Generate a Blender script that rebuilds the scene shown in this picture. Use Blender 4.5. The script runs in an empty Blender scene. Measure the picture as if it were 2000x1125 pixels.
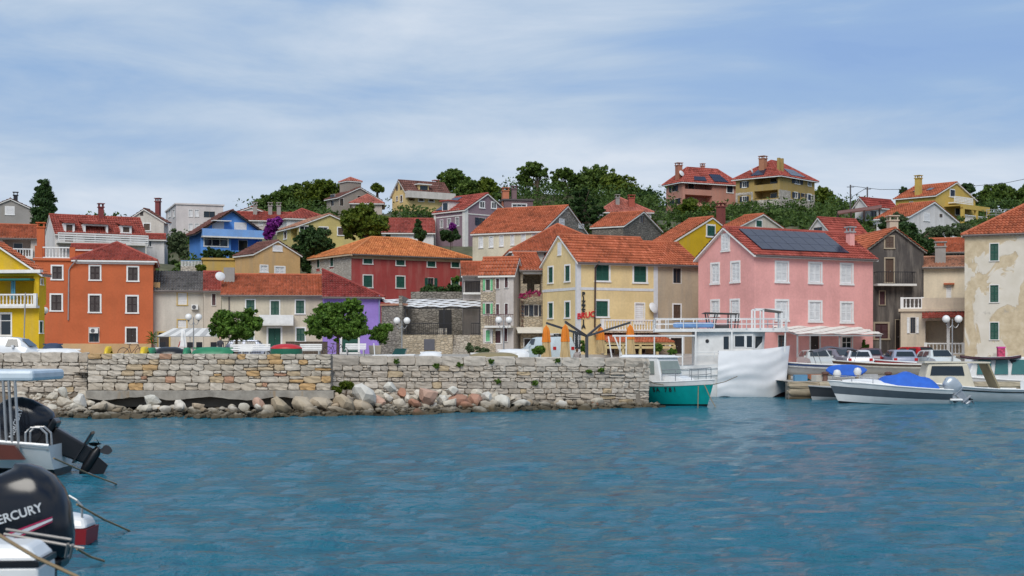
import bpy, bmesh, math, random
import numpy as np
from mathutils import Vector, Matrix
R = math.radians
rnd = random.Random(7)
sc = bpy.context.scene
C = sc.collection

# ------------------------------------------------------------------ camera
F = 2777.8; HC = 2.4; YH = 680.0          # focal length in photo pixels, eye height, horizon row
cam = bpy.data.cameras.new('camera'); co = bpy.data.objects.new('camera', cam); C.objects.link(co)
co.location = (0, 0, HC); co.rotation_euler = (R(90), 0, 0)
cam.lens = 50; cam.sensor_width = 36; cam.sensor_fit = 'HORIZONTAL'
cam.shift_y = (YH-562.5)/2000
cam.clip_start = .5; cam.clip_end = 3000
cam.dof.use_dof = True; cam.dof.focus_distance = 95; cam.dof.aperture_fstop = 3.5
sc.camera = co
# ------------------------------------------------------------------ sky
SUN_EL, SUN_AZ = 43, -171                  # sun behind the camera, to the left
w = bpy.data.worlds.new('World'); sc.world = w; w.use_nodes = True
nt = w.node_tree; nt.nodes.clear()
def nn(t, kind, **kw):
    n = t.nodes.new(kind)
    for k, v in kw.items():
        if k.startswith('i_'):
            n.inputs[k[2:].replace('_', ' ')].default_value = v
        else: setattr(n, k, v)
    return n
def ramp(t, fac, stops, interp='LINEAR'):
    r = t.nodes.new('ShaderNodeValToRGB'); r.color_ramp.interpolation = interp
    e = r.color_ramp.elements
    while len(e) < len(stops): e.new(.5)
    for q, (p, c) in zip(e, stops):
        q.position = p; q.color = (c if len(c) == 4 else (*c, 1))
    if fac is not None: t.links.new(fac, r.inputs[0])
    return r.outputs[0]
def mixc(t, fac, a, b, blend='MIX'):
    m = t.nodes.new('ShaderNodeMix'); m.data_type = 'RGBA'; m.blend_type = blend
    for i, v in ((0, fac), (6, a), (7, b)):
        if hasattr(v, 'is_linked') or hasattr(v, 'links'): t.links.new(v, m.inputs[i])
        else: m.inputs[i].default_value = v if i == 0 else (*v[:3], 1)
    return m.outputs[2]
def math_(t, op, a, b=None):
    m = t.nodes.new('ShaderNodeMath'); m.operation = op
    for i, v in enumerate((a, b)):
        if v is None: continue
        if hasattr(v, 'links'): t.links.new(v, m.inputs[i])
        else: m.inputs[i].default_value = v
    return m.outputs[0]
def noise(t, vec, scale, detail=4, rough=.55, dist=0, sc3=None, off=(0, 0, 0)):
    if sc3:
        mp = t.nodes.new('ShaderNodeMapping'); mp.inputs['Scale'].default_value = sc3; mp.inputs['Location'].default_value = off
        t.links.new(vec, mp.inputs[0]); vec = mp.outputs[0]
    n = t.nodes.new('ShaderNodeTexNoise'); n.inputs['Scale'].default_value = scale
    n.inputs['Detail'].default_value = detail; n.inputs['Roughness'].default_value = rough
    n.inputs['Distortion'].default_value = dist
    if vec is not None: t.links.new(vec, n.inputs['Vector'])
    return n.outputs[0]
SKY_OFF = (3.3, 2.7, 5.1)
tc = nn(nt, 'ShaderNodeTexCoord'); gv = tc.outputs['Generated']
sky = nn(nt, 'ShaderNodeTexSky', sky_type='NISHITA', sun_disc=False, sun_elevation=R(SUN_EL), sun_rotation=R(SUN_AZ+180))
bg1 = nn(nt, 'ShaderNodeBackground'); nt.links.new(sky.outputs[0], bg1.inputs[0]); bg1.inputs[1].default_value = .06
# a cloud layer: streaks drawn out along the horizon, thick and thin, over the clear sky
n1 = noise(nt, gv, 1.0, 4, .5, .5, (1.25, 1.25, 6.5), SKY_OFF)
n2 = noise(nt, gv, 1.0, 6, .6, .4, (4.5, 4.5, 20))
cov = math_(nt, 'ADD', math_(nt, 'MULTIPLY', n1, .7), math_(nt, 'MULTIPLY', n2, .3))
cfac = ramp(nt, cov, [(.36, (.80,)*3), (.48, (.93,)*3), (.60, (1,)*3)])
ccol = ramp(nt, cov, [(.35, (.075, .16, .33)), (.43, (.135, .22, .36)), (.51, (.24, .305, .395)), (.61, (.365, .405, .46))])
bg2 = nn(nt, 'ShaderNodeBackground'); nt.links.new(ccol, bg2.inputs[0]); bg2.inputs[1].default_value = 1.0
mx = nn(nt, 'ShaderNodeMixShader'); nt.links.new(cfac, mx.inputs[0]); nt.links.new(bg1.outputs[0], mx.inputs[1]); nt.links.new(bg2.outputs[0], mx.inputs[2])
wo = nn(nt, 'ShaderNodeOutputWorld'); nt.links.new(mx.outputs[0], wo.inputs[0])
# ------------------------------------------------------------------ sun (veiled by thin cloud)
sl = bpy.data.lights.new('sun', 'SUN'); sl.energy = 1.35; sl.angle = R(32); sl.color = (1, .95, .87)
so = bpy.data.objects.new('sun', sl); C.objects.link(so); so.location = (-40, -40, 80)
sd = Vector((math.sin(R(SUN_AZ))*math.cos(R(SUN_EL)), math.cos(R(SUN_AZ))*math.cos(R(SUN_EL)), math.sin(R(SUN_EL))))
so.rotation_euler = (-sd).to_track_quat('-Z', 'Y').to_euler()
sc.view_settings.view_transform = 'Standard'; sc.view_settings.look = 'None'
sc.view_settings.exposure = .9; sc.view_settings.gamma = 1; sc.view_settings.use_curve_mapping = False

# ------------------------------------------------------------------ helpers
def at(px, py, D):                          # the point at depth D seen at photo pixel (px, py)
    return Vector(((px-1000)/F*D, D, HC-(py-YH)/F*D))
def gx(px, D): return (px-1000)/F*D
def gz(py, D): return HC-(py-YH)/F*D
MATS = {}
def new_mat(key):
    m = bpy.data.materials.new(key); m.use_nodes = True; t = m.node_tree
    b = t.nodes['Principled BSDF']; return m, t, b
def obj_vec(t): return nn(t, 'ShaderNodeTexCoord').outputs['Object']
def bump(t, b, h, strength=.3, dist=.02):
    n = nn(t, 'ShaderNodeBump', i_Strength=strength, i_Distance=dist); t.links.new(h, n.inputs['Height']); t.links.new(n.outputs[0], b.inputs['Normal'])
def flat(c, rough=.6, metal=0, var=.12, name='paint', scale=3.):
    k = ('flat', tuple(c), rough, metal, var)
    if k in MATS: return MATS[k]
    m, t, b = new_mat(name)
    v = noise(t, obj_vec(t), scale, 5)
    f = ramp(t, v, [(.3, (1-var,)*3), (.7, (1+var*.4,)*3)])
    col = mixc(t, 1.0, c, f, 'MULTIPLY'); t.links.new(col, b.inputs['Base Color'])
    b.inputs['Roughness'].default_value = rough; b.inputs['Metallic'].default_value = metal
    MATS[k] = m; return m
def plaster(c, dirt=.25, stain=(.30, .27, .23), name='plaster'):
    k = ('pl', tuple(c), dirt)
    if k in MATS: return MATS[k]
    m, t, b = new_mat(name); ov = obj_vec(t)
    big = noise(t, ov, .35, 5, .6); fine = noise(t, ov, 6, 4)
    streak = noise(t, ov, 1, 5, .65, 0, (1.6, 1.6, .22))
    f = ramp(t, big, [(.25, (.76,)*3), (.5, (.97,)*3), (.75, (1.10,)*3)])
    col = mixc(t, 1.0, c, f, 'MULTIPLY')
    f2 = ramp(t, fine, [(.3, (.93,)*3), (.7, (1.04,)*3)]); col = mixc(t, 1.0, col, f2, 'MULTIPLY')
    sf = ramp(t, streak, [(.46, (0,)*3), (.74, (dirt*1.8,)*3)])
    col = mixc(t, sf, col, stain); t.links.new(col, b.inputs['Base Color'])
    b.inputs['Roughness'].default_value = .9; b.inputs['Specular IOR Level'].default_value = .2
    bump(t, b, fine, .25, .02); MATS[k] = m; return m
def stonework(c1, c2, mortar, scale=2.6, name='stonework', asp=.55):
    k = ('st', tuple(c1), tuple(c2), scale)
    if k in MATS: return MATS[k]
    m, t, b = new_mat(name); ov = obj_vec(t)
    mp = nn(t, 'ShaderNodeMapping'); mp.inputs['Scale'].default_value = (1, 1, 1/asp); t.links.new(ov, mp.inputs[0])
    wv = nn(t, 'ShaderNodeTexVoronoi', i_Scale=scale, i_Randomness=.8); t.links.new(mp.outputs[0], wv.inputs['Vector'])
    we = nn(t, 'ShaderNodeTexVoronoi', feature='DISTANCE_TO_EDGE', i_Scale=scale, i_Randomness=.8); t.links.new(mp.outputs[0], we.inputs['Vector'])
    sp = nn(t, 'ShaderNodeSeparateColor'); t.links.new(wv.outputs['Color'], sp.inputs[0])
    col = ramp(t, sp.outputs[0], [(0, c1), (1, c2)])
    big = ramp(t, noise(t, ov, .5, 5), [(.3, (.75,)*3), (.7, (1.1,)*3)]); col = mixc(t, 1.0, col, big, 'MULTIPLY')
    e = ramp(t, we.outputs['Distance'], [(.02, (1,)*3), (.07, (0,)*3)])
    col = mixc(t, e, col, mortar); t.links.new(col, b.inputs['Base Color'])
    h = ramp(t, we.outputs['Distance'], [(0, (0,)*3), (.12, (1,)*3)]); bump(t, b, h, .8, .05)
    b.inputs['Roughness'].default_value = .95; MATS[k] = m; return m
def tilemat(c, c2=None, var=.35, name='roof_tile'):
    c2 = c2 or tuple(x*.6 for x in c)
    k = ('tile', tuple(c), tuple(c2))
    if k in MATS: return MATS[k]
    m, t, b = new_mat(name)
    uv = nn(t, 'ShaderNodeUVMap').outputs[0]
    fl = nn(t, 'ShaderNodeVectorMath', operation='FLOOR'); t.links.new(uv, fl.inputs[0])
    wn = nn(t, 'ShaderNodeTexWhiteNoise', noise_dimensions='2D'); t.links.new(fl.outputs[0], wn.inputs['Vector'])
    hi = tuple(min(1, x*1.25+.02) for x in c)
    col = ramp(t, wn.outputs['Value'], [(0, c2), (.25, c), (.8, c), (1, hi)])
    ov = obj_vec(t); big = ramp(t, noise(t, ov, .45, 6, .65), [(.28, (.62,)*3), (.5, (1,)*3), (.75, (1.12,)*3)])
    col = mixc(t, 1.0, col, big, 'MULTIPLY')
    moss = ramp(t, noise(t, ov, 1.3, 6, .7), [(.6, (0,)*3), (.8, (.35,)*3)]); col = mixc(t, moss, col, (.16, .12, .09))
    t.links.new(col, b.inputs['Base Color']); b.inputs['Roughness'].default_value = .85
    b.inputs['Specular IOR Level'].default_value = .25; MATS[k] = m; return m
def glassmat():
    if 'glass' in MATS: return MATS['glass']
    m, t, b = new_mat('window_glass'); b.inputs['Base Color'].default_value = (.02, .028, .035, 1); b.inputs['Roughness'].default_value = .06
    MATS['glass'] = m; return m

class MB:
    def __init__(s): s.v = []; s.f = []; s.uv = None
    def poly(s, pts):
        n = len(s.v); s.v += [tuple(p) for p in pts]; s.f.append(tuple(range(n, n+len(pts)))); return s
    def box(s, x0, x1, y0, y1, z0, z1):
        n = len(s.v)
        s.v += [(x, y, z) for z in (z0, z1) for y in (y0, y1) for x in (x0, x1)]
        s.f += [tuple(n+i for i in q) for q in ((0, 2, 3, 1), (4, 5, 7, 6), (0, 1, 5, 4), (2, 6, 7, 3), (0, 4, 6, 2), (1, 3, 7, 5))]
        return s
    def hexa(s, p):                                  # 8 points: bottom 4 (ccw), top 4
        n = len(s.v); s.v += [tuple(q) for q in p]
        s.f += [tuple(n+i for i in q) for q in ((3, 2, 1, 0), (4, 5, 6, 7), (0, 1, 5, 4), (1, 2, 6, 5), (2, 3, 7, 6), (3, 0, 4, 7))]
        return s
    def beam(s, a, b, w, h=None):                    # a square bar from a to b
        a, b = Vector(a), Vector(b); h = h or w; d = (b-a).normalized()
        up = Vector((0, 0, 1)) if abs(d.z) < .95 else Vector((0, 1, 0))
        x = d.cross(up).normalized()*w/2; y = x.normalized().cross(d).normalized()*h/2
        return s.hexa([a-x-y, a+x-y, a+x+y, a-x+y, b-x-y, b+x-y, b+x+y, b-x+y])
    def tube(s, pts, r, n=6, r2=None, cap=True):
        pts = [Vector(p) for p in pts]; k = len(pts); base = len(s.v)
        for i, p in enumerate(pts):
            d = (pts[min(i+1, k-1)]-pts[max(i-1, 0)]).normalized()
            up = Vector((0, 0, 1)) if abs(d.z) < .95 else Vector((0, 1, 0))
            x = d.cross(up).normalized(); y = x.cross(d)
            rr = (r[i] if isinstance(r, (list, tuple)) else r + ((r2-r)*i/(k-1) if r2 is not None else 0))
            for j in range(n):
                a = 2*math.pi*j/n; q = p+x*math.cos(a)*rr+y*math.sin(a)*rr; s.v.append(tuple(q))
        for i in range(k-1):
            for j in range(n):
                a, b = base+i*n+j, base+i*n+(j+1) % n; s.f.append((a, b, b+n, a+n))
        if cap: s.f.append(tuple(base+j for j in range(n))[::-1]); s.f.append(tuple(base+(k-1)*n+j for j in range(n)))
        return s
    def lathe(s, prof, c=(0, 0, 0), n=10):           # profile [(r, z)] turned about z
        base = len(s.v); k = len(prof)
        for r_, z in prof:
            for j in range(n):
                a = 2*math.pi*j/n; s.v.append((c[0]+r_*math.cos(a), c[1]+r_*math.sin(a), c[2]+z))
        for i in range(k-1):
            for j in range(n):
                a, b = base+i*n+j, base+i*n+(j+1) % n; s.f.append((a, b, b+n, a+n))
        s.f.append(tuple(base+j for j in range(n))[::-1]); s.f.append(tuple(base+(k-1)*n+j for j in range(n)))
        return s
    def grid(s, P):                                  # P[i][j] points -> surface
        base = len(s.v); m = len(P[0])
        for row in P: s.v += [tuple(p) for p in row]
        for i in range(len(P)-1):
            for j in range(m-1):
                a = base+i*m+j; s.f.append((a, a+1, a+m+1, a+m))
        return s
    def mesh(s, name, smooth=False):
        me = bpy.data.meshes.new(name); me.from_pydata(s.v, [], s.f); me.validate()
        if s.uv:
            ul = me.uv_layers.new(name='UVMap')
            li = np.empty(len(me.loops), dtype=np.int32); me.loops.foreach_get('vertex_index', li)
            ul.data.foreach_set('uv', np.array(s.uv, dtype=np.float32)[li].ravel())
        bm = bmesh.new(); bm.from_mesh(me)
        if not s.uv: bmesh.ops.recalc_face_normals(bm, faces=bm.faces)
        bm.to_mesh(me); bm.free()
        if smooth:
            me.polygons.foreach_set('use_smooth', [True]*len(me.polygons))
            try: me.set_sharp_from_angle(angle=R(40))
            except Exception: pass
        return me
    def build(s, name, m, parent=None, smooth=False, bevel=0, **props):
        return link(name, s.mesh(name, smooth), m, parent, bevel=bevel, **props)
def link(name, me, m, parent=None, bevel=0, loc=None, rot=None, **props):
    o = bpy.data.objects.new(name, me); C.objects.link(o)
    if m is not None and not me.materials: me.materials.append(m)
    if parent is not None: o.parent = parent
    if loc is not None: o.location = loc
    if rot is not None: o.rotation_euler = rot
    if bevel:
        b = o.modifiers.new('bevel', 'BEVEL'); b.width = bevel; b.segments = 2; b.limit_method = 'ANGLE'
    tag(o, **props); return o
def tag(o, label=None, cat=None, group=None, kind=None):
    if label: o['label'] = label
    if cat: o['category'] = cat
    if group: o['group'] = group
    if kind: o['kind'] = kind
    return o
def empty(name, loc, rz=0, **props):
    o = bpy.data.objects.new(name, None); C.objects.link(o); o.location = loc; o.rotation_euler = (0, 0, rz); o.empty_display_size = .3
    tag(o, **props); return o
def copy_tree(o, parent=None, **props):
    c = o.copy(); C.objects.link(c); c.parent = parent
    for ch in list(o.children): copy_tree(ch, c)
    tag(c, **props); return c
def text_mesh(body, size, ext=.015, shear=0, bold=.018):
    cu = bpy.data.curves.new('lettering', 'FONT'); cu.body = body; cu.size = size; cu.extrude = ext; cu.align_x = 'CENTER'; cu.align_y = 'CENTER'; cu.shear = shear
    cu.offset = size*bold
    ob = bpy.data.objects.new('lettering', cu); C.objects.link(ob)
    dg = bpy.context.evaluated_depsgraph_get(); me = bpy.data.meshes.new_from_object(ob.evaluated_get(dg))
    bpy.data.objects.remove(ob); return me

# colours of things
WHITE = (.78, .77, .75); GREEN = (.008, .075, .05); BROWN = (.035, .02, .02); CREAMT = (.70, .66, .56)
M_white = flat(WHITE, .55, name='white_paint'); M_trim = flat((.70, .68, .64), .7, name='stone_trim')
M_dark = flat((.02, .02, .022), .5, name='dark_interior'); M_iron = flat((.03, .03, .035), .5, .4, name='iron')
M_steel = flat((.42, .42, .42), .35, .7, name='stainless_steel'); M_gutter = flat((.16, .13, .12), .45, .3, name='gutter_metal')
M_grey = flat((.38, .38, .38), .7, name='grey_paint')
SH = dict(G=GREEN, g=GREEN, D=BROWN, W=(.74, .74, .74), w=(.74, .74, .74), M=(.07, .02, .025), l=(.16, .50, .24), N=(.02, .03, .05), o=(.10, .06, .04))
# ------------------------------------------------------------------ houses
def tile_plane(mb, P0, P1, P2, P3, p=.25, row=.38, amp=.045):
    P0, P1, P2, P3 = map(Vector, (P0, P1, P2, P3))
    L = (P1-P0).length
    if L < 1e-4: return
    u = (P1-P0)/L; d = P3-P0; d3 = d.dot(u); vv = d-u*d3; V = vv.length; v = vv/V; nrm = u.cross(v)
    if nrm.z < 0: nrm = -nrm
    d2 = (P2-P0).dot(u); n = max(2, round(V/row))
    for j in range(n):
        t0, t1 = j/n, (j+1)/n
        a0, b0 = d3*t0, L+(d2-L)*t0; a1, b1 = d3*t1, L+(d2-L)*t1
        us = [a0]+[k*p/4 for k in range(math.ceil(min(a0, a1)/p*4), math.floor(max(b0, b1)/p*4)+1) if a0 < k*p/4 < b0]+[b0]
        base = len(mb.v); m = len(us)
        for k, (t, lift) in enumerate(((t0, -.01), (t0, .085), (t1, .012))):
            for x in us:
                xx = x if k < 2 else min(max(x, a1), b1)
                q = P0+u*xx+v*(V*t)+nrm*(lift+(amp*math.sin(2*math.pi*xx/p) if k else 0))
                mb.v.append(tuple(q)); mb.uv.append((xx/p+.25, j+(.3 if k < 2 else .7)))
        for k in range(2):
            for i in range(m-1):
                a = base+k*m+i; mb.f.append((a, a+1, a+m+1, a+m))
def roof_planes(kind, a, b, ze, zr, o, og, ax0=0.0, by0=0.0):
    """planes (eave left, eave right, ridge right, ridge left) and ridge lines, local coords; footprint (ax0,by0)-(a,b)"""
    swap = kind in ('gy', 'hy')
    X0, X1, Y0, Y1 = (ax0, a, by0, b) if not swap else (by0, b, ax0, a)
    hb = (Y1-Y0)/2; sl = (zr-ze)/hb; zo = ze-o*sl; ym = (Y0+Y1)/2
    if kind in ('gx', 'gy'): hl = hr = None
    else: hl = hr = min(hb, (X1-X0)/2)
    if kind == 'hr': hl = None; hr = min(hb, X1-X0)
    if kind == 'hl': hr = None; hl = min(hb, X1-X0)
    xl = X0-(og if hl is None else o); xr = X1+(og if hr is None else o)
    rl = xl if hl is None else X0+hl; rr = xr if hr is None else X1-hr
    if rl > rr: rl = rr = (rl+rr)/2
    A, B, Cc, Dd = (xl, Y0-o, zo), (xr, Y0-o, zo), (xr, Y1+o, zo), (xl, Y1+o, zo)
    RL, RR = (rl, ym, zr), (rr, ym, zr)
    pl = [(A, B, RR, RL), (Cc, Dd, RL, RR)]; lines = [(RL, RR)]
    if hl is not None: pl.append((Dd, A, RL, RL)); lines += [(A, RL), (Dd, RL)]
    if hr is not None: pl.append((B, Cc, RR, RR)); lines += [(B, RR), (Cc, RR)]
    if swap:
        s = lambda p: (p[1], p[0], p[2])
        pl = [(s(q[1]), s(q[0]), s(q[3]), s(q[2])) for q in pl]; lines = [(s(x), s(y)) for x, y in lines]
    return pl, lines
def add_roof(root, pl, lines, tm, p=.25, row=.38, eave=None, cap=True, flat_sheet=False, amp=.045):
    mb = MB(); mb.uv = []
    for q in pl: tile_plane(mb, *q, p=p, row=row, amp=amp)
    ro = mb.build('roof', tm, root)
    under = MB()
    for q in pl:
        q = [Vector(x)-Vector((0, 0, .03)) for x in q]
        if (q[2]-q[3]).length < 1e-4: q = q[:3]
        lo = [x-Vector((0, 0, .12)) for x in q]; n = len(q)
        under.poly(q); under.poly(lo[::-1])
        for i in range(n): under.poly([q[i], q[(i+1) % n], lo[(i+1) % n], lo[i]])
    under.build('eaves_board', eave or M_trim, ro)
    if cap:
        cb = MB()
        for x, y in lines:
            if (Vector(x)-Vector(y)).length > .1: cb.tube([Vector(x)+Vector((0, 0, .03)), Vector(y)+Vector((0, 0, .03))], .11, 6)
        if cb.v: cb.build('ridge_cap', tm, ro)
    return ro
HOUSES = []; TERR = []
class House: pass
def house(name, label, D, cx, th, xr, xl=None, b=8., ye=500, yb=690, roof='gx', yr=None, wall=None, tiles=None, wins=(), o=.35, og=.2,
          bury=3., cat='house', group=None, fr=None, eave=None, cap=True, gutter=True, roofspan=None, depth=None, par=.0, holes=()):
    h = House(); t = R(th); c, s = math.cos(t), math.sin(t); h.c, h.s = c, s
    h.C = at(cx, YH, D); h.D = D; Cx, Cy = h.C.x, D
    def solve(px, face):
        k = (px-1000)/F
        return (k*Cy-Cx)/(c-k*s) if face == 'R' else (k*Cy-Cx)/(-s-k*c)
    def dep(face, u): return Cy+(u*s if face == 'R' else u*c)
    def uz(face, px, py):
        u = solve(px, face); return u, gz(py, dep(face, u))
    h.uz = uz; h.dep = dep
    h.a = solve(xr, 'R'); h.b = solve(xl, 'L') if xl is not None else b
    h.zb = gz(yb, D); h.ze = gz(ye, D); zb = h.zb
    a, b = h.a, h.b
    root = empty(name, (Cx, Cy, zb), t, label=label, cat=cat, group=group); h.root = root; h.z0 = zb
    Z = lambda z: z-zb                                   # local heights
    h.Z = Z; ze = Z(h.ze)
    kk = {'gx': 'gx', 'gy': 'gy'}.get(roof, roof)
    if roof == 'gx': zr = Z(gz(yr, dep('L', b/2)))
    elif roof == 'gy': zr = Z(gz(yr, dep('R', a/2)))
    elif roof == 'flat': zr = ze
    else: zr = Z(gz(yr, Cy+(a/2*s+b/2*c)))
    h.zr = zr; h.lze = ze
    # walls with real openings
    put = {'R': lambda u, z, d: (u, -d, z), 'L': lambda u, z, d: (-d, u, z)}; h.put = put
    mb = MB(); wl = []
    for wdef in wins:
        face, x0, y0, x1, y1, st = wdef[:6]
        u0, _ = uz(face, x0, y0); u1, _ = uz(face, x1, y0)
        um = solve((x0+x1)/2, face); d_ = dep(face, um)
        z0, z1 = Z(gz(y1, d_)), Z(gz(y0, d_))
        wl.append((face, min(u0, u1), max(u0, u1), z0, z1, st, wdef[6] if len(wdef) > 6 else .14))
    for face, ln in (('R', a), ('L', b)):
        ws = [q for q in wl if q[0] == face and q[4] < ze-.02 and q[1] > .02 and q[2] < ln-.02 and q[5][0] not in '.']
        us = sorted({0, ln, *[q[1] for q in ws], *[q[2] for q in ws]}); zs = sorted({-bury, ze, *[q[3] for q in ws], *[q[4] for q in ws]})
        for i in range(len(us)-1):
            for j in range(len(zs)-1):
                um, zm = (us[i]+us[i+1])/2, (zs[j]+zs[j+1])/2
                if any(q[1] < um < q[2] and q[3] < zm < q[4] for q in ws): continue
                P = put[face]; mb.poly([P(us[i], zs[j], 0), P(us[i+1], zs[j], 0), P(us[i+1], zs[j+1], 0), P(us[i], zs[j+1], 0)])
        for q in ws:
            P = put[face]; _, u0, u1, z0, z1, st, rd = q
            for (p, r_) in (((u0, z0), (u1, z0)), ((u1, z0), (u1, z1)), ((u1, z1), (u0, z1)), ((u0, z1), (u0, z0))):
                mb.poly([P(p[0], p[1], 0), P(r_[0], r_[1], 0), P(r_[0], r_[1], -rd), P(p[0], p[1], -rd)])
            if rd > .5: mb.poly([P(u0, z0, -rd), P(u1, z0, -rd), P(u1, z1, -rd), P(u0, z1, -rd)])
    mb.poly([(a, 0, -bury), (a, b, -bury), (a, b, ze), (a, 0, ze)]); mb.poly([(0, b, -bury), (a, b, -bury), (a, b, ze), (0, b, ze)])
    if roof == 'gx':
        for x in (0, a): mb.poly([(x, 0, ze), (x, b, ze), (x, b/2, zr)])
    elif roof == 'gy':
        for y in (0, b): mb.poly([(0, y, ze), (a, y, ze), (a/2, y, zr)])
    elif roof == 'flat': mb.poly([(0, 0, ze), (a, 0, ze), (a, b, ze), (0, b, ze)])
    me = bpy.data.meshes.new('wall'); me.from_pydata(mb.v, [], mb.f)
    bm = bmesh.new(); bm.from_mesh(me); bmesh.ops.remove_doubles(bm, verts=bm.verts, dist=.001); bmesh.ops.recalc_face_normals(bm, faces=bm.faces); bm.to_mesh(me); bm.free()
    h.wall = link('wall', me, wall, root); h.wallmat = wall
    if roof != 'flat' and tiles is not None:
        far = D > 155
        spn = roofspan or (0, a, 0, b)
        pl, lines = roof_planes(kk, spn[1], spn[3], ze, zr, o, og, spn[0], spn[2])
        h.roof = add_roof(root, pl, lines, tiles, .36 if far else .25, .5 if far else .38, eave, cap); h.pl = pl
        if gutter and D < 140 and kk != 'gy':
            MB().tube([(-.1, -o-.06, ze-o*(zr-ze)/(b/2)-.05), (a+.1, -o-.06, ze-o*(zr-ze)/(b/2)-.05)], .07, 6).build('gutter', M_gutter, h.roof)
    elif roof == 'flat':
        MB().box(-.15, a+.15, -.15, b+.15, ze-.02, ze+.18).build('roof', tiles or M_trim, root)
    for q in wl: window(h, *q, fr=fr)
    HOUSES.append(h)
    for (x, y) in ((0, 0), (a, 0), (0, b), (a, b)):
        TERR.append((Cx+x*c-y*s, Cy+x*s+y*c, zb-.05))
    return h
def fbox(mb, P, u0, u1, z0, z1, d0, d1):
    return mb.hexa([P(u0, z0, d0), P(u1, z0, d0), P(u1, z0, d1), P(u0, z0, d1), P(u0, z1, d0), P(u1, z1, d0), P(u1, z1, d1), P(u0, z1, d1)])
def shutter_leaf(P, u0, u1, z0, z1, d, th=.045):
    """a louvred leaf: stiles, rails and slanting slats"""
    mb = MB(); w = u1-u0; hgt = z1-z0; st = min(.07, w*.16)
    fbox(mb, P, u0, u0+st, z0, z1, d, d+th); fbox(mb, P, u1-st, u1, z0, z1, d, d+th)
    for a0, a1 in ((z0, z0+.09), (z1-.08, z1), ((z0+z1)/2-.04, (z0+z1)/2+.04)): fbox(mb, P, u0+st, u1-st, a0, a1, d, d+th*.97)
    n = max(5, int(hgt/.11)); zz = [z0+.09+(hgt-.17)*i/n for i in range(n)]; s_ = (hgt-.17)/n
    for z in zz:
        mb.poly([P(u0+st, z, d+th*.9), P(u1-st, z, d+th*.9), P(u1-st, z+s_*.96, d+.004), P(u0+st, z+s_*.96, d+.004)])
    return mb
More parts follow.
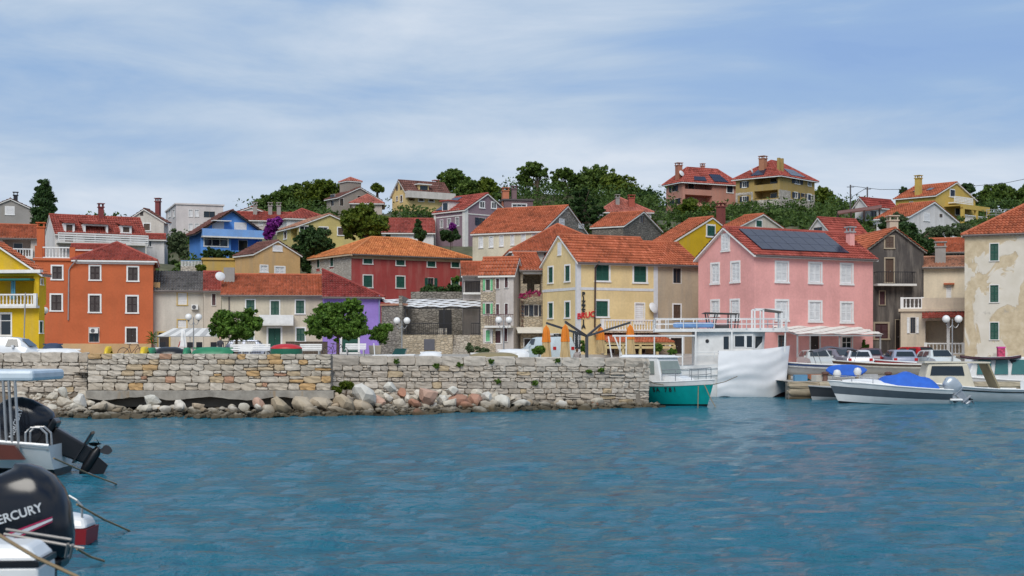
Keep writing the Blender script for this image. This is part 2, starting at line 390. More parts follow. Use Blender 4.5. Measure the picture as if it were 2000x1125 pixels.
def window(h, face, u0, u1, z0, z1, st, rd=.14, fr=None):
    P = h.put[face]; k = st[0]; w = u1-u0; hg = z1-z0; root = h.root
    if k == '.': k = st[1] if len(st) > 1 else 'k'
    fm = fr or M_white
    cut = z1 < h.lze-.02
    def frame(t=None, d=.035, sill=True):
        t = t or min(.14, w*.16); mb = MB()
        fbox(mb, P, u0-t, u0, z0-t*.4, z1+t, -.02, d); fbox(mb, P, u1, u1+t, z0-t*.4, z1+t, -.02, d)
        fbox(mb, P, u0, u1, z1, z1+t, -.02, d-.002); fbox(mb, P, u0-t*1.25, u1+t*1.25, z0-t*.9, z0-.001, -.02, d+.05 if sill else d)
        return mb.build('window', fm, root)
    def pane(par, d=-.1):
        g = MB(); fbox(g, P, u0, u1, z0, z1, d-.02, d); return g.build('pane', glassmat(), par)
    base = -.1 if cut else .004
    if k in 'GDWMNol':                          # surround and two closed louvred leaves
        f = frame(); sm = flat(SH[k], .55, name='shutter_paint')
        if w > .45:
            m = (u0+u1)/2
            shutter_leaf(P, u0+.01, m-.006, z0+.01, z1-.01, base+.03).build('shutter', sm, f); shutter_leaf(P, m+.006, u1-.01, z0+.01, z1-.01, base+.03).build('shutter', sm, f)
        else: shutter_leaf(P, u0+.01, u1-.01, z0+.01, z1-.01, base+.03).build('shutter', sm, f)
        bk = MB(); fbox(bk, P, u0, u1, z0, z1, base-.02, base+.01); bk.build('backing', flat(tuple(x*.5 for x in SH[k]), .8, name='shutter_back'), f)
    elif k in 'gwm':                            # closed leaves, thin stone surround
        fm = M_trim; f = frame(min(.1, w*.12), .02); sm = flat(SH.get(k, SH['M']), .55, name='shutter_paint'); m = (u0+u1)/2
        shutter_leaf(P, u0+.01, m-.006, z0+.01, z1-.01, base+.03).build('shutter', sm, f); shutter_leaf(P, m+.006, u1-.01, z0+.01, z1-.01, base+.03).build('shutter', sm, f)
    elif k in 'KkP':                            # glazed
        if k == 'k': fm = M_trim
        f = frame(min(.1, w*.14), .02) if k != 'k' else frame(.04, .006, False); pane(f, base)
        mb = MB(); bt = .045
        for q in ([.5] if w < 1.6 else [.33, .67]): fbox(mb, P, u0+w*q-bt/2, u0+w*q+bt/2, z0, z1, base, base+.04)
        if k == 'P' or hg > 1.2: fbox(mb, P, u0, u1, z0+hg*.68-bt/2, z0+hg*.68+bt/2, base, base+.038)
        fbox(mb, P, u0, u0+bt, z0, z1, base, base+.042); fbox(mb, P, u1-bt, u1, z0, z1, base, base+.042); fbox(mb, P, u0, u1, z0, z0+bt, base, base+.041); fbox(mb, P, u0, u1, z1-bt, z1, base, base+.041)
        mb.build('sash', M_white if k != 'k' else flat((.12, .08, .06), .6, name='dark_wood'), f)
        if len(st) > 1 and st[1] in SH:         # leaves folded back on the wall
            sm = flat(SH[st[1]], .55, name='shutter_paint')
            shutter_leaf(P, u0-w*.52-.05, u0-.06, z0, z1, .03).build('shutter', sm, f); shutter_leaf(P, u1+.06, u1+w*.52+.05, z0, z1, .03).build('shutter', sm, f)
    elif k == 'B':                              # roller blind down
        f = frame(min(.09, w*.12), .02); g = MB(); n = max(4, int(hg/.14))
        for i in range(n): fbox(g, P, u0, u1, z0+hg*i/n, z0+hg*(i+.93)/n, base, base+.03)
        g.build('blind', flat((.74, .73, .73), .6, name='blind_white'), f)
    elif k in 'dX':                             # plain door, panelled
        f = frame(min(.16, w*.15), .04, False); cc = SH.get(st[1:2], (.03, .02, .02)) if len(st) > 1 else (.035, .025, .022)
        g = MB(); m = (u0+u1)/2
        for (p, q) in ((u0, m-.008), (m+.008, u1)):
            fbox(g, P, p, q, z0, z1, base, base+.03)
            for i in range(3): fbox(g, P, p+.08, q-.08, z0+hg*(.06+.31*i), z0+hg*(.31+.31*i), base+.03, base+.045)
        dr = g.build('door', flat(cc, .5, name='door_paint'), f); MB().box(*sorted((P(m+.05, 0, 0)[0], P(m+.09, 0, 0)[0])), *sorted((P(m+.05, 0, base+.03)[1], P(m+.09, 0, base+.09)[1])), z0+hg*.45, z0+hg*.47+.03).build('handle', M_steel, dr)
    elif k == 'O':                              # open loggia with a glazed door at the back
        wd = min(w*.3, 1.0); q = u0+w*.38; f = MB()
        fbox(f, P, q-.06, q+wd+.06, z0, z0+min(2.1, hg*.85), -rd, -rd+.04); f = f.build('door', M_white, root)
        g = MB(); fbox(g, P, q, q+wd, z0+.06, z0+min(2.1, hg*.85)-.07, -rd+.04, -rd+.05); g.build('pane', glassmat(), f)
    # 'H' leaves a bare recess
def chimney(h_or_parent, p, w, hgt, m, name='chimney', cap=True, capm=None):
    mb = MB(); x, y, z = p; mb.box(x-w/2, x+w/2, y-w/2, y+w/2, z-1.2, z+hgt)
    ch = mb.build(name, m, h_or_parent)
    if cap:
        k = MB(); k.box(x-w/2-.08, x+w/2+.08, y-w/2-.08, y+w/2+.08, z+hgt, z+hgt+.1)
        for sx in (-1, 1):
            for sy in (-1, 1): k.box(x+sx*(w/2-.05)-.05, x+sx*(w/2-.05)+.05, y+sy*(w/2-.05)-.05, y+sy*(w/2-.05)+.05, z+hgt+.1, z+hgt+.38)
        k.box(x-w/2-.1, x+w/2+.1, y-w/2-.1, y+w/2+.1, z+hgt+.38, z+hgt+.46); k.build('chimney_cap', capm or m, ch)
    return ch
def hp(h, px, py, D):                           # photo pixel at depth D -> local coords of a house
    q = at(px, py, D)-h.root.location; return Vector((q.x*h.c+q.y*h.s, -q.x*h.s+q.y*h.c, q.z))
BAL = {}
def baluster_mesh(hh, m):
    k = (round(hh, 2), m.name)
    if k not in BAL:
        mb = MB(); mb.lathe([(.055, 0), (.055, hh*.1), (.035, hh*.14), (.06, hh*.32), (.03, hh*.62), (.05, hh*.86), (.055, hh*.9), (.055, hh)], n=8); BAL[k] = mb.mesh('baluster', True); BAL[k].materials.append(m)
    return BAL[k]
def balustrade(root, p0, p1, hh, m, name='balustrade', step=.24, piers=True):
    """top rail, base and turned balusters from p0 to p1 (local coords of root)"""
    p0, p1 = Vector(p0), Vector(p1); d = p1-p0; L = d.length; u = d/L; up = Vector((0, 0, 1))
    mb = MB(); mb.beam(p0+up*(hh-.05), p1+up*(hh-.05), .2, .1); mb.beam(p0+up*.05, p1+up*.05, .18, .1)
    if piers:
        for q in (p0, p1): mb.beam(q, q+up*(hh+.02), .22)
    rail = mb.build(name, m, root); n = max(2, int((L-.3)/step)); me = baluster_mesh(hh-.2, m)
    for i in range(n):
        q = p0+u*(.15+(L-.3)*(i+.5)/n)+up*.1; o = bpy.data.objects.new('baluster', me); C.objects.link(o); o.parent = rail; o.location = q
    return rail
def balcony(h, face, x0, x1, yt, yb_, proj=1.0, style='solid', m=None, slab=None, name='balcony', yslab=None):
    """slab and parapet in front of a face; yt/yb_ photo rows of the rail top and the slab"""
    P = h.put[face]; ua, _ = h.uz(face, x0, yt); ub, _ = h.uz(face, x1, yt); u0, u1 = sorted((ua, ub)); d_ = h.dep(face, (u0+u1)/2)-proj
    z1, z0 = h.Z(gz(yt, d_)), h.Z(gz(yb_, d_)); m = m or M_white
    s = MB(); fbox(s, P, u0, u1, z0-.16, z0, -.02, proj); so_ = s.build(name, slab or M_trim, h.root)
    if style == 'solid':
        q = MB(); fbox(q, P, u0, u1, z0, z1, proj-.1, proj); fbox(q, P, u0, u0+.1, z0, z1, 0, proj-.1); fbox(q, P, u1-.1, u1, z0, z1, 0, proj-.1); q.build('parapet', m, so_)
    elif style == 'bal':
        balustrade(so_, P(u0+.1, z0, proj-.12), P(u1-.1, z0, proj-.12), z1-z0, m)
    else:                                        # iron or wooden rails
        q = MB(); r_ = .02 if style == 'iron' else .03
        e = [P(u0+.04, z1, .02), P(u0+.04, z1, proj-.05), P(u1-.04, z1, proj-.05), P(u1-.04, z1, .02)]
        for i in range(3): q.beam(e[i], e[i+1], .05)
        if style == 'planks':
            for t in (.2, .45, .7, .95):
                z = z0+(z1-z0)*t; fbox(q, P, u0, u1, z-.07, z+.07, proj-.07, proj-.03)
            for i in range(6):
                u = u0+(u1-u0)*i/5; fbox(q, P, u-.04, u+.04, z0, z1, proj-.12, proj-.072)
        else:
            n = int((u1-u0)/.14)
            for i in range(n+1):
                u = u0+.04+(u1-u0-.08)*i/n; fbox(q, P, u-.012, u+.012, z0, z1, proj-.062, proj-.038)
        q.build('railing', m, so_)
    return so_
def pipe(h, pts, r=.05, m=None, name='downpipe'):
    MB().tube(pts, r, 6).build(name, m or M_gutter, h.root)
def dish(parent, p, r=.4, name='satellite_dish'):
    mb = MB(); mb.lathe([(.02, .10), (r*.5, .06), (r*.85, 0), (r, -.06), (r*.85, -.02), (r*.5, .03), (.02, .07)], n=14); o = mb.build(name, flat((.66, .66, .66), .5, name='dish_grey'), parent, True)
    o.location = p; o.rotation_euler = (R(65), 0, R(15)); MB().tube([(0, 0, 0), (0, -.1, -.5)], .03).build('bracket', M_iron, o); return o
def ac_unit(h, face, x0, y0, x1, y1):
    P = h.put[face]; ua, z1 = h.uz(face, x0, y0); ub, z0 = h.uz(face, x1, y1); u0, u1 = sorted((ua, ub)); z0, z1 = h.Z(z0), h.Z(z1)
    mb = MB(); fbox(mb, P, u0, u1, z0, z1, .04, .34); o = mb.build('air_conditioner', M_white, h.root, bevel=.02)
    f = MB(); c = P(u0+(u1-u0)*.38, (z0+z1)/2, .345); r_ = (z1-z0)*.4
    ax = Vector(P(0, 0, 1))-Vector(P(0, 0, 0)); f.tube([Vector(c), Vector(c)+ax*.015], r_, 14); f.build('fan_grille', flat((.10, .10, .11), .6, name='grille'), o)
def solar(h, plane, fr0, fr1, nu, nv, gap=.03, lift=.14):
    """panels on a roof plane; fr0/fr1 = (u, v) fractions of the plane"""
    P0, P1, P2, P3 = map(Vector, plane); um = flat((.025, .03, .06), .18, .2, .3, name='solar_cell')
    nrm = (P1-P0).cross(P3-P0).normalized(); nrm = nrm if nrm.z > 0 else -nrm
    f = lambda u, v: (P0*(1-u)+P1*u)*(1-v)+(P3*(1-u)+P2*u)*v+nrm*lift
    for i in range(nu):
        for j in range(nv):
            u0 = fr0[0]+(fr1[0]-fr0[0])*i/nu; u1 = fr0[0]+(fr1[0]-fr0[0])*(i+.97)/nu; v0 = fr0[1]+(fr1[1]-fr0[1])*j/nv; v1 = fr0[1]+(fr1[1]-fr0[1])*(j+.975)/nv
            q = [f(u0, v0), f(u1, v0), f(u1, v1), f(u0, v1)]; mb = MB(); mb.hexa([x-nrm*.05 for x in q]+q); mb.build('solar_panel', um, h.roof)
T_or = tilemat((.42, .122, .058)); T_red = tilemat((.33, .075, .055)); T_dk = tilemat((.27, .05, .04)); T_lt = tilemat((.55, .20, .07), (.36, .11, .04))
T_old = tilemat((.40, .20, .13), (.2, .12, .09)); T_br = tilemat((.17, .075, .06)); T_gr = tilemat((.14, .13, .125), (.08, .075, .07)); T_pink = tilemat((.42, .14, .10))
ORANGE = plaster((.53, .135, .055), .14, (.35, .12, .06)); YEL = plaster((.66, .43, .02), .10); PIZ = plaster((.76, .58, .30), .10); PINK = plaster((.80, .39, .36), .12, (.5, .25, .22))
BEIGE = plaster((.47, .37, .26), .4); CREAM = plaster((.62, .55, .43), .2); LCREAM = plaster((.66, .60, .45), .15); PURP = plaster((.33, .22, .60), .1, (.25, .2, .4))
REDW = plaster((.36, .065, .06), .35, (.40, .18, .15)); TAN = plaster((.58, .37, .17), .2); BLUE = plaster((.12, .32, .78), .1, (.12, .25, .5)); MAUVE = plaster((.27, .19, .22), .1, (.2, .15, .16))
WHT = plaster((.72, .69, .67), .2); GREYW = plaster((.33, .31, .29), .4); YSOFT = plaster((.56, .46, .18), .15); YHILL = plaster((.58, .40, .10), .12); YCR = plaster((.70, .52, .23), .15)
PKH = plaster((.52, .25, .19), .15); OLIVE = plaster((.40, .28, .10), .15); MUST = plaster((.62, .40, .02), .08); DARKW = plaster((.085, .075, .07), .55, (.25, .22, .19)); SMALLC = plaster((.62, .52, .40), .25)
ST_buff = stonework((.42, .34, .24), (.56, .47, .35), (.30, .26, .20), 3.2); ST_grey = stonework((.22, .20, .175), (.34, .31, .27), (.13, .12, .10), 2.6)
ST_dk = stonework((.15, .135, .115), (.25, .225, .19), (.10, .09, .08), 3.0); ST_lt = stonework((.45, .40, .34), (.60, .55, .48), (.36, .32, .27), 3.0)
def peel():
    m, t, b = new_mat('peeling_plaster'); ov = obj_vec(t)
    n = noise(t, ov, .42, 6, .55, .8, (1, 1, .6)); f = ramp(t, n, [(.47, (0,)*3), (.485, (1,)*3)])
    n2 = noise(t, ov, 2.2, 6, .6); under = ramp(t, n2, [(.3, (.44, .35, .23)), (.55, (.56, .46, .31)), (.75, (.62, .53, .40))])
    top = ramp(t, noise(t, ov, 1.1, 5), [(.3, (.58, .53, .44)), (.7, (.68, .63, .55))]); col = mixc(t, f, top, under)
    br = ramp(t, noise(t, ov, .8, 5, .6), [(.62, (0,)*3), (.68, (.7,)*3)]); col = mixc(t, br, col, (.36, .33, .29))
    t.links.new(col, b.inputs['Base Color']); b.inputs['Roughness'].default_value = .95
    h = math_(t, 'ADD', math_(t, 'MULTIPLY', f, -1), math_(t, 'MULTIPLY', n2, .4)); bump(t, b, h, .5, .03); return m
PEEL = peel()
# ---- front row
h = house('yellow_house', 'bright yellow house with balustraded loggia at the left edge', 96, 76, 82, 87, -92, ye=530, yb=694, roof='gx', yr=474, wall=YEL, tiles=T_or, eave=M_white, og=.3,
    wins=[('L', -20, 613, 21, 655, 'P'), ('L', -40, 540, 66, 594, 'H', 1.8), ('R', 79, 545, 84, 556, 'K'), ('R', 77, 628, 83, 650, 'G')])
balcony(h, 'L', -60, 77, 574, 597, .5, 'bal'); YH1 = h
P = h.put['L']; u0, z_ = h.uz('L', 70, 530); mb = MB(); fbox(mb, P, -.3, h.b+.3, h.lze-.12, h.lze+.1, 0, .45); mb.build('cornice', M_white, h.root)
mb = MB(); ua, _ = h.uz('L', 68, 540); ub, _ = h.uz('L', -30, 540); fbox(mb, P, ua, ub, h.lze-.62, h.lze-.5, -.4, .7); mb.build('awning', flat((.01, .13, .10), .7, name='green_canvas'), h.root)
ua, za = h.uz('L', 24, 545); mb = MB()
for i in range(5): fbox(mb, P, ua-.14+i*.06, ua-.09+i*.06, h.lze-1.9+.1*(i % 2), h.lze-.6, -.18-.05*(i % 2), -.1-.05*(i % 2))
mb.build('curtain', flat((.12, .38, .52), .8, name='blue_cloth'), h.root)
h = house('orange_house', 'three storey orange house with dark shutters and roof terrace', 118, 68, 13, 299, b=10, ye=508, yb=690, roof='flat', wall=ORANGE, tiles=ORANGE,
    wins=[('R', 102, 520, 121, 545, 'D'), ('R', 176, 520, 195, 546, 'D'), ('R', 250, 522, 269, 548, 'D'), ('R', 100, 576, 120, 606, 'D'), ('R', 175, 577, 195, 609, 'D'), ('R', 248, 579, 268, 610, 'D'), ('R', 174, 640, 193, 668, 'k'), ('R', 247, 641, 266, 669, 'd')])
OR = h
ua = h.uz('R', 148, 505)[0]; pl, li = roof_planes('hip', h.a, 8.5, h.lze+.2, h.Z(gz(471, 122)), .35, .2, ua, 0); h.roof = add_roof(h.root, pl, li, T_red, eave=M_white)
MB().box(ua, h.a+.12, -.1, .0, h.lze-.25, h.lze+.14).build('cornice', M_white, h.root); MB().box(-.12, ua-.02, -.1, 0, h.lze+.1, h.lze+.2).build('terrace_edge', M_white, h.root)
balustrade(h.root, (.6, .15, h.lze+.18), (ua-.5, .15, h.lze+.18), .95, M_white, piers=False)
MB().box(.0, .6, .0, .3, h.lze+.18, h.lze+1.2).build('terrace_pier', ORANGE, h.root); MB().box(ua-.5, ua-.05, .0, .3, h.lze+.18, h.lze+1.1).build('terrace_pier', ORANGE, h.root)
chimney(h.root, (.35, 1.5, h.lze+.5), .6, 2.3, ORANGE)
MB().box(0.06, h.a-.02, -.06, 0, -.5, h.Z(gz(671, 118))).build('plinth', plaster((.55, .36, .19), .2), h.root)
pipe(h, [(ua+.1, -.42, h.lze+.05), (ua-.4, -.1, h.lze-.5), (ua-.55, -.08, h.lze-.8), (ua-.6, -.08, h.Z(gz(625, 118)))], .06, flat((.4, .36, .36), .4, .5, name='zinc'))
ac_unit(h, 'R', 175, 641, 192, 651)
for (x0, x1, y0, y1) in ((299, 311, 549, 575), (299, 311, 607, 633)):
    u0 = h.uz('R', x0, y0)[0]; MB().box(u0-.3, u0+.55, 1.0, 3.5, h.Z(gz(y1, 119)), h.Z(gz(y0, 119))).build('balcony', TAN, h.root)
ub = h.uz('R', 205, 470)[0]; pl, li = roof_planes('gx', ub+1.2, 12, h.lze+1.6, h.lze+2.1, .1, .1, ub-3.4, 9); add_roof(h.root, pl, li, T_red); MB().box(ub-3.3, ub+1.1, 9.05, 11.9, h.lze, h.lze+1.65).build('roof_room', ORANGE, h.root)
h = house('grey_roofed_house', 'low cream house with grey corrugated roof and yellow window surrounds', 121, 299, 12, 397, b=8, ye=564, yb=690, roof='gx', yr=529, wall=plaster((.60, .55, .48), .2), tiles=T_gr,
    wins=[('R', 347, 572, 365, 595, 'B'), ('R', 347, 625, 364, 640, 'B'), ('R', 310, 650, 330, 690, 'd')], fr=flat((.58, .40, .13), .8, name='ochre_trim'), cap=False)
ac_unit(h, 'R', 374, 595, 387, 605)
h = house('narrow_cream_house', 'narrow cream house with red tiles between grey roof and satellite dish', 121.5, 397.5, 12, 432, b=8, ye=565, yb=690, roof='gx', yr=531, wall=plaster((.60, .53, .45), .2), tiles=T_red, wins=[('R', 414, 574, 421, 596, 'M')], og=.05)
h = house('green_shuttered_cream_house', 'cream two storey house with green shutters and white balcony', 118, 433, 9, 630, b=9, ye=573, yb=690, roof='gx', yr=536, wall=CREAM, tiles=T_or, og=.1,
    wins=[('R', 481, 586, 497, 611, 'G'), ('R', 529, 588, 545, 616, 'G'), ('R', 578, 587, 594, 612, 'G'), ('R', 524, 641, 548, 679, 'dG'), ('R', 579, 641, 595, 666, 'G'), ('R', 479, 641, 495, 665, 'G')])
balcony(h, 'R', 506, 573, 615, 632, .9, 'solid'); pipe(h, [(.6, -.08, h.lze-.1), (.6, -.08, .3)]); CRH = h
chimney(h.root, (.5, 3.0, h.lze+1.0), .9, 1.3, GREYW, cap=False); dish(h.root, (-.15, 1.0, h.lze+1.5), .42)
pl, li = roof_planes('gx', h.a+4.5, 15, h.lze+.9, h.lze+2.2, .1, .1, 2.0, 9.5); 
h = house('purple_house', 'purple house with dark red hipped roof behind leafy tree', 117, 630.5, 8, 743, b=9.5, ye=576, yb=689, roof='hr', yr=527, wall=PURP, tiles=T_dk, og=.05, wins=[('R', 668, 660, 699, 688, 'dG')])
pipe(h, [(h.a-.1, -.1, h.lze), (h.a-.1, -.1, .2)], .06, flat((.25, .28, .5), .5, name='purple_pipe'))
h = house('stone_and_white_house', 'narrow house, half bare stone with light green shutters, half white', 111, 1003, 74, 1018, 940, ye=531, yb=692, roof='gy', yr=503, wall=plaster((.55, .50, .47), .3), tiles=T_or, o=.25,
    wins=[('L', 949, 546, 957, 567, 'kl'), ('L', 949, 593, 957, 613, 'kl'), ('L', 949, 645, 957, 667, 'l'), ('L', 969, 544, 975, 564, 'M'), ('L', 986, 541, 992, 562, 'M'), ('L', 969, 594, 975, 614, 'M'), ('L', 986, 593, 992, 615, 'M'), ('L', 962, 646, 978, 670, 'dM'), ('L', 985, 640, 991, 667, 'M')])
ua, ub = h.uz('L', 968, 600)[0], h.b; P = h.put['L']; mb = MB()
zs = [(-1, h.Z(gz(667, 111)), None), ]
for (u0, u1, z0, z1) in ((ua, ub, -1, .0),): pass
lw = sorted((h.uz('L', 947, 600)[0], h.uz('L', 959, 600)[0]))
fbox(mb, P, ua, lw[0]-.18, -1, h.lze-.1, 0, .05); fbox(mb, P, lw[1]+.18, ub+.04, -1, h.lze-.1, 0, .05)
for y0, y1 in ((531, 542), (571, 589), (617, 641), (671, 692)): fbox(mb, P, lw[0]-.18, lw[1]+.18, h.Z(gz(y1, 112)), h.Z(gz(y0, 112))-(.1 if y0 == 531 else 0), 0, .05)
mb.build('stone_facing', ST_buff, h.root)
balcony(h, 'L', 952, 1003, 614, 636, .8, 'iron', flat((.10, .035, .045), .6, name='maroon_rail'))
h = house('flower_balcony_stone_house', 'stone tavern with flower boxes and a dark upper loggia', 112, 1017, 8, 1061, b=8, ye=525, yb=692, roof='gx', yr=494, wall=ST_buff, tiles=T_or, og=.1,
    wins=[('R', 1024, 596, 1032, 617, 'kN'), ('R', 1043, 596, 1051, 617, 'kN'), ('R', 1021, 536, 1058, 574, 'H', 2.0), ('R', 1024, 662, 1036, 690, 'd'), ('R', 1042, 662, 1052, 690, 'k')])
P = h.put['R']; mb = MB(); ua, ub = .15, h.a-.1; fbox(mb, P, ua, ub, h.lze-.42, h.lze-.02, .0, .12); mb.build('white_fascia', M_white, h.root)
z = h.Z(gz(574, 112)); mb = MB(); fbox(mb, P, ua, ua+.35, z, z+.8, -.1, .02); fbox(mb, P, 1.1, 1.5, z, z+.75, -.1, .02); mb.build('loggia_pier', ST_buff, h.root)
z = h.Z(gz(648, 112)); mb = MB(); mb.poly([P(-.4, z, 1.1), P(h.a, z, 1.1), P(h.a, z+.38, 0), P(-.4, z+.38, 0)]).poly([P(-.4, z-.12, 1.1), P(h.a, z-.12, 1.1), P(h.a, z, 1.1), P(-.4, z, 1.1)]); mb.build('awning', flat((.70, .66, .58), .8, name='cream_canvas'), h.root)
sg = text_mesh('KONOBA', .36, .02); KON = h
for i, chh in enumerate('KONOBA'): link('sign_letter', text_mesh(chh, .38), flat((.12, .06, .04), .6, name='sign_brown'), h.root, loc=(.12, -.09, h.Z(gz(590+i*9.2, 112))), rot=(R(90), 0, 0))
KONH = h
h = house('pizzeria_house', 'pale yellow pizzeria house with green shutters and balustraded balcony', 106, 1127, 26, 1284, 1060, ye=507, yb=693, roof='gx', yr=459, wall=PIZ, tiles=T_or, eave=M_white, og=.15, o=.3,
    wins=[('L', 1071.5, 522, 1080, 552, 'G'), ('L', 1104, 519, 1113, 549, 'G'), ('L', 1071.5, 592, 1080, 621, 'G'), ('L', 1104, 590, 1113, 620, 'G'), ('L', 1090, 475, 1096, 498, '.B'), ('R', 1164, 516, 1189, 548, 'G'), ('R', 1238, 519, 1262, 551, 'G'), ('R', 1164, 588, 1187, 618, 'G'), ('R', 1241, 593, 1258, 632, 'B'), ('R', 1175, 655, 1200, 690, 'k'), ('R', 1215, 655, 1260, 690, 'k'), ('L', 1075, 655, 1090, 690, 'd'), ('L', 1100, 660, 1110, 685, 'k')])
PZ = h; Pr, Pl = h.put['R'], h.put['L']; mb = MB()
fbox(mb, Pr, -.03, .32, -1, h.lze-.05, 0, .04); fbox(mb, Pl, 0, .2, -1, h.lze-.05, 0, .04); fbox(mb, Pr, h.a-.35, h.a+.02, -1, h.lze-.05, 0, .04); zb_ = h.Z(gz(566, 106)); fbox(mb, Pr, .33, h.a-.36, zb_, zb_+.2, 0, .03); fbox(mb, Pl, .21, h.b, zb_, zb_+.2, 0, .03); fbox(mb, Pr, .33, h.a-.36, h.lze-.3, h.lze-.1, 0, .03)
mb.build('pilaster', flat((.62, .62, .63), .7, name='grey_trim'), h.root)
balcony(h, 'R', 1163, 1277, 624, 646, 1.0, 'bal', M_white, ST_buff)
pipe(h, [(h.uz('R', 1166, 505)[0], -.4, h.lze-.1), (h.uz('R', 1161.5, 520)[0], -.1, h.lze-.6), (h.uz('R', 1160.5, 640)[0], -.1, h.Z(gz(640, 107)))], .07, flat((.05, .025, .02), .4, name='brown_pipe'))
M_sign = flat((.02, .025, .03), .5, name='sign_black'); M_red = flat((.62, .01, .02), .5, name='sign_red')
us = h.uz('R', 1139, 600)[0]
for chh, y in zip('PIZZE IA', (575, 584, 592, 601, 609, 0, 629, 637.5)):
    if chh != ' ': link('sign_letter', text_mesh(chh, .46, .03, 0, .035), M_sign, h.root, loc=(us, -.05, h.Z(gz(y, 106.3))), rot=(R(90), 0, 0))
link('sign_lettering', text_mesh('BRUC', .60, .03, .15, .012), M_red, h.root, loc=(h.uz('R', 1143, 616)[0], -.09, h.Z(gz(616, 106.3))), rot=(R(90), R(-8), 0))
dish(h.root, (h.uz('R', 1273, 600)[0], -.35, h.Z(gz(600, 108))), .45)
link('sign_letter', text_mesh('PIZZERIA', .34, .02), M_sign, h.root, loc=(-.05, h.uz('L', 1091, 655)[0], h.Z(gz(655, 107))), rot=(R(90), 0, R(-90)))
ua, ub = h.uz('R', 1150, 660)[0], h.uz('R', 1282, 660)[0]; zt, zl = h.Z(gz(651, 107)), h.Z(gz(668, 104)); mb = MB(); mb.uv = []
tile_plane(mb, Pr(ua, zl, 2.6), Pr(ub, zl, 2.6), Pr(ub, zt, .05), Pr(ua+.3, zt, .05)); lean = mb.build('porch_roof', T_or, h.root)
mb = MB(); mb.beam(Pr(ua, zl-.1, 2.5), Pr(ub, zl-.1, 2.5), .16, .2)
for i in range(5): u = ua+(ub-ua)*i/4; mb.beam(Pr(u, 0, 2.5), Pr(u, zl-.2, 2.5), .16)
for z in (.9, .55): mb.beam(Pr(ua, z, 2.55), Pr(ub, z, 2.55), .06, .18)
mb.build('porch_frame', flat((.60, .48, .24), .7, name='cream_timber'), h.root)
B_D = 106+h.a*h.s+.02
h = house('beige_plaster_house', 'plain weathered beige house between the pizzeria and pink house', B_D, 1284.5, 26, 1368, b=6.4, ye=512, yb=693, roof='gx', yr=472, wall=BEIGE, tiles=T_or, og=.05,
    wins=[('R', 1315, 524, 1330, 553, 'k'), ('R', 1315, 595, 1329, 622, 'o'), ('R', 1310, 660, 1333, 692, 'd'), ('R', 1290, 662, 1299, 680, 'k')])
h = house('pink_house', 'large pink house with white shutters and solar panels on its roof', 100, 1473, 29, 1705, 1364, ye=493, yb=692, roof='gx', yr=444, wall=PINK, tiles=T_red, eave=M_white, og=.25, o=.3,
    wins=[('L', 1390, 516, 1404, 553, 'W'), ('L', 1429, 513, 1444, 550, 'W'), ('L', 1390, 588, 1404, 616, 'W'), ('L', 1428, 587, 1443, 624, 'W'), ('L', 1411, 459, 1424, 489, '.W')] +
    [('R', x0, y0+dy, x1, y0+dy+37, 'W') for (x0, x1, dy) in ((1516, 1538, 0), (1581, 1603, 2), (1643, 1664, 4)) for y0 in (513, 588)] + [('R', 1583, 655, 1600, 692, 'd'), ('R', 1645, 658, 1664, 692, 'K'), ('R', 1520, 655, 1535, 690, 'k')])
PK = h; mb = MB(); n = int(h.a/.42)
for i in range(n): x = h.a*(i+.5)/n; mb.box(x-.11, x+.11, -.26, -.001, h.lze-.34, h.lze-.16)
mb.build('dentil_cornice', M_white, h.root)
solar(h, h.pl[0], (.10, .17), (.80, .92), 8, 3)
chimney(h.root, (h.uz('R', 1690, 500)[0], 1.6, h.lze+.9), .45, 1.0, PINK, capm=M_grey)
ua, ub = h.uz('R', 1512, 650)[0], h.uz('R', 1672, 650)[0]; Pr = h.put['R']; zt, zl = h.Z(gz(640, 100)), h.Z(gz(655, 100)); mb = MB()
for t in (0, .5, 1): u = ua+(ub-ua)*t; mb.beam(Pr(u, zt+.05, .05), Pr(u, zl, 2.6), .09); mb.beam(Pr(u, -.2, 2.5), Pr(u, zl, 2.5), .09)
mb.beam(Pr(ua, zl, 2.6), Pr(ub, zl, 2.6), .1); aw = mb.build('awning_frame', M_grey, h.root)
for i in range(9):
    t0, t1 = (i+.05)/9, (i+.80)/9; mb = MB(); cols = 24; top, bot = [], []
    for k in range(cols+1):
        u = ua-.2+(ub-ua+.4)*k/cols; wv = .045*math.sin(k*math.pi/3+i*2.1)
        top.append(Pr(u, zt+.14+(zl-zt)*t0+wv, 2.7*t0)); bot.append(Pr(u, zt+.10+(zl-zt)*t1+wv*.6, 2.7*t1))
    mb.grid([top, bot]).build('awning_slat', flat((.74, .70, .64), .8, name='slat_canvas'), aw)
h = house('dark_stone_house', 'dark weathered gabled house with iron balcony beside pink house', 110, 1690, 6, 1804, b=11, ye=488, yb=690, roof='gy', yr=446, wall=DARKW, tiles=T_or, eave=ST_dk, o=.2,
    wins=[('R', 1729, 462, 1745, 484, '.o'), ('R', 1729, 505, 1745, 551, 'do'), ('R', 1718, 569, 1728, 595, 'M'), ('R', 1709, 632, 1734, 661, 'M'), ('R', 1749, 625, 1757, 687, 'd')], fr=flat((.40, .33, .24), .9, name='old_stone_trim'))
balcony(h, 'R', 1706, 1782, 531, 554, .9, 'iron', M_iron); chimney(h.root, (h.uz('R', 1771, 470)[0], 3, h.lze+1.0), .7, 1.5, SMALLC)
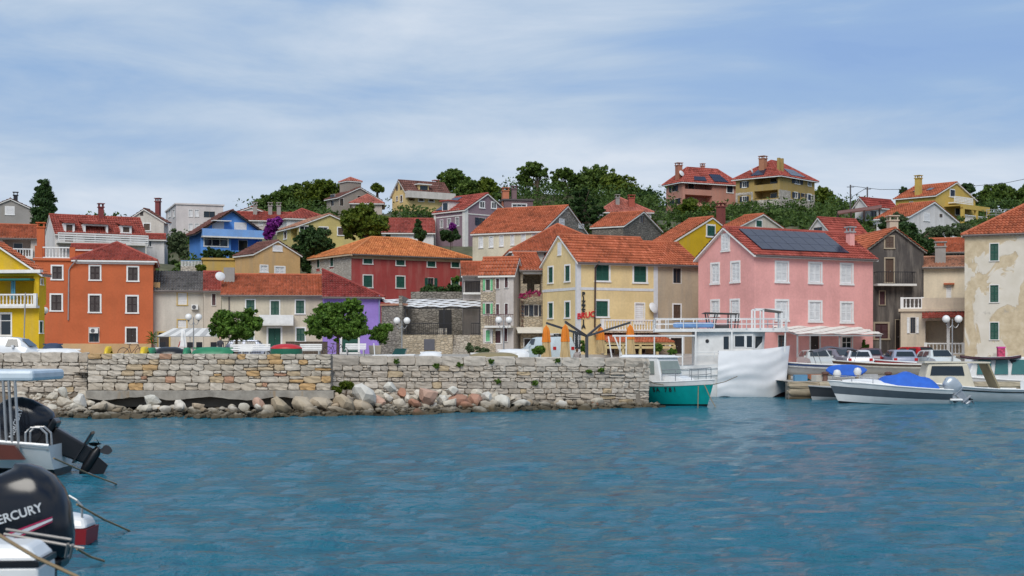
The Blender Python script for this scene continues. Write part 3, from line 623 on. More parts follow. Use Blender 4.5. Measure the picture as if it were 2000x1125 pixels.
h = house('cream_terrace_house', 'small cream house with white balustraded terrace and red porch roof', 106, 1759, -16, 1884, b=3.8, ye=608, yb=692, roof='flat', wall=SMALLC, tiles=SMALLC,
    wins=[('R', 1778, 620, 1788, 651, 'kW'), ('R', 1787, 678, 1798, 690, 'k'), ('R', 1807, 626, 1882, 692, 'H', 1.8)])
CT = h; balustrade(h.root, (.1, .12, h.lze+.18), (h.uz('R', 1802, 600)[0], .12, h.lze+.18), .85, M_white); ua, ub = h.uz('R', 1801, 620)[0], h.a
MB().box(ua, ub, .0, .15, h.lze+.18, h.lze+.98).build('terrace_parapet', SMALLC, h.root)
balustrade(h.root, (ua+.25, .1, .0), (ub-.1, .1, .0), .85, M_white, piers=True); mb = MB(); mb.uv = []; Pr = h.put['R']
tile_plane(mb, Pr(ua, h.lze-.55, 1.1), Pr(ub+.1, h.lze-.45, 1.1), Pr(ub+.1, h.lze-.02, -.05), Pr(ua, h.lze-.12, -.05)); mb.build('porch_roof', T_red, h.root)
mb = MB()
for u in (ua+.12, (ua+ub)/2+.35): mb.beam((u, .12, 0), (u, .12, h.lze-.4), .22)
mb.build('porch_column', M_white, h.root)
h = house('cream_upper_house', 'cream wall with orange window hood above the small terrace', 110.5, 1804, -16, 1885, b=6, ye=520, yb=640, roof='gx', yr=503, wall=plaster((.70, .60, .45), .15), tiles=T_old, wins=[('R', 1849, 558, 1857, 587, 'B')], og=.1)
MB().box(h.uz('R', 1843, 555)[0], h.uz('R', 1864, 555)[0], -.35, 0, h.Z(gz(556, 110)), h.Z(gz(553, 110))).build('window_hood', T_or, h.root); chimney(h.root, (h.uz('R', 1837, 505)[0], 1.2, h.lze+.6), .8, .9, GREYW)
h = house('peeling_house', 'tall house with peeling plaster and green shutters at right edge', 98, 1884, -26, 2190, b=10, ye=456, yb=704, roof='hip', yr=378, wall=PEEL, tiles=T_or, o=.2, eave=ST_lt,
    wins=[('R', 1934, 476, 1950, 509, 'g'), ('R', 1934, 557, 1950, 590, 'g'), ('R', 1934, 630, 1950, 663, 'g'), ('R', 2020, 476, 2036, 509, 'g'), ('R', 2020, 557, 2036, 590, 'g')])
# ---- second row and hillside
h = house('balcony_house', 'cream house with red tiles and white balustrade behind yellow house', 135, -60, 18, 72, b=8, ye=461, yb=520, roof='gx', yr=437, wall=plaster((.58, .50, .44), .2), tiles=T_or, wins=[('R', 6, 467, 60, 500, 'O', 1.6)])
balcony(h, 'R', 4, 64, 485, 502, .4, 'bal')
h = house('grey_gabled_house', 'grey rendered gabled house beside tall cypress', 170, -30, 19, 70, b=10, ye=408, yb=455, roof='gy', yr=388, wall=GREYW, tiles=T_br, wins=[('R', 11, 404, 27, 419, 'B'), ('R', 49, 404, 63, 432, 'O', 1.5)]); chimney(h.root, (h.a*.6, 3, h.lze+1.2), .5, .8, M_iron)
h = house('dormer_house', 'white house with three roof dormers and long white balcony', 146, 107, 29, 284, 88, ye=452, yb=505, roof='gx', yr=419, wall=WHT, tiles=T_red, og=.1,
    wins=[('R', 127, 455, 143, 472, 'o'), ('R', 165, 455, 207, 472, 'k'), ('R', 237, 456, 253, 474, 'o')]); DH = h
balcony(h, 'R', 110, 284, 457, 474, 1.2, 'planks')
for (x0, x1, st) in ((125, 146, 0), (163, 211, 1), (236, 257, 0)):
    ua, ub = h.uz('R', x0, 450)[0], h.uz('R', x1, 450)[0]; mb = MB(); zt = h.lze+.75
    mb.box(ua, ua+.22, -.02, 2.6, h.lze-.3, zt).box(ub-.22, ub, -.02, 2.6, h.lze-.3, zt).box(ua, ub, -.03, 2.5, zt, zt+.15); dm = mb.build('dormer', M_white, h.root)
    MB().box(ua+.22, ub-.22, .12 if not st else .9, .2 if not st else 1.0, h.lze-.3, zt).build('dormer_window', flat(SH['o'], .5, name='brown_shutter') if not st else glassmat(), dm)
    mb = MB(); mb.uv = []; tile_plane(mb, (ua-.15, -.3, zt+.16), (ub+.15, -.3, zt+.16), (ub+.15, 2.9, zt+.75), (ua-.15, 2.9, zt+.75)); mb.build('dormer_roof', T_red, dm)
chimney(h.root, (h.uz('R', 208, 430)[0], 2.5, h.lze+1.7), .5, 1.2, flat((.20, .04, .04), .7, name='dark_brick'))
h = house('white_gabled_house', 'white gabled house with maroon chimney behind dormer house', 162, 320, 78, 328, 245, ye=431, yb=520, roof='gx', yr=408, wall=plaster((.66, .62, .56), .2), tiles=T_br, wins=[('L', 274, 414, 280, 421, '.k'), ('L', 281, 437, 293, 450, 'o'), ('L', 286, 470, 297, 482, 'K')])
chimney(h.root, (1.5, h.uz('L', 297, 420)[0], h.lze+.5), .5, 1.8, flat((.20, .04, .04), .7, name='dark_brick'))
h = house('white_annex', 'low white annex with small red roof left of the lane', 156, 286, 14, 321, b=5, ye=466, yb=522, roof='gx', yr=457, wall=WHT, tiles=T_red, wins=[('R', 288, 470, 296, 482, 'K')])
h = house('white_flat_block', 'white flat roofed modern block on the skyline', 190, 344, 20, 436, 324, ye=399, yb=485, roof='flat', wall=plaster((.66, .60, .58), .12), tiles=plaster((.66, .60, .58), .12),
    wins=[('R', 369, 410, 376, 423, 'B'), ('R', 381, 410, 388, 423, 'B'), ('R', 369, 437, 376, 450, 'B'), ('R', 381, 437, 388, 450, 'B'), ('R', 398, 413, 420, 425, 'k'), ('L', 329, 411, 333, 424, 'B'), ('L', 338, 410, 341, 424, 'B'), ('L', 331, 437, 334, 450, 'B')])
h = house('blue_house', 'bright blue gabled house with wide solid balcony', 160, 392, 27, 512, 370, ye=449, yb=505, roof='gy', yr=411, wall=BLUE, tiles=T_br, eave=flat((.03, .025, .025), .6, name='dark_eave'), o=.7, og=.6,
    wins=[('R', 459, 436, 480, 450, '.B'), ('R', 416, 434, 436, 447, '.B'), ('R', 399, 461, 445, 481, 'P'), ('R', 451, 463, 506, 490, 'O', 1.2)])
balcony(h, 'R', 392, 511, 448, 462, .9, 'solid', plaster((.22, .42, .80), .1)); mb = MB(); fbox(mb, h.put['R'], h.uz('R', 412, 430)[0], h.uz('R', 447, 430)[0], h.Z(gz(430, 159)), h.Z(gz(428.5, 159)), 0, 1.1); mb.build('door_canopy', M_white, h.root)
h = house('tan_gabled_house', 'tan gabled house with white windows behind cream house', 138, 497, 36, 586, 459, ye=494, yb=560, roof='gy', yr=470, wall=TAN, tiles=T_br, o=.2, og=.15,
    wins=[('R', 534, 481, 550, 490, '.B'), ('R', 509, 519, 522, 531, 'W'), ('R', 538, 522, 555, 536, 'W')])
h = house('ochre_shed', 'low ochre lean-to wall beside the tan house', 141, 396, 12, 459, b=4, ye=507, yb=540, roof='flat', wall=plaster((.52, .35, .10), .2), tiles=plaster((.52, .35, .10), .2))
h = house('yellow_gabled_house', 'soft yellow gabled house with bougainvillea at its corner', 154, 583, 26, 702, 541, ye=440, yb=490, roof='gy', yr=418, wall=YSOFT, tiles=T_old, eave=M_trim, o=.3,
    wins=[('R', 586, 442, 604, 453, 'K'), ('R', 624, 444, 640, 458, 'K'), ('R', 660, 445, 672, 459, 'o'), ('L', 568, 447, 580, 466, 'O', 1.2), ('L', 555, 452, 560, 466, 'o')])
h = house('white_hipped_house', 'white house with red hipped roof behind bougainvillea', 170, 560, 20, 640, 540, ye=424, yb=450, roof='hip', yr=408, wall=WHT, tiles=T_red, wins=[('R', 600, 428, 607, 436, 'k')])
h = house('long_red_roofed_house', 'long low house with red roof left of bougainvillea', 176, 458, 10, 572, b=9, ye=428, yb=455, roof='gx', yr=414, wall=plaster((.5, .45, .42), .2), tiles=T_red, wins=[('R', 505, 431, 513, 440, 'B'), ('R', 540, 432, 546, 440, 'B')])
for x in (498, 528, 545): chimney(h.root, (h.uz('R', x, 415)[0], 3.2, h.lze+1.0), .5, 1.0, GREYW)
h = house('pale_gable_house', 'pale gable peeping above the long red roof', 198, 462, 3, 520, b=8, ye=414, yb=440, roof='gy', yr=404, wall=WHT, tiles=T_pink)
h = house('red_house', 'long dark red house with green shutters and orange hipped roof', 134, 686, 33, 917, 607, ye=493, yb=600, roof='hip', yr=465, wall=REDW, tiles=T_lt, eave=plaster((.60, .46, .32), .2), o=.4,
    wins=[('R', x0, y0, x1, y1, 'g') for x0, x1, y0, y1 in ((710, 727, 496, 515), (774, 790, 499, 518), (835, 850, 502, 521), (882, 897, 503, 522), (710, 727, 538, 561), (774, 790, 540, 562), (882, 896, 544, 563))] + [('R', 836, 543, 847, 562, 'kG'), ('L', 619, 505, 624, 523, 'g'), ('L', 645, 500, 651, 520, 'g')])
P = h.put['L']; mb = MB(); l0 = [sorted((h.uz('L', x0, 510)[0], h.uz('L', x1, 510)[0])) for x0, x1 in ((645, 651), (619, 624))]; ed = [0]+[v for q in l0 for v in (q[0]-.12, q[1]+.12)]+[h.b]
for i in range(0, len(ed), 2): fbox(mb, P, ed[i]-(.0 if i else .03), ed[i+1], -3, h.lze-.1, 0, .03)
for (q, y0, y1) in ((l0[0], 497, 524), (l0[1], 502, 527)): fbox(mb, P, q[0]-.12, q[1]+.12, -3, h.Z(gz(y1, 137)), 0, .03)
mb.build('stone_facing', ST_lt, h.root); mb = MB(); fbox(mb, h.put['R'], 0, h.a, h.lze-.55, h.lze-.12, 0, .06); mb.build('cornice', plaster((.60, .44, .28), .2), h.root)
h = house('red_roofed_cottage', 'white cottage with red roof beside slim cypress', 160, 738, 4, 847, b=8, ye=452, yb=478, roof='gx', yr=427, wall=WHT, tiles=T_red, wins=[('R', 753, 455, 763, 475, 'dG')])
h = house('grey_unfinished_house', 'grey unrendered house with little tower on the ridge', 206, 662, 35, 742, 638, ye=384, yb=420, roof='gy', yr=366, wall=plaster((.30, .26, .22), .5), tiles=T_br, wins=[('R', 698, 382, 704, 390, 'k'), ('R', 664, 388, 671, 402, 'k'), ('L', 645, 380, 654, 388, 'k'), ('L', 646, 392, 652, 402, 'k')])
MB().box(2.0, 4.2, 1, 3.5, 0, h.lze+2.6).build('tower', plaster((.33, .28, .24), .5), h.root); pl, li = roof_planes('hip', 4.2, 3.5, h.lze+2.6, h.lze+3.2, .15, .1, 2.0, 1); add_roof(h.root, pl, li, T_pink, .36, .5)
h = house('small_pink_roofed_house', 'small brick house with pale red roof left of the yellow villa', 198, 687, 5, 746, b=7, ye=395, yb=420, roof='hip', yr=380, wall=plaster((.45, .38, .33), .3), tiles=T_pink, wins=[('R', 695, 398, 700, 408, 'k'), ('R', 708, 397, 725, 406, 'o')])
h = house('yellow_villa', 'yellow villa with arched loggias on the hilltop', 200, 794, 33, 880, 766, ye=376, yb=408, roof='gx', yr=352, wall=YCR, tiles=T_br, eave=M_trim,
    wins=[('R', 798, 381, 810, 392, 'H', 1.2), ('R', 818, 383, 827, 393, 'o'), ('R', 838, 384, 847, 394, 'o'), ('R', 857, 385, 873, 395, 'H', 1.2), ('L', 774, 362, 777, 372, '.k'), ('L', 782, 360, 785, 371, '.k'), ('L', 782, 382, 786, 394, 'o'), ('L', 774, 384, 777, 392, 'o')])
mb = MB(); fbox(mb, h.put['R'], -.2, h.a+.3, h.lze-.75, h.lze+.2, 0, .9); mb.build('fascia', plaster((.62, .58, .53), .2), h.root); chimney(h.root, (h.a*.9, 3, h.lze+1.2), .7, .8, T_pink)
MB().box(h.a*.32, h.a*.55, .6, 2.6, h.lze+.2, h.lze+1.3).build('dormer', YCR, h.root); MB().box(h.a*.35, h.a*.52, .58, .6, h.lze+.5, h.lze+1.2).build('dormer_window', glassmat(), h.root); MB().box(h.a*.28, h.a*.59, .2, 2.8, h.lze+1.3, h.lze+1.45).build('dormer_roof', M_trim, h.root)
h = house('mauve_house', 'mauve house with white corner strips and dormer on the slope', 160, 908, 42, 993, 848, ye=408, yb=478, roof='gy', yr=378, wall=MAUVE, tiles=T_red, eave=M_trim, o=.2,
    wins=[('L', 862, 413, 867, 419, 'k'), ('L', 875, 411, 880, 416, 'k'), ('L', 891, 408.5, 896, 415, 'k'), ('L', 860, 430, 865, 445, 'K'), ('L', 874, 428, 880, 443, 'K'), ('L', 890, 425, 896, 441, 'K'), ('R', 937, 394, 946, 406, '.K'), ('R', 960, 395, 969, 407, '.K'), ('R', 935, 426, 948, 440, 'kN'), ('R', 959, 427, 968, 438, 'kN')])
Pr, Pl = h.put['R'], h.put['L']; mb = MB(); fbox(mb, Pr, -.04, .45, -3, h.lze, 0, .05); fbox(mb, Pl, 0, .4, -3, h.lze-.1, 0, .05); fbox(mb, Pl, h.b-.3, h.b, -3, h.lze-.1, 0, .05); zq = h.Z(gz(418, 160)); fbox(mb, Pr, .46, h.a, zq, zq+.12, 0, .04); fbox(mb, Pl, .41, h.b-.31, zq-.15, zq-.03, 0, .04); mb.build('corner_strip', M_trim, h.root)
solar(h, h.pl[1] if h.pl[1][0][0] < 1 else h.pl[0], (.05, .1), (.32, .9), 3, 3)
yd = h.b*.62; MB().box(-.05, 1.8, yd-.6, yd+.6, h.lze-.1, h.lze+1.1).build('dormer', M_trim, h.root); MB().box(-.08, -.05, yd-.4, yd+.4, h.lze+.1, h.lze+.9).build('dormer_window', glassmat(), h.root); MB().box(-.3, 2.2, yd-.8, yd+.8, h.lze+1.1, h.lze+1.25).build('dormer_roof', T_red, h.root)
h = house('glazed_annex', 'dark mauve annex with wide windows and brick chimney', 176, 985, 10, 1041, b=7, ye=391, yb=430, roof='flat', wall=plaster((.20, .13, .14), .15), tiles=flat((.10, .08, .08), .7, name='dark_felt'), wins=[('R', 1001, 399, 1028, 412, 'P')])
chimney(h.root, (.3, 1.0, h.lze), .8, 1.2, flat((.50, .17, .09), .8, name='orange_brick')); chimney(h.root, (1.5, 1.6, h.lze), .6, 1.5, plaster((.22, .14, .15), .1))
h = house('white_shuttered_long_house', 'long pale cream house with white shutters and stone gable', 132, 1060, 62, 1152, 923, ye=449, yb=520, roof='gy', yr=402, wall=LCREAM, tiles=T_or, o=.2, og=.15,
    wins=[('L', x0, y0, x1, y0+20, 'W') for x0, x1, y0 in ((936, 943, 464), (956, 963, 463), (976, 983, 461), (998, 1004, 459), (1019, 1026, 457), (1040, 1048, 455))])
P = h.put['R']; mb = MB(); mb.poly([P(-.03, -3, .03), P(h.a+.03, -3, .03), P(h.a+.03, h.lze, .03), P(h.a/2, h.zr-.06, .03), P(-.03, h.lze, .03)]); mb.build('gable_stone', ST_grey, h.root)
for (x0, y0, x1, y1) in ((1091, 428, 1101, 441), (1129, 431, 1139, 441)): u0, u1 = h.uz('R', x0, y0)[0], h.uz('R', x1, y0)[0]; shutter_leaf(P, u0, u1, h.Z(gz(y1, 136)), h.Z(gz(y0, 136)), .05).build('shutter', flat(SH['W'], .55, name='shutter_paint'), h.root)
h = house('hipped_roof_house', 'white house with broad red hipped roof behind the pizzeria', 121, 1003, 4, 1205, b=13, ye=487, yb=600, roof='hip', yr=438, wall=plaster((.62, .60, .56), .2), tiles=T_or, wins=[('R', 1022, 497, 1030, 509, 'k'), ('R', 1042, 494, 1050, 505, 'k'), ('R', 1062, 488.5, 1070, 499, 'k')], o=.4)
h = house('lean_to_house', 'low tiled terrace house with iron roof balcony right of red house', 121, 905, 3, 942, b=7, ye=536, yb=600, roof='gx', yr=512, wall=plaster((.50, .45, .42), .4), tiles=T_or, wins=[('R', 908, 548, 938, 575, 'H', 1.5)])
balcony(h, 'R', 904, 941, 550, 571, .5, 'iron', M_iron)
h = house('stone_gable_house', 'grey stone gabled house with red roof above hipped roof', 150, 1217, 56, 1291, 1156, ye=440, yb=470, roof='gy', yr=413, wall=ST_dk, tiles=T_or, o=.15, wins=[('R', 1250, 421, 1257, 435, '.k')])
h = house('upper_red_roofed_house', 'pale house with red hipped roof and brick chimney below pines', 188, 1172, 5, 1272, b=10, ye=412, yb=430, roof='hip', yr=386, wall=WHT, tiles=T_pink); chimney(h.root, (h.a*.66, 2.0, h.lze+.7), .8, 1.2, flat((.35, .08, .05), .8, name='red_brick')); chimney(h.root, (h.a*.4, 2.5, h.lze+1), .5, 1.0, GREYW)
h = house('mustard_house', 'mustard yellow gable with one green shutter behind pink house', 119, 1312, 40, 1466, 1268, ye=473, yb=520, roof='gy', yr=424, wall=MUST, tiles=T_or, o=.15, og=.1, wins=[('R', 1381, 441, 1395, 461, '.G')])
h = house('cream_gable_house', 'cream gable with small green shutter above pink roof', 150, 1437, 42, 1539, 1404, ye=444, yb=470, roof='gy', yr=418, wall=plaster((.60, .53, .44), .2), tiles=T_or, eave=M_trim, wins=[('R', 1477, 431, 1487, 443, '.G')]); chimney(h.root, (h.a*.2, 3.5, h.lze+1.5), .7, 1.0, flat((.20, .05, .04), .8, name='dark_red_brick'))
h = house('pink_hill_house', 'salmon pink villa with stacked loggias high on the hill', 214, 1333, 26, 1442, 1301, ye=350, yb=416, roof='hip', yr=329, wall=PKH, tiles=T_red, eave=M_white, o=.5,
    wins=[('R', 1338, 353, 1391, 370, 'O', 2.0), ('R', 1338, 381, 1391, 396, 'O', 2.0), ('R', 1420, 363, 1431, 376, 'N'), ('L', 1312, 363, 1320, 374, 'kN'), ('L', 1318, 388, 1325, 399, 'kN'), ('L', 1304, 393, 1310, 402, 'kN')])
chimney(h.root, (.3, 1.5, h.lze+.5), .8, 1.7, flat((.40, .16, .10), .8, name='brick')); chimney(h.root, (h.a*.52, 2.5, h.lze+1), .5, 1.5, PKH); dish(h.root, (.3, .6, h.lze+1), .5); solar(h, h.pl[0], (.55, .12), (.8, .6), 4, 2); solar(h, h.pl[0], (.2, .12), (.42, .4), 4, 1)
h = house('olive_hill_house', 'olive yellow villa with stone ground floor and solar roof', 208, 1523, 48, 1591, 1437, ye=339, yb=406, roof='hip', yr=315, wall=OLIVE, tiles=T_red, eave=M_white, o=.5,
    wins=[('L', 1473, 342, 1519, 360, 'O', 2.2), ('L', 1473, 372, 1519, 388, 'O', 2.2), ('L', 1450, 355, 1458, 366, 'KN'), ('L', 1450, 384, 1458, 394, 'KN'), ('R', 1552, 348, 1562, 359, 'KN'), ('R', 1578, 351, 1584, 363, 'K'), ('R', 1551, 376, 1558, 387, 'KN'), ('R', 1567, 378, 1572, 385, 'kN'), ('R', 1578, 380, 1584, 391, 'N')])
zq = h.Z(gz(370, 208))
def band(h, face, z0, z1, m, wins, name='stone_facing', d=.05):
    P = h.put[face]; L = h.a if face == 'R' else h.b; us = [0, L]; rects = []
    for (x0, y0, x1, y1) in wins:
        u0, u1 = sorted((h.uz(face, x0, y0)[0], h.uz(face, x1, y0)[0])); dd = h.dep(face, (u0+u1)/2); rects.append((u0-.2, u1+.2, h.Z(gz(y1, dd))-.15, h.Z(gz(y0, dd))+.15))
    us = sorted({0, L, *[max(0, min(L, v)) for r_ in rects for v in r_[:2]]}); mb = MB()
    for i in range(len(us)-1):
        um = (us[i]+us[i+1])/2; cuts = sorted([(r_[2], r_[3]) for r_ in rects if r_[0] < um < r_[1]]); z = z0
        for c0, c1 in cuts+[(z1, z1)]:
            c0 = min(c0, z1)
            if c0 > z+.01: fbox(mb, P, us[i], us[i+1], z, c0, 0, d)
            z = max(z, c1)
    mb.build(name, m, h.root)
band(h, 'L', -3, zq, ST_lt, [(1473, 372, 1519, 388), (1443, 383, 1465, 395)]); band(h, 'R', -3, zq, ST_lt, [(1545, 375, 1564, 388), (1563, 377, 1573, 386), (1578, 380, 1584, 391)])
chimney(h.root, (1.5, h.b*.5, h.lze+1.2), .9, 1.4, flat((.40, .18, .10), .8, name='brick')); dish(h.root, (-.1, h.b*.62, h.lze+.9), .5)
for k in (0, .9): chimney(h.root, (1.2+k, .9, h.lze+.3), .38, 2.2, OLIVE, cap=False)
solar(h, h.pl[0], (.3, .1), (.72, .5), 4, 2); q = [p for p in h.pl if p[0][0] < 0 and p[1][0] < 0]; 
if q: solar(h, q[0], (.35, .1), (.65, .45), 3, 2)
h = house('white_skylight_house', 'small white gable with red roof and skylight above pink house', 140, 1622, 30, 1692, 1577, ye=452, yb=480, roof='gx', yr=425, wall=WHT, tiles=T_red, wins=[('L', 1590, 444, 1606, 455, 'k')])
h = house('pergola_house', 'white house with dark timber pergola on the upper slope', 178, 1692, 35, 1749, 1670, ye=399, yb=440, roof='gx', yr=386, wall=WHT, tiles=T_dk, wins=[('R', 1700, 412, 1712, 430, 'k')])
mb = MB(); q0, q1, q2, q3 = [hp(h, x, y, d) for x, y, d in ((1636, 417, 172), (1722, 406, 172), (1722, 400, 178), (1636, 412, 178))]; mb.hexa([p-Vector((0, 0, .15)) for p in (q0, q1, q2, q3)]+[q0, q1, q2, q3]); pg = mb.build('pergola_roof', T_br, h.root); mb = MB()
for t in (0, .3, .6, .95): p = q0.lerp(q1, t); mb.beam(p-Vector((0, 0, 3.5)), p, .14)
mb.build('pergola_post', flat((.06, .03, .025), .7, name='dark_timber'), pg)
h = house('yellow_hill_house', 'yellow gabled house with white balcony and roof windows', 188, 1828, 42, 1905, 1749, ye=380, yb=436, roof='gy', yr=356, wall=YHILL, tiles=T_or, eave=M_white, o=.35,
    wins=[('R', 1856, 371, 1864, 384, 'N'), ('R', 1866, 405, 1874, 420, 'N'), ('L', 1777, 394, 1783, 400, 'B')]); balcony(h, 'R', 1852, 1888, 385, 396, 1.0, 'planks')
chimney(h.root, (.6, 3.0, h.lze+.8), .7, 1.6, YHILL); zq = h.Z(gz(402, 186)); mb = MB(); Pr = h.put['R']
for u in (2.2, 5.6, 8.6): mb.beam(Pr(u, -1, 2.6), Pr(u, zq, 2.6), .4)
mb.beam(Pr(2.0, zq, 2.6), Pr(8.8, zq, 2.6), .42, .5); mb.box(2.0, 8.8, -2.8, 0, zq+.2, zq+.35); mb.build('porch', YHILL, h.root); balustrade(h.root, Pr(2.4, h.Z(gz(430, 186)), 2.6), Pr(8.4, h.Z(gz(430, 186)), 2.6), .9, M_white, piers=False)
pl = h.pl[1] if h.pl[1][0][0] < 1 else h.pl[0]; solar(h, pl, (.25, .45), (.42, .6), 1, 1); solar(h, pl, (.55, .45), (.68, .62), 1, 1)
h = house('white_gable_house', 'plain white gable with red roof below the yellow hill house', 152, 1776, 42, 1868, 1712, ye=421, yb=470, roof='gy', yr=394, wall=WHT, tiles=T_or, eave=M_white, o=.3, wins=[('R', 1804, 417, 1815, 431, 'B'), ('R', 1835, 418, 1840, 424, 'k')])
h = house('low_tiled_house', 'low red tiled roofs tucked left of the peeling house', 126, 1818, -16, 1890, b=8, ye=491, yb=540, roof='gx', yr=467, wall=ST_dk, tiles=T_or, wins=[('R', 1868, 493, 1874, 500, 'k')])
# ------------------------------------------------------------------ terrain, quay, water
def ground_mat(name, c1, c2, scale=2., rough=.95, bs=.3):
    m, t, b = new_mat(name); ov = nn(t, 'ShaderNodeNewGeometry').outputs['Position']; n = noise(t, ov, scale, 6, .6)
    big = ramp(t, noise(t, ov, scale*.12, 4), [(.3, (.75,)*3), (.7, (1.1,)*3)])
    col = mixc(t, 1., ramp(t, n, [(.3, c1), (.7, c2)]), big, 'MULTIPLY'); t.links.new(col, b.inputs['Base Color']); b.inputs['Roughness'].default_value = rough; bump(t, b, n, bs, .05); return m
# control points: house feet, the shore street, the skyline
def pz(y, x=None):                                   # height of the promenade: falls to the wall and towards the pizzeria
    z = 1.5+(min(105, max(53, y))-53)*.0083
    if x is not None:
        q = max(0, min(1, (1000+x/y*F-1000)/130)); z -= .75*q*q*(3-2*q)*max(0, min(1, (108-y)/8))
    return z
pts = list(TERR)+[(x, y, 1.3) for x in range(-12, 0, 2) for y in (114, 118, 122, 126, 128)]+[(x, 120, 1.9) for x in range(-80, 90, 8)]+[(x, 112, 1.9) for x in range(-80, 90, 8)]
pts += [(gx(px, d), d, gz(py, d)) for px, py, d in ((560, 425, 220), (600, 412, 225), (900, 395, 230), (1040, 378, 235), (1120, 380, 235), (1200, 400, 225), (1270, 408, 215), (1620, 415, 215), (1950, 415, 210), (2080, 415, 210), (-60, 450, 190), (200, 440, 190), (1000, 420, 190), (1560, 440, 170), (1480, 425, 190))]
pts += [(gx(px, d), d, gz(py, d)-1.5) for px, py, d in ((0, 470, 260), (400, 455, 260), (700, 425, 280), (1000, 400, 290), (1300, 415, 280), (1600, 415, 270), (2000, 420, 260), (2300, 425, 230), (-300, 470, 230))]
PA = np.array(pts)
def tz(x, y):
    d2 = (PA[:, 0]-x)**2+(PA[:, 1]-y)**2+2.; w_ = 1/d2**1.6; return float((w_*PA[:, 2]).sum()/w_.sum())
mb = MB(); NX, NY = 90, 60; rows = []
for j in range(NY+1):
    y = 109+(330-109)*(j/NY)**1.15; hw = y*.62+10
    rows.append([(-hw+2*hw*i/NX, y, tz(-hw+2*hw*i/NX, y)-(.35 if y < 125 else .0)-(max(0, y-290)*.3)) for i in range(NX+1)])
mb.grid(rows).build('hillside', ground_mat('hillside_earth', (.06, .065, .03), (.13, .125, .07), 1.2), smooth=True, kind='structure')
M_pave = ground_mat('paving', (.34, .31, .27), (.44, .41, .36), 3.)
QX = gx(1268, 58)                                   # right end of the raised promenade
rows = []
for j in range(31):
    t = j/30; row = []
    for px in list(range(-700, 1260, 40))+[1268]:
        y0 = 53.3 if px < 171 else 52.2 if px < 646 else float(np.interp(px, [646, 1268], [53.8, 58.2])); y = y0+(126-y0)*t**1.3; x = gx(px, y0)+(gx(px, 126)-gx(px, y0))*t**1.3; row.append((x-(1.3*min(1, (y-58.2)/2)*max(0, (px-1180)/88) if 58.2 < y < 78 else 0), y, pz(y, x) if y < 105 else 1.93))
    rows.append(row)
MB().grid(rows).build('promenade', M_pave, smooth=True, kind='structure')
sd_ = [(QX, 58.2), (QX-.9, 60.4), (gx(1268, 66)-1.3, 66), (gx(1268, 77)-1.3, 77), (gx(1268, 80), 80), (gx(1268, 92), 92)]; mb = MB(); mb.grid([[(x, y, pz(y, x)+.02) for x, y in sd_], [(x, y, -.6) for x, y in sd_]]); mb.build('promenade_side', ground_mat('old_concrete', (.22, .20, .17), (.34, .31, .27), 2.), kind='structure')
# low quay on the right, rising to the house fronts
rows = []
for j in range(15):
    y = 67.0+(112-67.0)*j/14; t_ = max(0, min(1, (y-97)/10)); z = .82+(1.97-.82)*t_*t_*(3-2*t_); x0 = gx(1541, 67) if y < 82 else gx(1262, y)
    rows.append([(x0+(64-x0)*i/12, y, z) for i in range(13)])
mb = MB(); mb.grid(rows); mb.build('quay', ground_mat('quay_concrete', (.30, .28, .25), (.42, .39, .35), 2.), kind='structure')
# water: a sheet of real wavelets, finer towards the camera
def water():
    m, t, b = new_mat('sea_water'); pos = nn(t, 'ShaderNodeNewGeometry').outputs['Position']
    b.inputs['Base Color'].default_value = (.007, .125, .185, 1); b.inputs['Roughness'].default_value = .12; b.inputs['IOR'].default_value = 1.33
    b.inputs['Specular IOR Level'].default_value = .34
    n1 = noise(t, pos, 1, 5, .6, .3, (2.0, 2.6, 1)); n2 = noise(t, pos, 1, 4, .6, .2, (5.5, 7.5, 1)); bump(t, b, math_(t, 'ADD', n1, math_(t, 'MULTIPLY', n2, .35)), 1.0, .26)
    return m
ys = [3.0]
while ys[-1] < 118: ys.append(ys[-1]*1.012+.02)
nx = 300; V = []; rs = np.random.RandomState(3)
wv = [(rs.uniform(.35, 1.25), rs.uniform(-.75, .75), rs.uniform(0, 6.3)) for _ in range(26)]
Yg = np.array(ys)[:, None]; Xg = np.linspace(-1, 1, nx)[None, :]*(Yg*.5+6); Yg = Yg+0*Xg; Z = np.zeros_like(Xg)
for lam, ang, ph in wv:
    k = 2*math.pi/lam; kx, ky = k*math.sin(ang), k*math.cos(ang); Z += .0085*lam**.9*(np.sin(kx*Xg+ky*Yg+ph+.6*np.sin(.31*Xg+.17*Yg+ph)))
Z *= .72+.28*(.5+.5*np.sin(.21*Xg+1.3)*np.sin(.16*Yg))
me = bpy.data.meshes.new('sea'); n_r = len(ys); vv = np.stack([Xg, Yg, Z*np.clip(1.25-Yg/140, .3, 1)], -1).reshape(-1, 3)
ii = (np.arange(n_r-1)[:, None]*nx+np.arange(nx-1)[None, :]).ravel(); fc = np.stack([ii, ii+1, ii+nx+1, ii+nx], -1)
def np_mesh(me, vv, fc):
    k = fc.shape[1]; me.vertices.add(len(vv)); me.vertices.foreach_set('co', vv.astype(np.float32).ravel()); me.loops.add(fc.size); me.loops.foreach_set('vertex_index', fc.astype(np.int32).ravel())
    me.polygons.add(len(fc)); me.polygons.foreach_set('loop_start', np.arange(0, fc.size, k, dtype=np.int32)); me.update(calc_edges=True); return me
np_mesh(me, vv, fc); me.polygons.foreach_set('use_smooth', [True]*len(fc)); link('sea', me, water(), kind='structure')
MB().poly([(-400, -60, -.5), (400, -60, -.5), (400, 400, -3), (-400, 400, -3)]).build('sea_bed', flat((.03, .05, .05), .9, name='sea_bed_mud'), kind='structure')
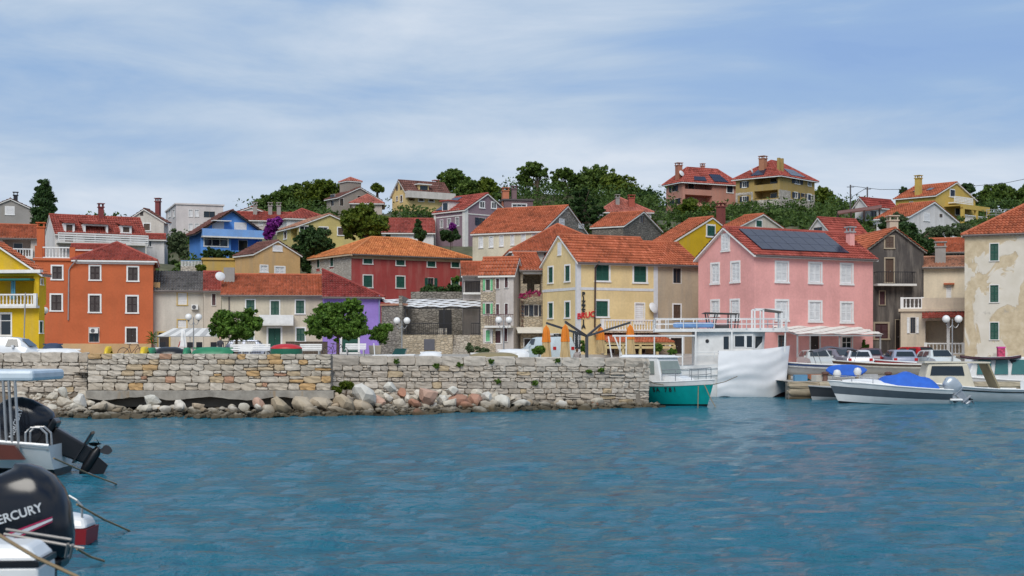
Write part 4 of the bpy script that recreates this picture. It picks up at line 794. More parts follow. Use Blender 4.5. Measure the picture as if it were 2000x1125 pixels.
# ------------------------------------------------------------------ sea wall of separate stones
def stone_mat(name, cols, wet=True, scale=5.):
    m, t, b = new_mat(name); oi = nn(t, 'ShaderNodeObjectInfo'); ov = obj_vec(t); pos = nn(t, 'ShaderNodeNewGeometry').outputs['Position']
    col = ramp(t, oi.outputs['Random'], cols, 'CONSTANT')
    n = noise(t, pos, scale, 6, .65); col = mixc(t, 1., col, ramp(t, n, [(.25, (.68,)*3), (.5, (.98,)*3), (.75, (1.15,)*3)]), 'MULTIPLY')
    st = ramp(t, noise(t, pos, .9, 5, .6), [(.55, (0,)*3), (.8, (.45,)*3)]); col = mixc(t, st, col, (.30, .26, .21))
    if wet:                                        # weed and algae on what the tide reaches
        sp = nn(t, 'ShaderNodeSeparateXYZ'); t.links.new(pos, sp.inputs[0]); z = math_(t, 'ADD', sp.outputs[2], math_(t, 'MULTIPLY', math_(t, 'SUBTRACT', noise(t, pos, 1.6, 4), .5), .45))
        col = mixc(t, ramp(t, z, [(.12, (.95,)*3), (.42, (0,)*3)]), col, (.055, .040, .018)); 
    t.links.new(col, b.inputs['Base Color']); b.inputs['Roughness'].default_value = .92; bump(t, b, n, .4, .03); return m
GR = [(0, (.46, .40, .33)), (.22, (.52, .46, .385)), (.45, (.42, .37, .31)), (.62, (.55, .49, .415)), (.82, (.48, .41, .33)), (.96, (.50, .39, .25))]
WARM = [(0, (.47, .41, .33)), (.2, (.53, .47, .39)), (.42, (.43, .375, .305)), (.6, (.56, .50, .42)), (.76, (.48, .37, .24)), (.87, (.50, .32, .15)), (.94, (.44, .25, .16))]
def stone_meshes(m, n=10, jit=.055, seed=1):
    out = []; r_ = random.Random(seed)
    for k in range(n):
        bm = bmesh.new(); bmesh.ops.create_cube(bm, size=1); bmesh.ops.subdivide_edges(bm, edges=bm.edges, cuts=2, use_grid_fill=True)
        for v in bm.verts:
            edge = sum(abs(c) > .49 for c in v.co)
            if edge >= 2: v.co *= {2: .955, 3: .90}[edge]
            if v.co.y < -.3: v.co.y += r_.uniform(-.05, .05)
            v.co.x += r_.uniform(-jit, jit); v.co.z += r_.uniform(-jit, jit)*1.3
        me = bpy.data.meshes.new('stone'); bm.to_mesh(me); bm.free(); me.materials.append(m); out.append(me)
    return out
def rubble_wall(name, label, p0, p1, zb0, zt0, zt1, rows, lens, m, meshes, cope=None, depth=.5, cat='wall', seed=0, zb1=None, split=.16, corem=None, lean=0.):
    """rows = relative course heights, bottom first; stones are children"""
    r_ = random.Random(seed); p0, p1 = Vector((*p0, 0)), Vector((*p1, 0)); L = (p1-p0).length; u = (p1-p0)/L; ang = math.atan2(u.y, u.x); zb1 = zb0 if zb1 is None else zb1
    root = empty(name, (p0.x, p0.y, 0), ang, label=label, cat=cat); H0 = zt0-zb0; tot = sum(rows)
    c = MB(); c.hexa([(0, .09, zb0-.6), (L, .09, zb1-.6), (L, depth+.1, zb1-.6), (0, depth+.1, zb0-.6), (0, .09, zt0-.06), (L, .09, zt1-.06), (L, depth+.1, zt1-.06), (0, depth+.1, zt0-.06)]); c.build('wall_core', corem or flat((.22, .19, .155), .95, name='mortar'), root)
    def stone(x0, x1, z0, z1, f):
        x0 += .012; x1 -= .012; z0 += .01; z1 -= .01
        if x1-x0 < .05 or z1-z0 < .03: return
        o = bpy.data.objects.new('stone', r_.choice(meshes)); C.objects.link(o); o.parent = root; w_ = depth*.8; k = r_.uniform(-.03, .035)
        o.location = ((x0+x1)/2, w_/2-k+lean*0, (z0+z1)/2); o.scale = ((x1-x0)*1.03, w_, (z1-z0)*1.03); o.rotation_euler = (0, r_.uniform(-.015, .015), 0)
    acc = 0
    for i, rh in enumerate(rows):
        a, b_ = acc/tot, (acc+rh)/tot; acc += rh; x = 0.; last = i == len(rows)-1
        while x < L-.05:
            ln = r_.uniform(*(cope if last and cope else lens))*(1 if last and cope else min(1.5, max(.6, rh/.22)))
            if L-(x+ln) < .22: ln = L-x
            xm = (x+ln/2)/L; zb = zb0+(zb1-zb0)*xm; H = (zt0+(zt1-zt0)*xm)-zb; z0, z1 = zb+H*a, zb+H*b_; wob = 0 if last else r_.uniform(-.012, .012)
            if r_.random() < split and not last and rh > .18:
                zm = z0+(z1-z0)*r_.uniform(.35, .65); stone(x, x+ln, z0, zm, 0)
                if r_.random() < .5: stone(x, x+ln, zm, z1, 0)
                else: xx = x+ln*r_.uniform(.35, .65); stone(x, xx, zm, z1, 0); stone(xx, x+ln, zm, z1, 0)
            else: stone(x, x+ln, z0, z1+wob, 0)
            x += ln
    return root
SM_g = stone_mat('grey_limestone', GR); SM_w = stone_mat('warm_limestone', WARM); sg_, sw_ = stone_meshes(SM_g, 10, .05, 1), stone_meshes(SM_w, 10, .05, 2)
rubble_wall('sea_wall', 'left stretch of the harbour wall with big stones and earth at foot', (gx(-70, 53.2), 53.2), (gx(171, 53.2), 53.2), .75, 2.24, 2.24, [.2, .18, .24, .34, .12, .36], (.35, .7), SM_g, sg_, (.6, .95), seed=4)
rubble_wall('sea_wall', 'middle stretch of the harbour wall standing on a concrete ledge', (gx(171, 51.9), 51.9), (gx(646, 51.9), 51.9), .86, 2.21, 2.18, [.27, .24, .2, .22, .18, .2], (.3, .62), SM_w, sw_, None, seed=11)
rubble_wall('sea_wall', 'long right stretch of the harbour wall ending beside the turquoise boat', (gx(647, 53.6), 53.6), (gx(1268, 58), 58), .12, 2.14, 1.99, [.27, .24, .2, .26, .15, .24, .2, .36], (.26, .62), SM_g, sg_, (.7, 1.25), seed=23, zb1=.05)
rubble_wall('sea_wall', 'short return at the end of the harbour wall', (gx(1268.5, 58), 58.02), (gx(1268.5, 58)-.85, 60.4), .05, 1.99, 1.99, [.3, .28, .26, .24, .3, .36], (.4, .8), SM_g, sg_, (.6, 1.), seed=5)
# concrete ledge with stains
def ledge():
    m, t, b = new_mat('stained_concrete'); pos = nn(t, 'ShaderNodeNewGeometry').outputs['Position']; n = noise(t, pos, 3, 6, .65); st = noise(t, pos, 1, 5, .6, 0, (2.2, 1, .3))
    col = ramp(t, n, [(.3, (.24, .22, .19)), (.7, (.42, .39, .34))]); col = mixc(t, ramp(t, st, [(.58, (0,)*3), (.72, (.8,)*3)]), col, (.36, .20, .06)); t.links.new(col, b.inputs['Base Color']); b.inputs['Roughness'].default_value = .9; bump(t, b, n, .4, .03); return m
mb = MB(); n = 40; x0, x1 = gx(168, 51.4), gx(652, 51.4); tp, fr_, bt, bk = [], [], [], []
for i in range(n+1):
    x = x0+(x1-x0)*i/n; j = rnd.uniform(-.03, .03); d = .27+.06*math.sin(i*.55)+rnd.uniform(-.02, .02); tp.append((x, 52.4, .86)); fr_.append((x, 51.35+j, .85)); bt.append((x, 51.38+j, .85-d)); bk.append((x, 52.4, .85-d-.05))
mb.grid([tp, fr_, bt, bk]).build('concrete_ledge', ledge(), label='stained concrete ledge under the middle harbour wall', cat='ledge')
# shore under the rocks
def wl_D(px): return float(np.interp(px, [-100, 60, 200, 500, 800, 1000, 1150, 1300], [47.4, 48.3, 48.7, 49.0, 51.2, 54.0, 56.0, 57.6]))
def wall_D(px): return float(np.interp(px, [-100, 170, 171, 646, 647, 1268, 1300], [53.2, 53.2, 52.2, 52.2, 53.6, 58, 58.2]))
rows = []
for px in range(-100, 1301, 20):
    a, b_ = wl_D(px), wall_D(px); top = .62 if px < 180 else (.1 if px < 640 else .35 if px < 980 else .05)
    rows.append([(gx(px, a-1.5), a-1.5, -.7), (gx(px, a), a, -.06), (gx(px, (a+b_)/2), (a+b_)/2, top*.55+rnd.uniform(-.05, .05)), (gx(px, b_+.3), b_+.3, top)])
def shore_mat():
    m, t, b = new_mat('shore_gravel'); pos = nn(t, 'ShaderNodeNewGeometry').outputs['Position']; n = noise(t, pos, 4, 6, .7); sp = nn(t, 'ShaderNodeSeparateXYZ'); t.links.new(pos, sp.inputs[0])
    col = mixc(t, ramp(t, sp.outputs[2], [(.05, (1,)*3), (.3, (0,)*3)]), ramp(t, n, [(.3, (.13, .085, .045)), (.7, (.26, .20, .14))]), (.03, .024, .012)); t.links.new(col, b.inputs['Base Color']); b.inputs['Roughness'].default_value = .95; bump(t, b, n, .8, .08); return m
MB().grid(rows).build('shore', shore_mat(), smooth=True, kind='structure')
# rocks
RK = [(0, (.52, .46, .37)), (.3, (.58, .53, .44)), (.5, (.46, .39, .30)), (.7, (.63, .58, .50)), (.86, (.47, .37, .26)), (.94, (.40, .20, .13))]
M_rock = stone_mat('shore_rock', RK, True, 3.); RM = []
for k in range(12):
    bm = bmesh.new(); bmesh.ops.create_icosphere(bm, subdivisions=2, radius=.5); r_ = random.Random(50+k)
    pl = [(Vector((r_.uniform(-1, 1), r_.uniform(-1, 1), r_.uniform(-.8, 1))).normalized(), r_.uniform(.22, .40)) for _ in range(15)]
    for v in bm.verts:
        for nrm, d in pl:
            e = v.co.dot(nrm)-d
            if e > 0: v.co -= nrm*e*.93
        v.co *= 1+r_.uniform(-.035, .035)
    me = bpy.data.meshes.new('rock'); bm.to_mesh(me); bm.free(); me.materials.append(M_rock); RM.append(me)
def rock(px, py, wpx, hpx, D, label, group='rubble rocks along the foot of the harbour wall', mesh=None, m=None):
    o = bpy.data.objects.new('rock', mesh or rnd.choice(RM)); C.objects.link(o); o.location = at(px, py, D); s = D/F; o.scale = (wpx*s*1.2, max(wpx, hpx)*s*1.1, hpx*s*1.3); o.rotation_euler = (rnd.uniform(-.25, .25), rnd.uniform(-.25, .25), rnd.uniform(-3, 3)*.3)
    if m:
        o.data = o.data.copy(); o.data.materials.clear(); o.data.materials.append(m)
    tag(o, label, 'rock', group)
def tint(name, c1, c2):
    return stone_mat(name, [(0, c1), (.5, c1)], True, 2.5) if not c2 else stone_mat(name, [(0, c1), (.5, c2)], True, 2.5)
WR, RR_ = tint('white_rock', (.66, .63, .57), (.60, .57, .50)), tint('red_rock', (.42, .22, .15), (.50, .32, .24))
for px, py, w_, h_, lab, m in ((712, 772, 62, 40, 'biggest white boulder right of the green shrub', WR), (742, 784, 30, 22, 'small red boulder beside the biggest white one', RR_), (836, 774, 42, 36, 'rust red and white boulder at the middle of the rubble', RR_), (893, 784, 44, 42, 'large pinkish boulder with a split face', RR_), (866, 782, 24, 30, 'pale boulder leaning on the pinkish one', WR), (930, 784, 34, 40, 'rounded pink boulder next to the pale slab', RR_), (952, 775, 26, 30, 'round white boulder against the wall', WR), (980, 787, 50, 30, 'pale wedge shaped boulder near the waterline', WR), (1020, 788, 46, 22, 'flat white slab of rock near the waterline', WR), (1094, 790, 30, 22, 'lone white rock at the wall foot', WR), (1166, 786, 34, 28, 'triangular rock leaning on the wall foot', None), (886, 762, 30, 20, 'squared cream block below the wall', WR), (762, 755, 30, 20, 'pale grey rounded boulder under the wall', WR),
    (124, 764, 24, 22, 'white block at the top of the left rubble', WR), (157, 783, 30, 32, 'bright white upright boulder in the left rubble', WR), (103, 774, 30, 22, 'cream boulder in the left rubble', None), (125, 787, 42, 26, 'long sloping boulder in the left rubble', None), (505, 790, 26, 26, 'rust red rock under the end of the ledge', RR_), (350, 792, 28, 20, 'brown block in the hollow under the ledge', None), (300, 783, 40, 22, 'slanting pale slab under the ledge', WR)):
    rock(px, py, w_, h_, (wl_D(px)*.55+wall_D(px)*.45), lab, None, m=m)
M_bed = stone_mat('bedrock', [(0, (.40, .32, .22)), (.5, (.46, .38, .28))], True, 3)
px = 30.
while px < 1290:
    a, b_ = wl_D(px), wall_D(px); band = b_-a; big = px < 960
    rows_ = [(.02, -.05, 1.)]+([(.42, .22, 1.), (.75, .45, .85)] if band > 2 and not 520 < px < 640 else [(.45, .15, .9)] if band > 1 else [])
    if px < 180: rows_ += [(.95, .68, .7)]
    if 640 < px < 960: rows_ += [(.9, .62, .8)]
    for f, z0_, sc_ in rows_:
        z = z0_
        D = a+band*f+rnd.uniform(-.25, .25); q = px+rnd.uniform(-14, 14); w_ = rnd.uniform(17, 38)*sc_; h_ = w_*rnd.uniform(.5, .8)
        if 200 < q < 520 and f > .5: z -= .3
        zz = z+rnd.uniform(-.06, .12); rock(q, YH+(HC-zz)/D*F, w_, h_, D, '%s rock %s %s' % ('big' if w_ > 36 else 'mid sized' if w_ > 27 else 'small', ('at the waterline', 'halfway up the rubble', 'high in the rubble', 'right against the wall foot')[min(3, rows_.index((f, z0_, sc_)))], 'below the left wall' if q < 171 else 'under the left half of the ledge' if q < 400 else 'under the right half of the ledge' if q < 646 else 'left of the red boulders' if q < 810 else 'among the red boulders' if q < 960 else 'left of the lone white rock' if q < 1090 else 'near the end of the wall'))
    px += rnd.uniform(15, 23)
for i_, (px, py, w_, h_) in enumerate(((548, 796, 54, 34), (590, 792, 58, 36), (632, 790, 60, 38), (672, 792, 56, 36), (706, 796, 50, 30), (610, 803, 60, 22), (660, 804, 60, 22))): rock(px, py, w_, h_, wl_D(px)+1.2-(.5 if py > 800 else 0), ('leftmost flat brown bedrock block', 'brown bedrock block left of centre, upper row', 'middle brown bedrock block, upper row', 'brown bedrock block right of centre, upper row', 'rightmost brown bedrock block', 'lower brown bedrock slab, left', 'lower brown bedrock slab, right')[i_]+' at the waterline', None, m=M_bed)

# broken stone between the rocks: too small and too many to count
tpl = []
for k in range(6):
    bm = bmesh.new(); bmesh.ops.create_icosphere(bm, subdivisions=1, radius=.5); r_ = random.Random(90+k)
    for v in bm.verts: v.co *= r_.uniform(.7, 1.1)
    bm.verts.ensure_lookup_table(); tpl.append((np.array([v.co[:] for v in bm.verts]), [[v.index for v in f.verts] for f in bm.faces])); bm.free()
mb = MB()
for _ in range(1500):
    px = rnd.uniform(30, 1285); a, b_ = wl_D(px), wall_D(px); f = rnd.random(); D = a+(b_-a)*f; top = .62 if px < 180 else (.12 if px < 640 else .4 if px < 980 else .1); vs, fs = rnd.choice(tpl); s = rnd.uniform(.10, .34); n0 = len(mb.v); c_ = np.array([gx(px, D), D, top*f*.9+rnd.uniform(-.02, .10)]); sc3 = np.array([s*rnd.uniform(.8, 1.4), s, s*rnd.uniform(.5, .9)])
    mb.v += [tuple(q) for q in vs*sc3+c_]; mb.f += [tuple(n0+i for i in q) for q in fs]
mb.build('rubble', stone_mat('rubble_stone', [(0, (.54, .48, .39))], True, 2.2), label='broken stone filling the gaps between the shore rocks', kind='stuff')
# ------------------------------------------------------------------ vegetation
def leaf_mat(name, c, c2, tr=.25):
    m, t, b = new_mat(name); g = nn(t, 'ShaderNodeNewGeometry'); n = noise(t, g.outputs['Position'], .9, 3)
    f = math_(t, 'ADD', math_(t, 'MULTIPLY', g.outputs['Random Per Island'], .6), math_(t, 'MULTIPLY', n, .5)); col = ramp(t, f, [(.2, c), (.85, c2)])
    t.links.new(col, b.inputs['Base Color']); b.inputs['Roughness'].default_value = .6; b.inputs['Specular IOR Level'].default_value = .25
    tl = nn(t, 'ShaderNodeBsdfTranslucent'); t.links.new(col, tl.inputs[0]); mx = nn(t, 'ShaderNodeMixShader'); mx.inputs[0].default_value = tr; t.links.new(b.outputs[0], mx.inputs[1]); t.links.new(tl.outputs[0], mx.inputs[2]); t.links.new(mx.outputs[0], t.nodes['Material Output'].inputs[0]); return m
L_mid = leaf_mat('leaf_green', (.034, .088, .012), (.14, .25, .035)); L_dark = leaf_mat('leaf_dark', (.017, .046, .014), (.062, .115, .03)); L_pine = leaf_mat('leaf_pine', (.034, .072, .015), (.135, .20, .032)); L_olive = leaf_mat('leaf_olive', (.045, .075, .03), (.14, .18, .085)); L_yel = leaf_mat('leaf_yellowgreen', (.045, .085, .008), (.15, .19, .02)); L_pur = leaf_mat('bougainvillea', (.13, .015, .15), (.32, .04, .34)); L_red = leaf_mat('pink_flower', (.35, .02, .10), (.55, .06, .2)); L_dry = leaf_mat('dry_scrub', (.10, .07, .03), (.22, .17, .08))
M_bark = flat((.12, .085, .06), .95, name='bark', var=.4)
NR = np.random.RandomState(5)
def leaf_cloud(cen, rad, n, size, flat_=.0):
    """n leaf quads scattered in balls (cen, rad)"""
    k = len(cen); idx = NR.randint(0, k, n); d = NR.normal(size=(n, 3)); d /= np.linalg.norm(d, axis=1)[:, None]; r_ = NR.rand(n)**.45
    p = cen[idx]+d*(rad[idx]*r_[:, None]); a = NR.normal(size=(n, 3)); a[:, 2] *= (1-flat_*.6); a /= np.linalg.norm(a, axis=1)[:, None]; b_ = np.cross(a, d+NR.normal(size=(n, 3))*.5); b_ /= np.linalg.norm(b_, axis=1)[:, None]+1e-6
    s = size*(.6+.8*NR.rand(n))[:, None]; V = np.stack([p-a*s, p-b_*s*.5, p+a*s, p+b_*s*.5], 1).reshape(-1, 3); return V
def crown(name, ell, n, size, m, parent, clumps=None, cr=.32, flat_=0., origin=(0, 0, 0)):
    cen, rad = [], []
    for (x, y, z, rx, ry, rz) in ell:
        k = clumps or max(16, int(34*(rx*rz)**.62))
        d = NR.normal(size=(k, 3)); d /= np.linalg.norm(d, axis=1)[:, None]; ou = NR.rand(k) < .28; q = d*np.where(ou, 1.0+.32*NR.rand(k), .30+.70*NR.rand(k)**.5)[:, None]
        cen.append(np.array([x, y, z])+q*np.array([rx, ry, rz])*.85); c_ = np.minimum(1.15*cr*(.6+.8*NR.rand(k))*min(rx, rz), 1.0)*np.where(ou, .5, 1.); rad.append(np.stack([c_*1.15, c_*1.15, c_*.85], 1))
    V = leaf_cloud(np.concatenate(cen), np.concatenate(rad), int(n*1.7), size*.88, flat_); me = bpy.data.meshes.new(name); np_mesh(me, V, np.arange(len(V)).reshape(-1, 4)); return link(name, me, m, parent)
def tree(name, label, px, D, ell_px, ybase, n=5000, size=.16, m=None, trunk=.14, cr=.32, clumps=None, limbs=5, group=None, flat_=0., cat='tree', bark=None, lean=0.):
    """ell_px: crown ellipsoids (px, py, rx, rz) in photo pixels at depth D"""
    base = at(px, ybase, D); s = D/F; root = empty(name, base, 0, label=label, cat=cat, group=group); ell = []
    for e in ell_px:
        q = at(e[0], e[1], D)-base; dy = e[4] if len(e) > 4 else 0; ell.append((q.x, dy, q.z, e[2]*s, e[2]*s*.9, e[3]*s))
    top = max(e[2] for e in ell); mb = MB(); r_ = random.Random(int(px)); z0 = min(e[2]-e[5]*.5 for e in ell)
    mb.tube([(0, 0, -.8), (lean*.3, 0, z0*.5), (lean, 0, z0), (lean*1.3, 0, (z0+top)/2)], [trunk, trunk*.85, trunk*.7, trunk*.3], 7)
    for e in ell:
        for i in range(limbs): mb.tube([(lean, 0, z0*.9), (lean*.5+(e[0])*.6+r_.uniform(-.2, .2)*e[3], e[1]*.5, z0+(e[2]-z0)*.4), (e[0]+r_.uniform(-.7, .7)*e[3], e[1]+r_.uniform(-.7, .7)*e[4], e[2]+r_.uniform(-.2, .7)*e[5])], [trunk*.5, trunk*.32, trunk*.1], 5)
    mb.build('trunk', bark or M_bark, root); crown('crown', ell, n, size, m or L_mid, root, clumps, cr, flat_); return root
tree('quay_tree', 'leafy green tree on the promenade before the cream house', 462, 106, [(440, 640, 33, 22), (472, 632, 34, 30), (430, 620, 16, 20), (497, 628, 15, 22), (462, 650, 44, 14)], 692, 9000, .15, L_mid, .13)
tree('quay_tree', 'fuller green tree on the promenade before the purple house', 660, 106, [(635, 628, 34, 32), (680, 622, 36, 34), (660, 645, 56, 20), (650, 605, 18, 18), (690, 600, 18, 16), (700, 645, 22, 18)], 692, 13000, .15, L_mid, .14)
tree('cypress', 'tall dark cypress rising behind the dormer house', 85, 155, [(85, 440, 20, 34), (85, 405, 19, 36), (87, 375, 14, 26)], 480, 11000, .17, L_dark, .2, .42)
tree('cypress', 'small slim cypress beside the red roofed cottage', 818, 148, [(818, 458, 11, 14), (818, 443, 7, 14)], 478, 3000, .15, L_dark, .12, .5)
tree('hillside_tree', 'broad green tree in front of the hillside cottages', 716, 146, [(700, 432, 36, 26), (735, 440, 30, 24), (716, 415, 30, 16), (690, 455, 22, 12)], 480, 9000, .2, L_yel, .2)
tree('hillside_tree', 'dark fig tree between tan house and red house', 612, 142, [(612, 470, 32, 26), (592, 495, 22, 30), (628, 490, 24, 30), (606, 520, 18, 20)], 545, 8000, .2, L_dark, .2)
for lab, px, D, el, yb_, n, m in (
    ('rounded pine at left end of the ridge trees', 525, 222, [(520, 398, 22, 14), (508, 408, 14, 10)], 425, 4500, L_pine),
    ('tall dark pine left of the brightest ridge pine', 565, 222, [(562, 385, 28, 20), (540, 400, 18, 12), (580, 372, 14, 12)], 425, 7000, L_pine),
    ('broadest bright green pine on the left ridge', 618, 220, [(610, 378, 30, 24), (640, 366, 26, 16), (600, 398, 24, 16), (645, 385, 22, 20)], 425, 9000, L_yel),
    ('small tree behind the yellow villa gable', 737, 224, [(737, 368, 13, 9)], 392, 1800, L_yel),
    ('rounded pine right of the yellow villa', 886, 228, [(886, 350, 25, 18), (870, 362, 14, 12)], 400, 5000, L_pine),
    ('low bushy pine right of the yellow villa', 915, 226, [(915, 368, 26, 18), (905, 380, 24, 14)], 402, 5000, L_pine),
    ('pointed green pine above the mauve house', 950, 226, [(950, 366, 20, 18), (962, 378, 20, 14), (940, 384, 22, 14)], 402, 5500, L_yel),
    ('bushy pine between the umbrella pines and brick house', 1160, 232, [(1158, 352, 26, 26), (1180, 345, 20, 18), (1140, 365, 22, 20)], 405, 7000, L_pine),
    ('wide bright pine right of the ridge centre', 1212, 228, [(1215, 372, 34, 24), (1195, 360, 22, 20), (1235, 385, 24, 18)], 410, 8000, L_yel),
    ('dark rounded tree left of the pink hill villa', 1262, 222, [(1262, 388, 20, 18), (1250, 398, 16, 12)], 415, 4500, L_dark),
    ('green tree right of the olive villa', 1605, 220, [(1605, 385, 18, 18), (1622, 398, 18, 16), (1595, 400, 16, 14)], 425, 5000, L_yel),
    ('big rounded tree at the right skyline', 1945, 215, [(1950, 380, 32, 20), (1925, 390, 24, 18), (1975, 388, 28, 18)], 420, 8000, L_pine),
    ('pine touching the right frame edge', 2010, 212, [(2010, 385, 26, 22)], 420, 4000, L_pine),
    ('dark tree left of the yellow hill house chimney', 1767, 214, [(1766, 378, 8, 12), (1762, 388, 12, 8)], 410, 1800, L_dark),
    ('small tree behind the yellow hill house gable', 1885, 214, [(1888, 370, 16, 12)], 410, 2200, L_dark)):
    tree('ridge_tree', lab, px, D, el, yb_, n, .26, m, .25, .34, group='trees along the ridge')
tree('umbrella_pine', 'tallest umbrella pine with bare trunk on the ridge', 1050, 230, [(1040, 330, 28, 13), (1055, 340, 16, 10), (1022, 345, 14, 10), (1030, 356, 16, 8)], 400, 5000, .26, L_pine, .3, .3, limbs=3)
tree('umbrella_pine', 'second umbrella pine with forked branches right of the tallest', 1105, 230, [(1100, 339, 24, 11), (1120, 348, 14, 10), (1085, 350, 10, 6), (1090, 362, 16, 8)], 400, 4500, .26, L_pine, .28, .3, limbs=3)
tree('cedar', 'dark spreading cedar behind the long cream house', 1142, 176, [(1140, 378, 22, 10), (1135, 395, 36, 9), (1150, 410, 46, 9), (1140, 424, 48, 9), (1165, 430, 34, 10)], 455, 11000, .2, L_dark, .25, .3, flat_=.6)
tree('hedge_tree', 'dark green tree behind the dark stone house', 1770, 126, [(1765, 455, 30, 24), (1790, 470, 28, 26), (1740, 442, 24, 14), (1805, 485, 22, 22)], 520, 9000, .17, L_dark, .2)
tree('young_tree', 'bright feathery shrub below the pink hill villa', 1350, 190, [(1350, 402, 20, 14), (1332, 412, 14, 10), (1375, 412, 14, 10)], 432, 4500, .2, L_yel, .12)
for lab, px, D, el, yb_, n, m in (
    ('purple bougainvillea beside the yellow gabled house', 533, 152, [(535, 438, 14, 12), (528, 455, 12, 14), (545, 432, 8, 8)], 475, 3500, L_pur),
    ('bougainvillea bush with pink top before the mauve house', 880, 150, [(878, 458, 20, 12)], 478, 3000, L_dark),
    ('purple blossom on the bush before the mauve house', 883, 149.6, [(884, 443, 7, 6)], 470, 500, L_pur),
    ('hedge of dark leaves under the blue house', 430, 152, [(410, 496, 24, 10), (435, 497, 20, 9), (460, 498, 16, 8)], 506, 3500, L_dark),
    ('bush beside the lane left of the blue house', 350, 158, [(345, 470, 16, 24), (360, 488, 10, 16)], 505, 3500, L_olive),
    ('dark creeper hedge above the white slatted canopy', 860, 128, [(855, 573, 38, 16), (885, 575, 24, 18), (835, 582, 24, 10)], 600, 6000, L_dark),
    ('creeper hanging at the right end of the red house', 890, 130.5, [(890, 546, 10, 5)], 580, 500, L_mid),
    ('yellow green bush left of the tan lean-to', 392, 139, [(392, 524, 8, 7)], 535, 900, L_yel),
    ('shrub growing from the big stone planter', 742, 110, [(738, 650, 18, 16), (752, 642, 16, 12), (745, 660, 14, 12)], 678, 4000, L_mid),
    ('round clipped bush behind the harbour wall', 1053, 84, [(1053, 684, 11, 10)], 698, 2500, L_mid),
    ('green shrub growing at the corner of harbour wall', 676, 52.2, [(680, 752, 14, 6), (656, 764, 9, 10)], 778, 1600, L_yel),
    ('climber on the pink house wall corner', 1690, 104, [(1690, 678, 8, 12)], 697, 1200, L_mid),
    ('oleander with red flowers before the stone house', 918, 96, [(925, 684, 14, 8), (945, 686, 9, 6), (917, 678, 5, 8)], 696, 2200, L_olive),
    ('arch of climbing roses at the pizzeria door', 1128, 99, [(1114, 682, 5, 14), (1140, 682, 5, 14), (1127, 668, 12, 4)], 700, 1500, L_mid),
    ('potted plants on the pizzeria terrace', 1320, 96, [(1312, 688, 10, 6), (1285, 680, 8, 8)], 700, 1500, L_mid),
    ('bushes round the white gable on the right slope', 1800, 145, [(1745, 432, 24, 14), (1840, 452, 26, 14), (1875, 448, 26, 12), (1810, 465, 24, 14)], 485, 8000, L_olive)):
    tree('shrub', lab, px, D, el, yb_, n, .10 if D < 115 else .17, m, .04, .4, limbs=2, cat='shrub')
for i, (px, py) in enumerate(((1023, 578), (1032, 574), (1048, 573))):
    root = empty('flower_box', at(px, py, 111.3), label=('pink flower box on the stone tavern, %s' % ('leftmost', 'middle', 'rightmost')[i]), cat='flower box', group='flower boxes on the tavern loggia')
    MB().box(-.3, .3, -.12, .12, -.25, -.05).build('trough', flat((.20, .10, .07), .8, name='terracotta'), root); crown('blossom', [(0, -.05, 0, .4, .2, .26)], 350, .06, L_red, root)
for i, px in enumerate((775, 852, 898, 960, 1046, 1150, 1175, 1088, 972)):     # tufts in the wall joints
    D = float(np.interp(px, [647, 1268], [53.5, 57.9])); py = (706, 714, 712, 705, 748, 726, 722, 704, 745)[i]; root = empty('wall_weed', at(px, py, D-.03), label='green weed tuft growing from a joint of the harbour wall', cat='weed', group='weeds in the wall joints')
    crown('leaves', [(0, 0, 0, .13, .06, .09)], 160, .045, L_mid, root)
# scrub that covers the slope between the houses: one mass nobody could count
cen, rad = [], []
HB = [(h.root.location, h.a, h.b, h.c, h.s) for h in HOUSES]
for _ in range(5200):
    y = rnd.uniform(142, 262); x = rnd.uniform(-y*.42, y*.42); ok = True
    for (l, a, b_, c, s) in HB:
        dx, dy = x-l.x, y-l.y; u, v = dx*c+dy*s, -dx*s+dy*c
        if -2.5 < u < a+2.5 and -5 < v < b_+2: ok = False; break
    if not ok: continue
    z = tz(x, y); big = rnd.uniform(.6, 1.5)*(1.3 if y > 185 else .95); pxx = 1000+x/y*F
    if y > 205 and any(a_ < pxx < b2 for a_, b2 in ((490, 640), (870, 1000), (1010, 1285), (1590, 1660), (1930, 2010))): big *= 1.75
    for k in range(5): cen.append((x+rnd.uniform(-1, 1)*big, y+rnd.uniform(-1, 1)*big, z+big*rnd.uniform(.2, .9))); q = big*rnd.uniform(.35, .65); rad.append((q, q, q*.8))
V = leaf_cloud(np.array(cen), np.array(rad), 330000, .23); me = bpy.data.meshes.new('scrub'); np_mesh(me, V, np.arange(len(V)).reshape(-1, 4)); link('hillside_scrub', me, leaf_mat('leaf_scrub', (.025, .060, .010), (.105, .165, .035)), label='grey green scrub and olives covering the hillside', kind='stuff')

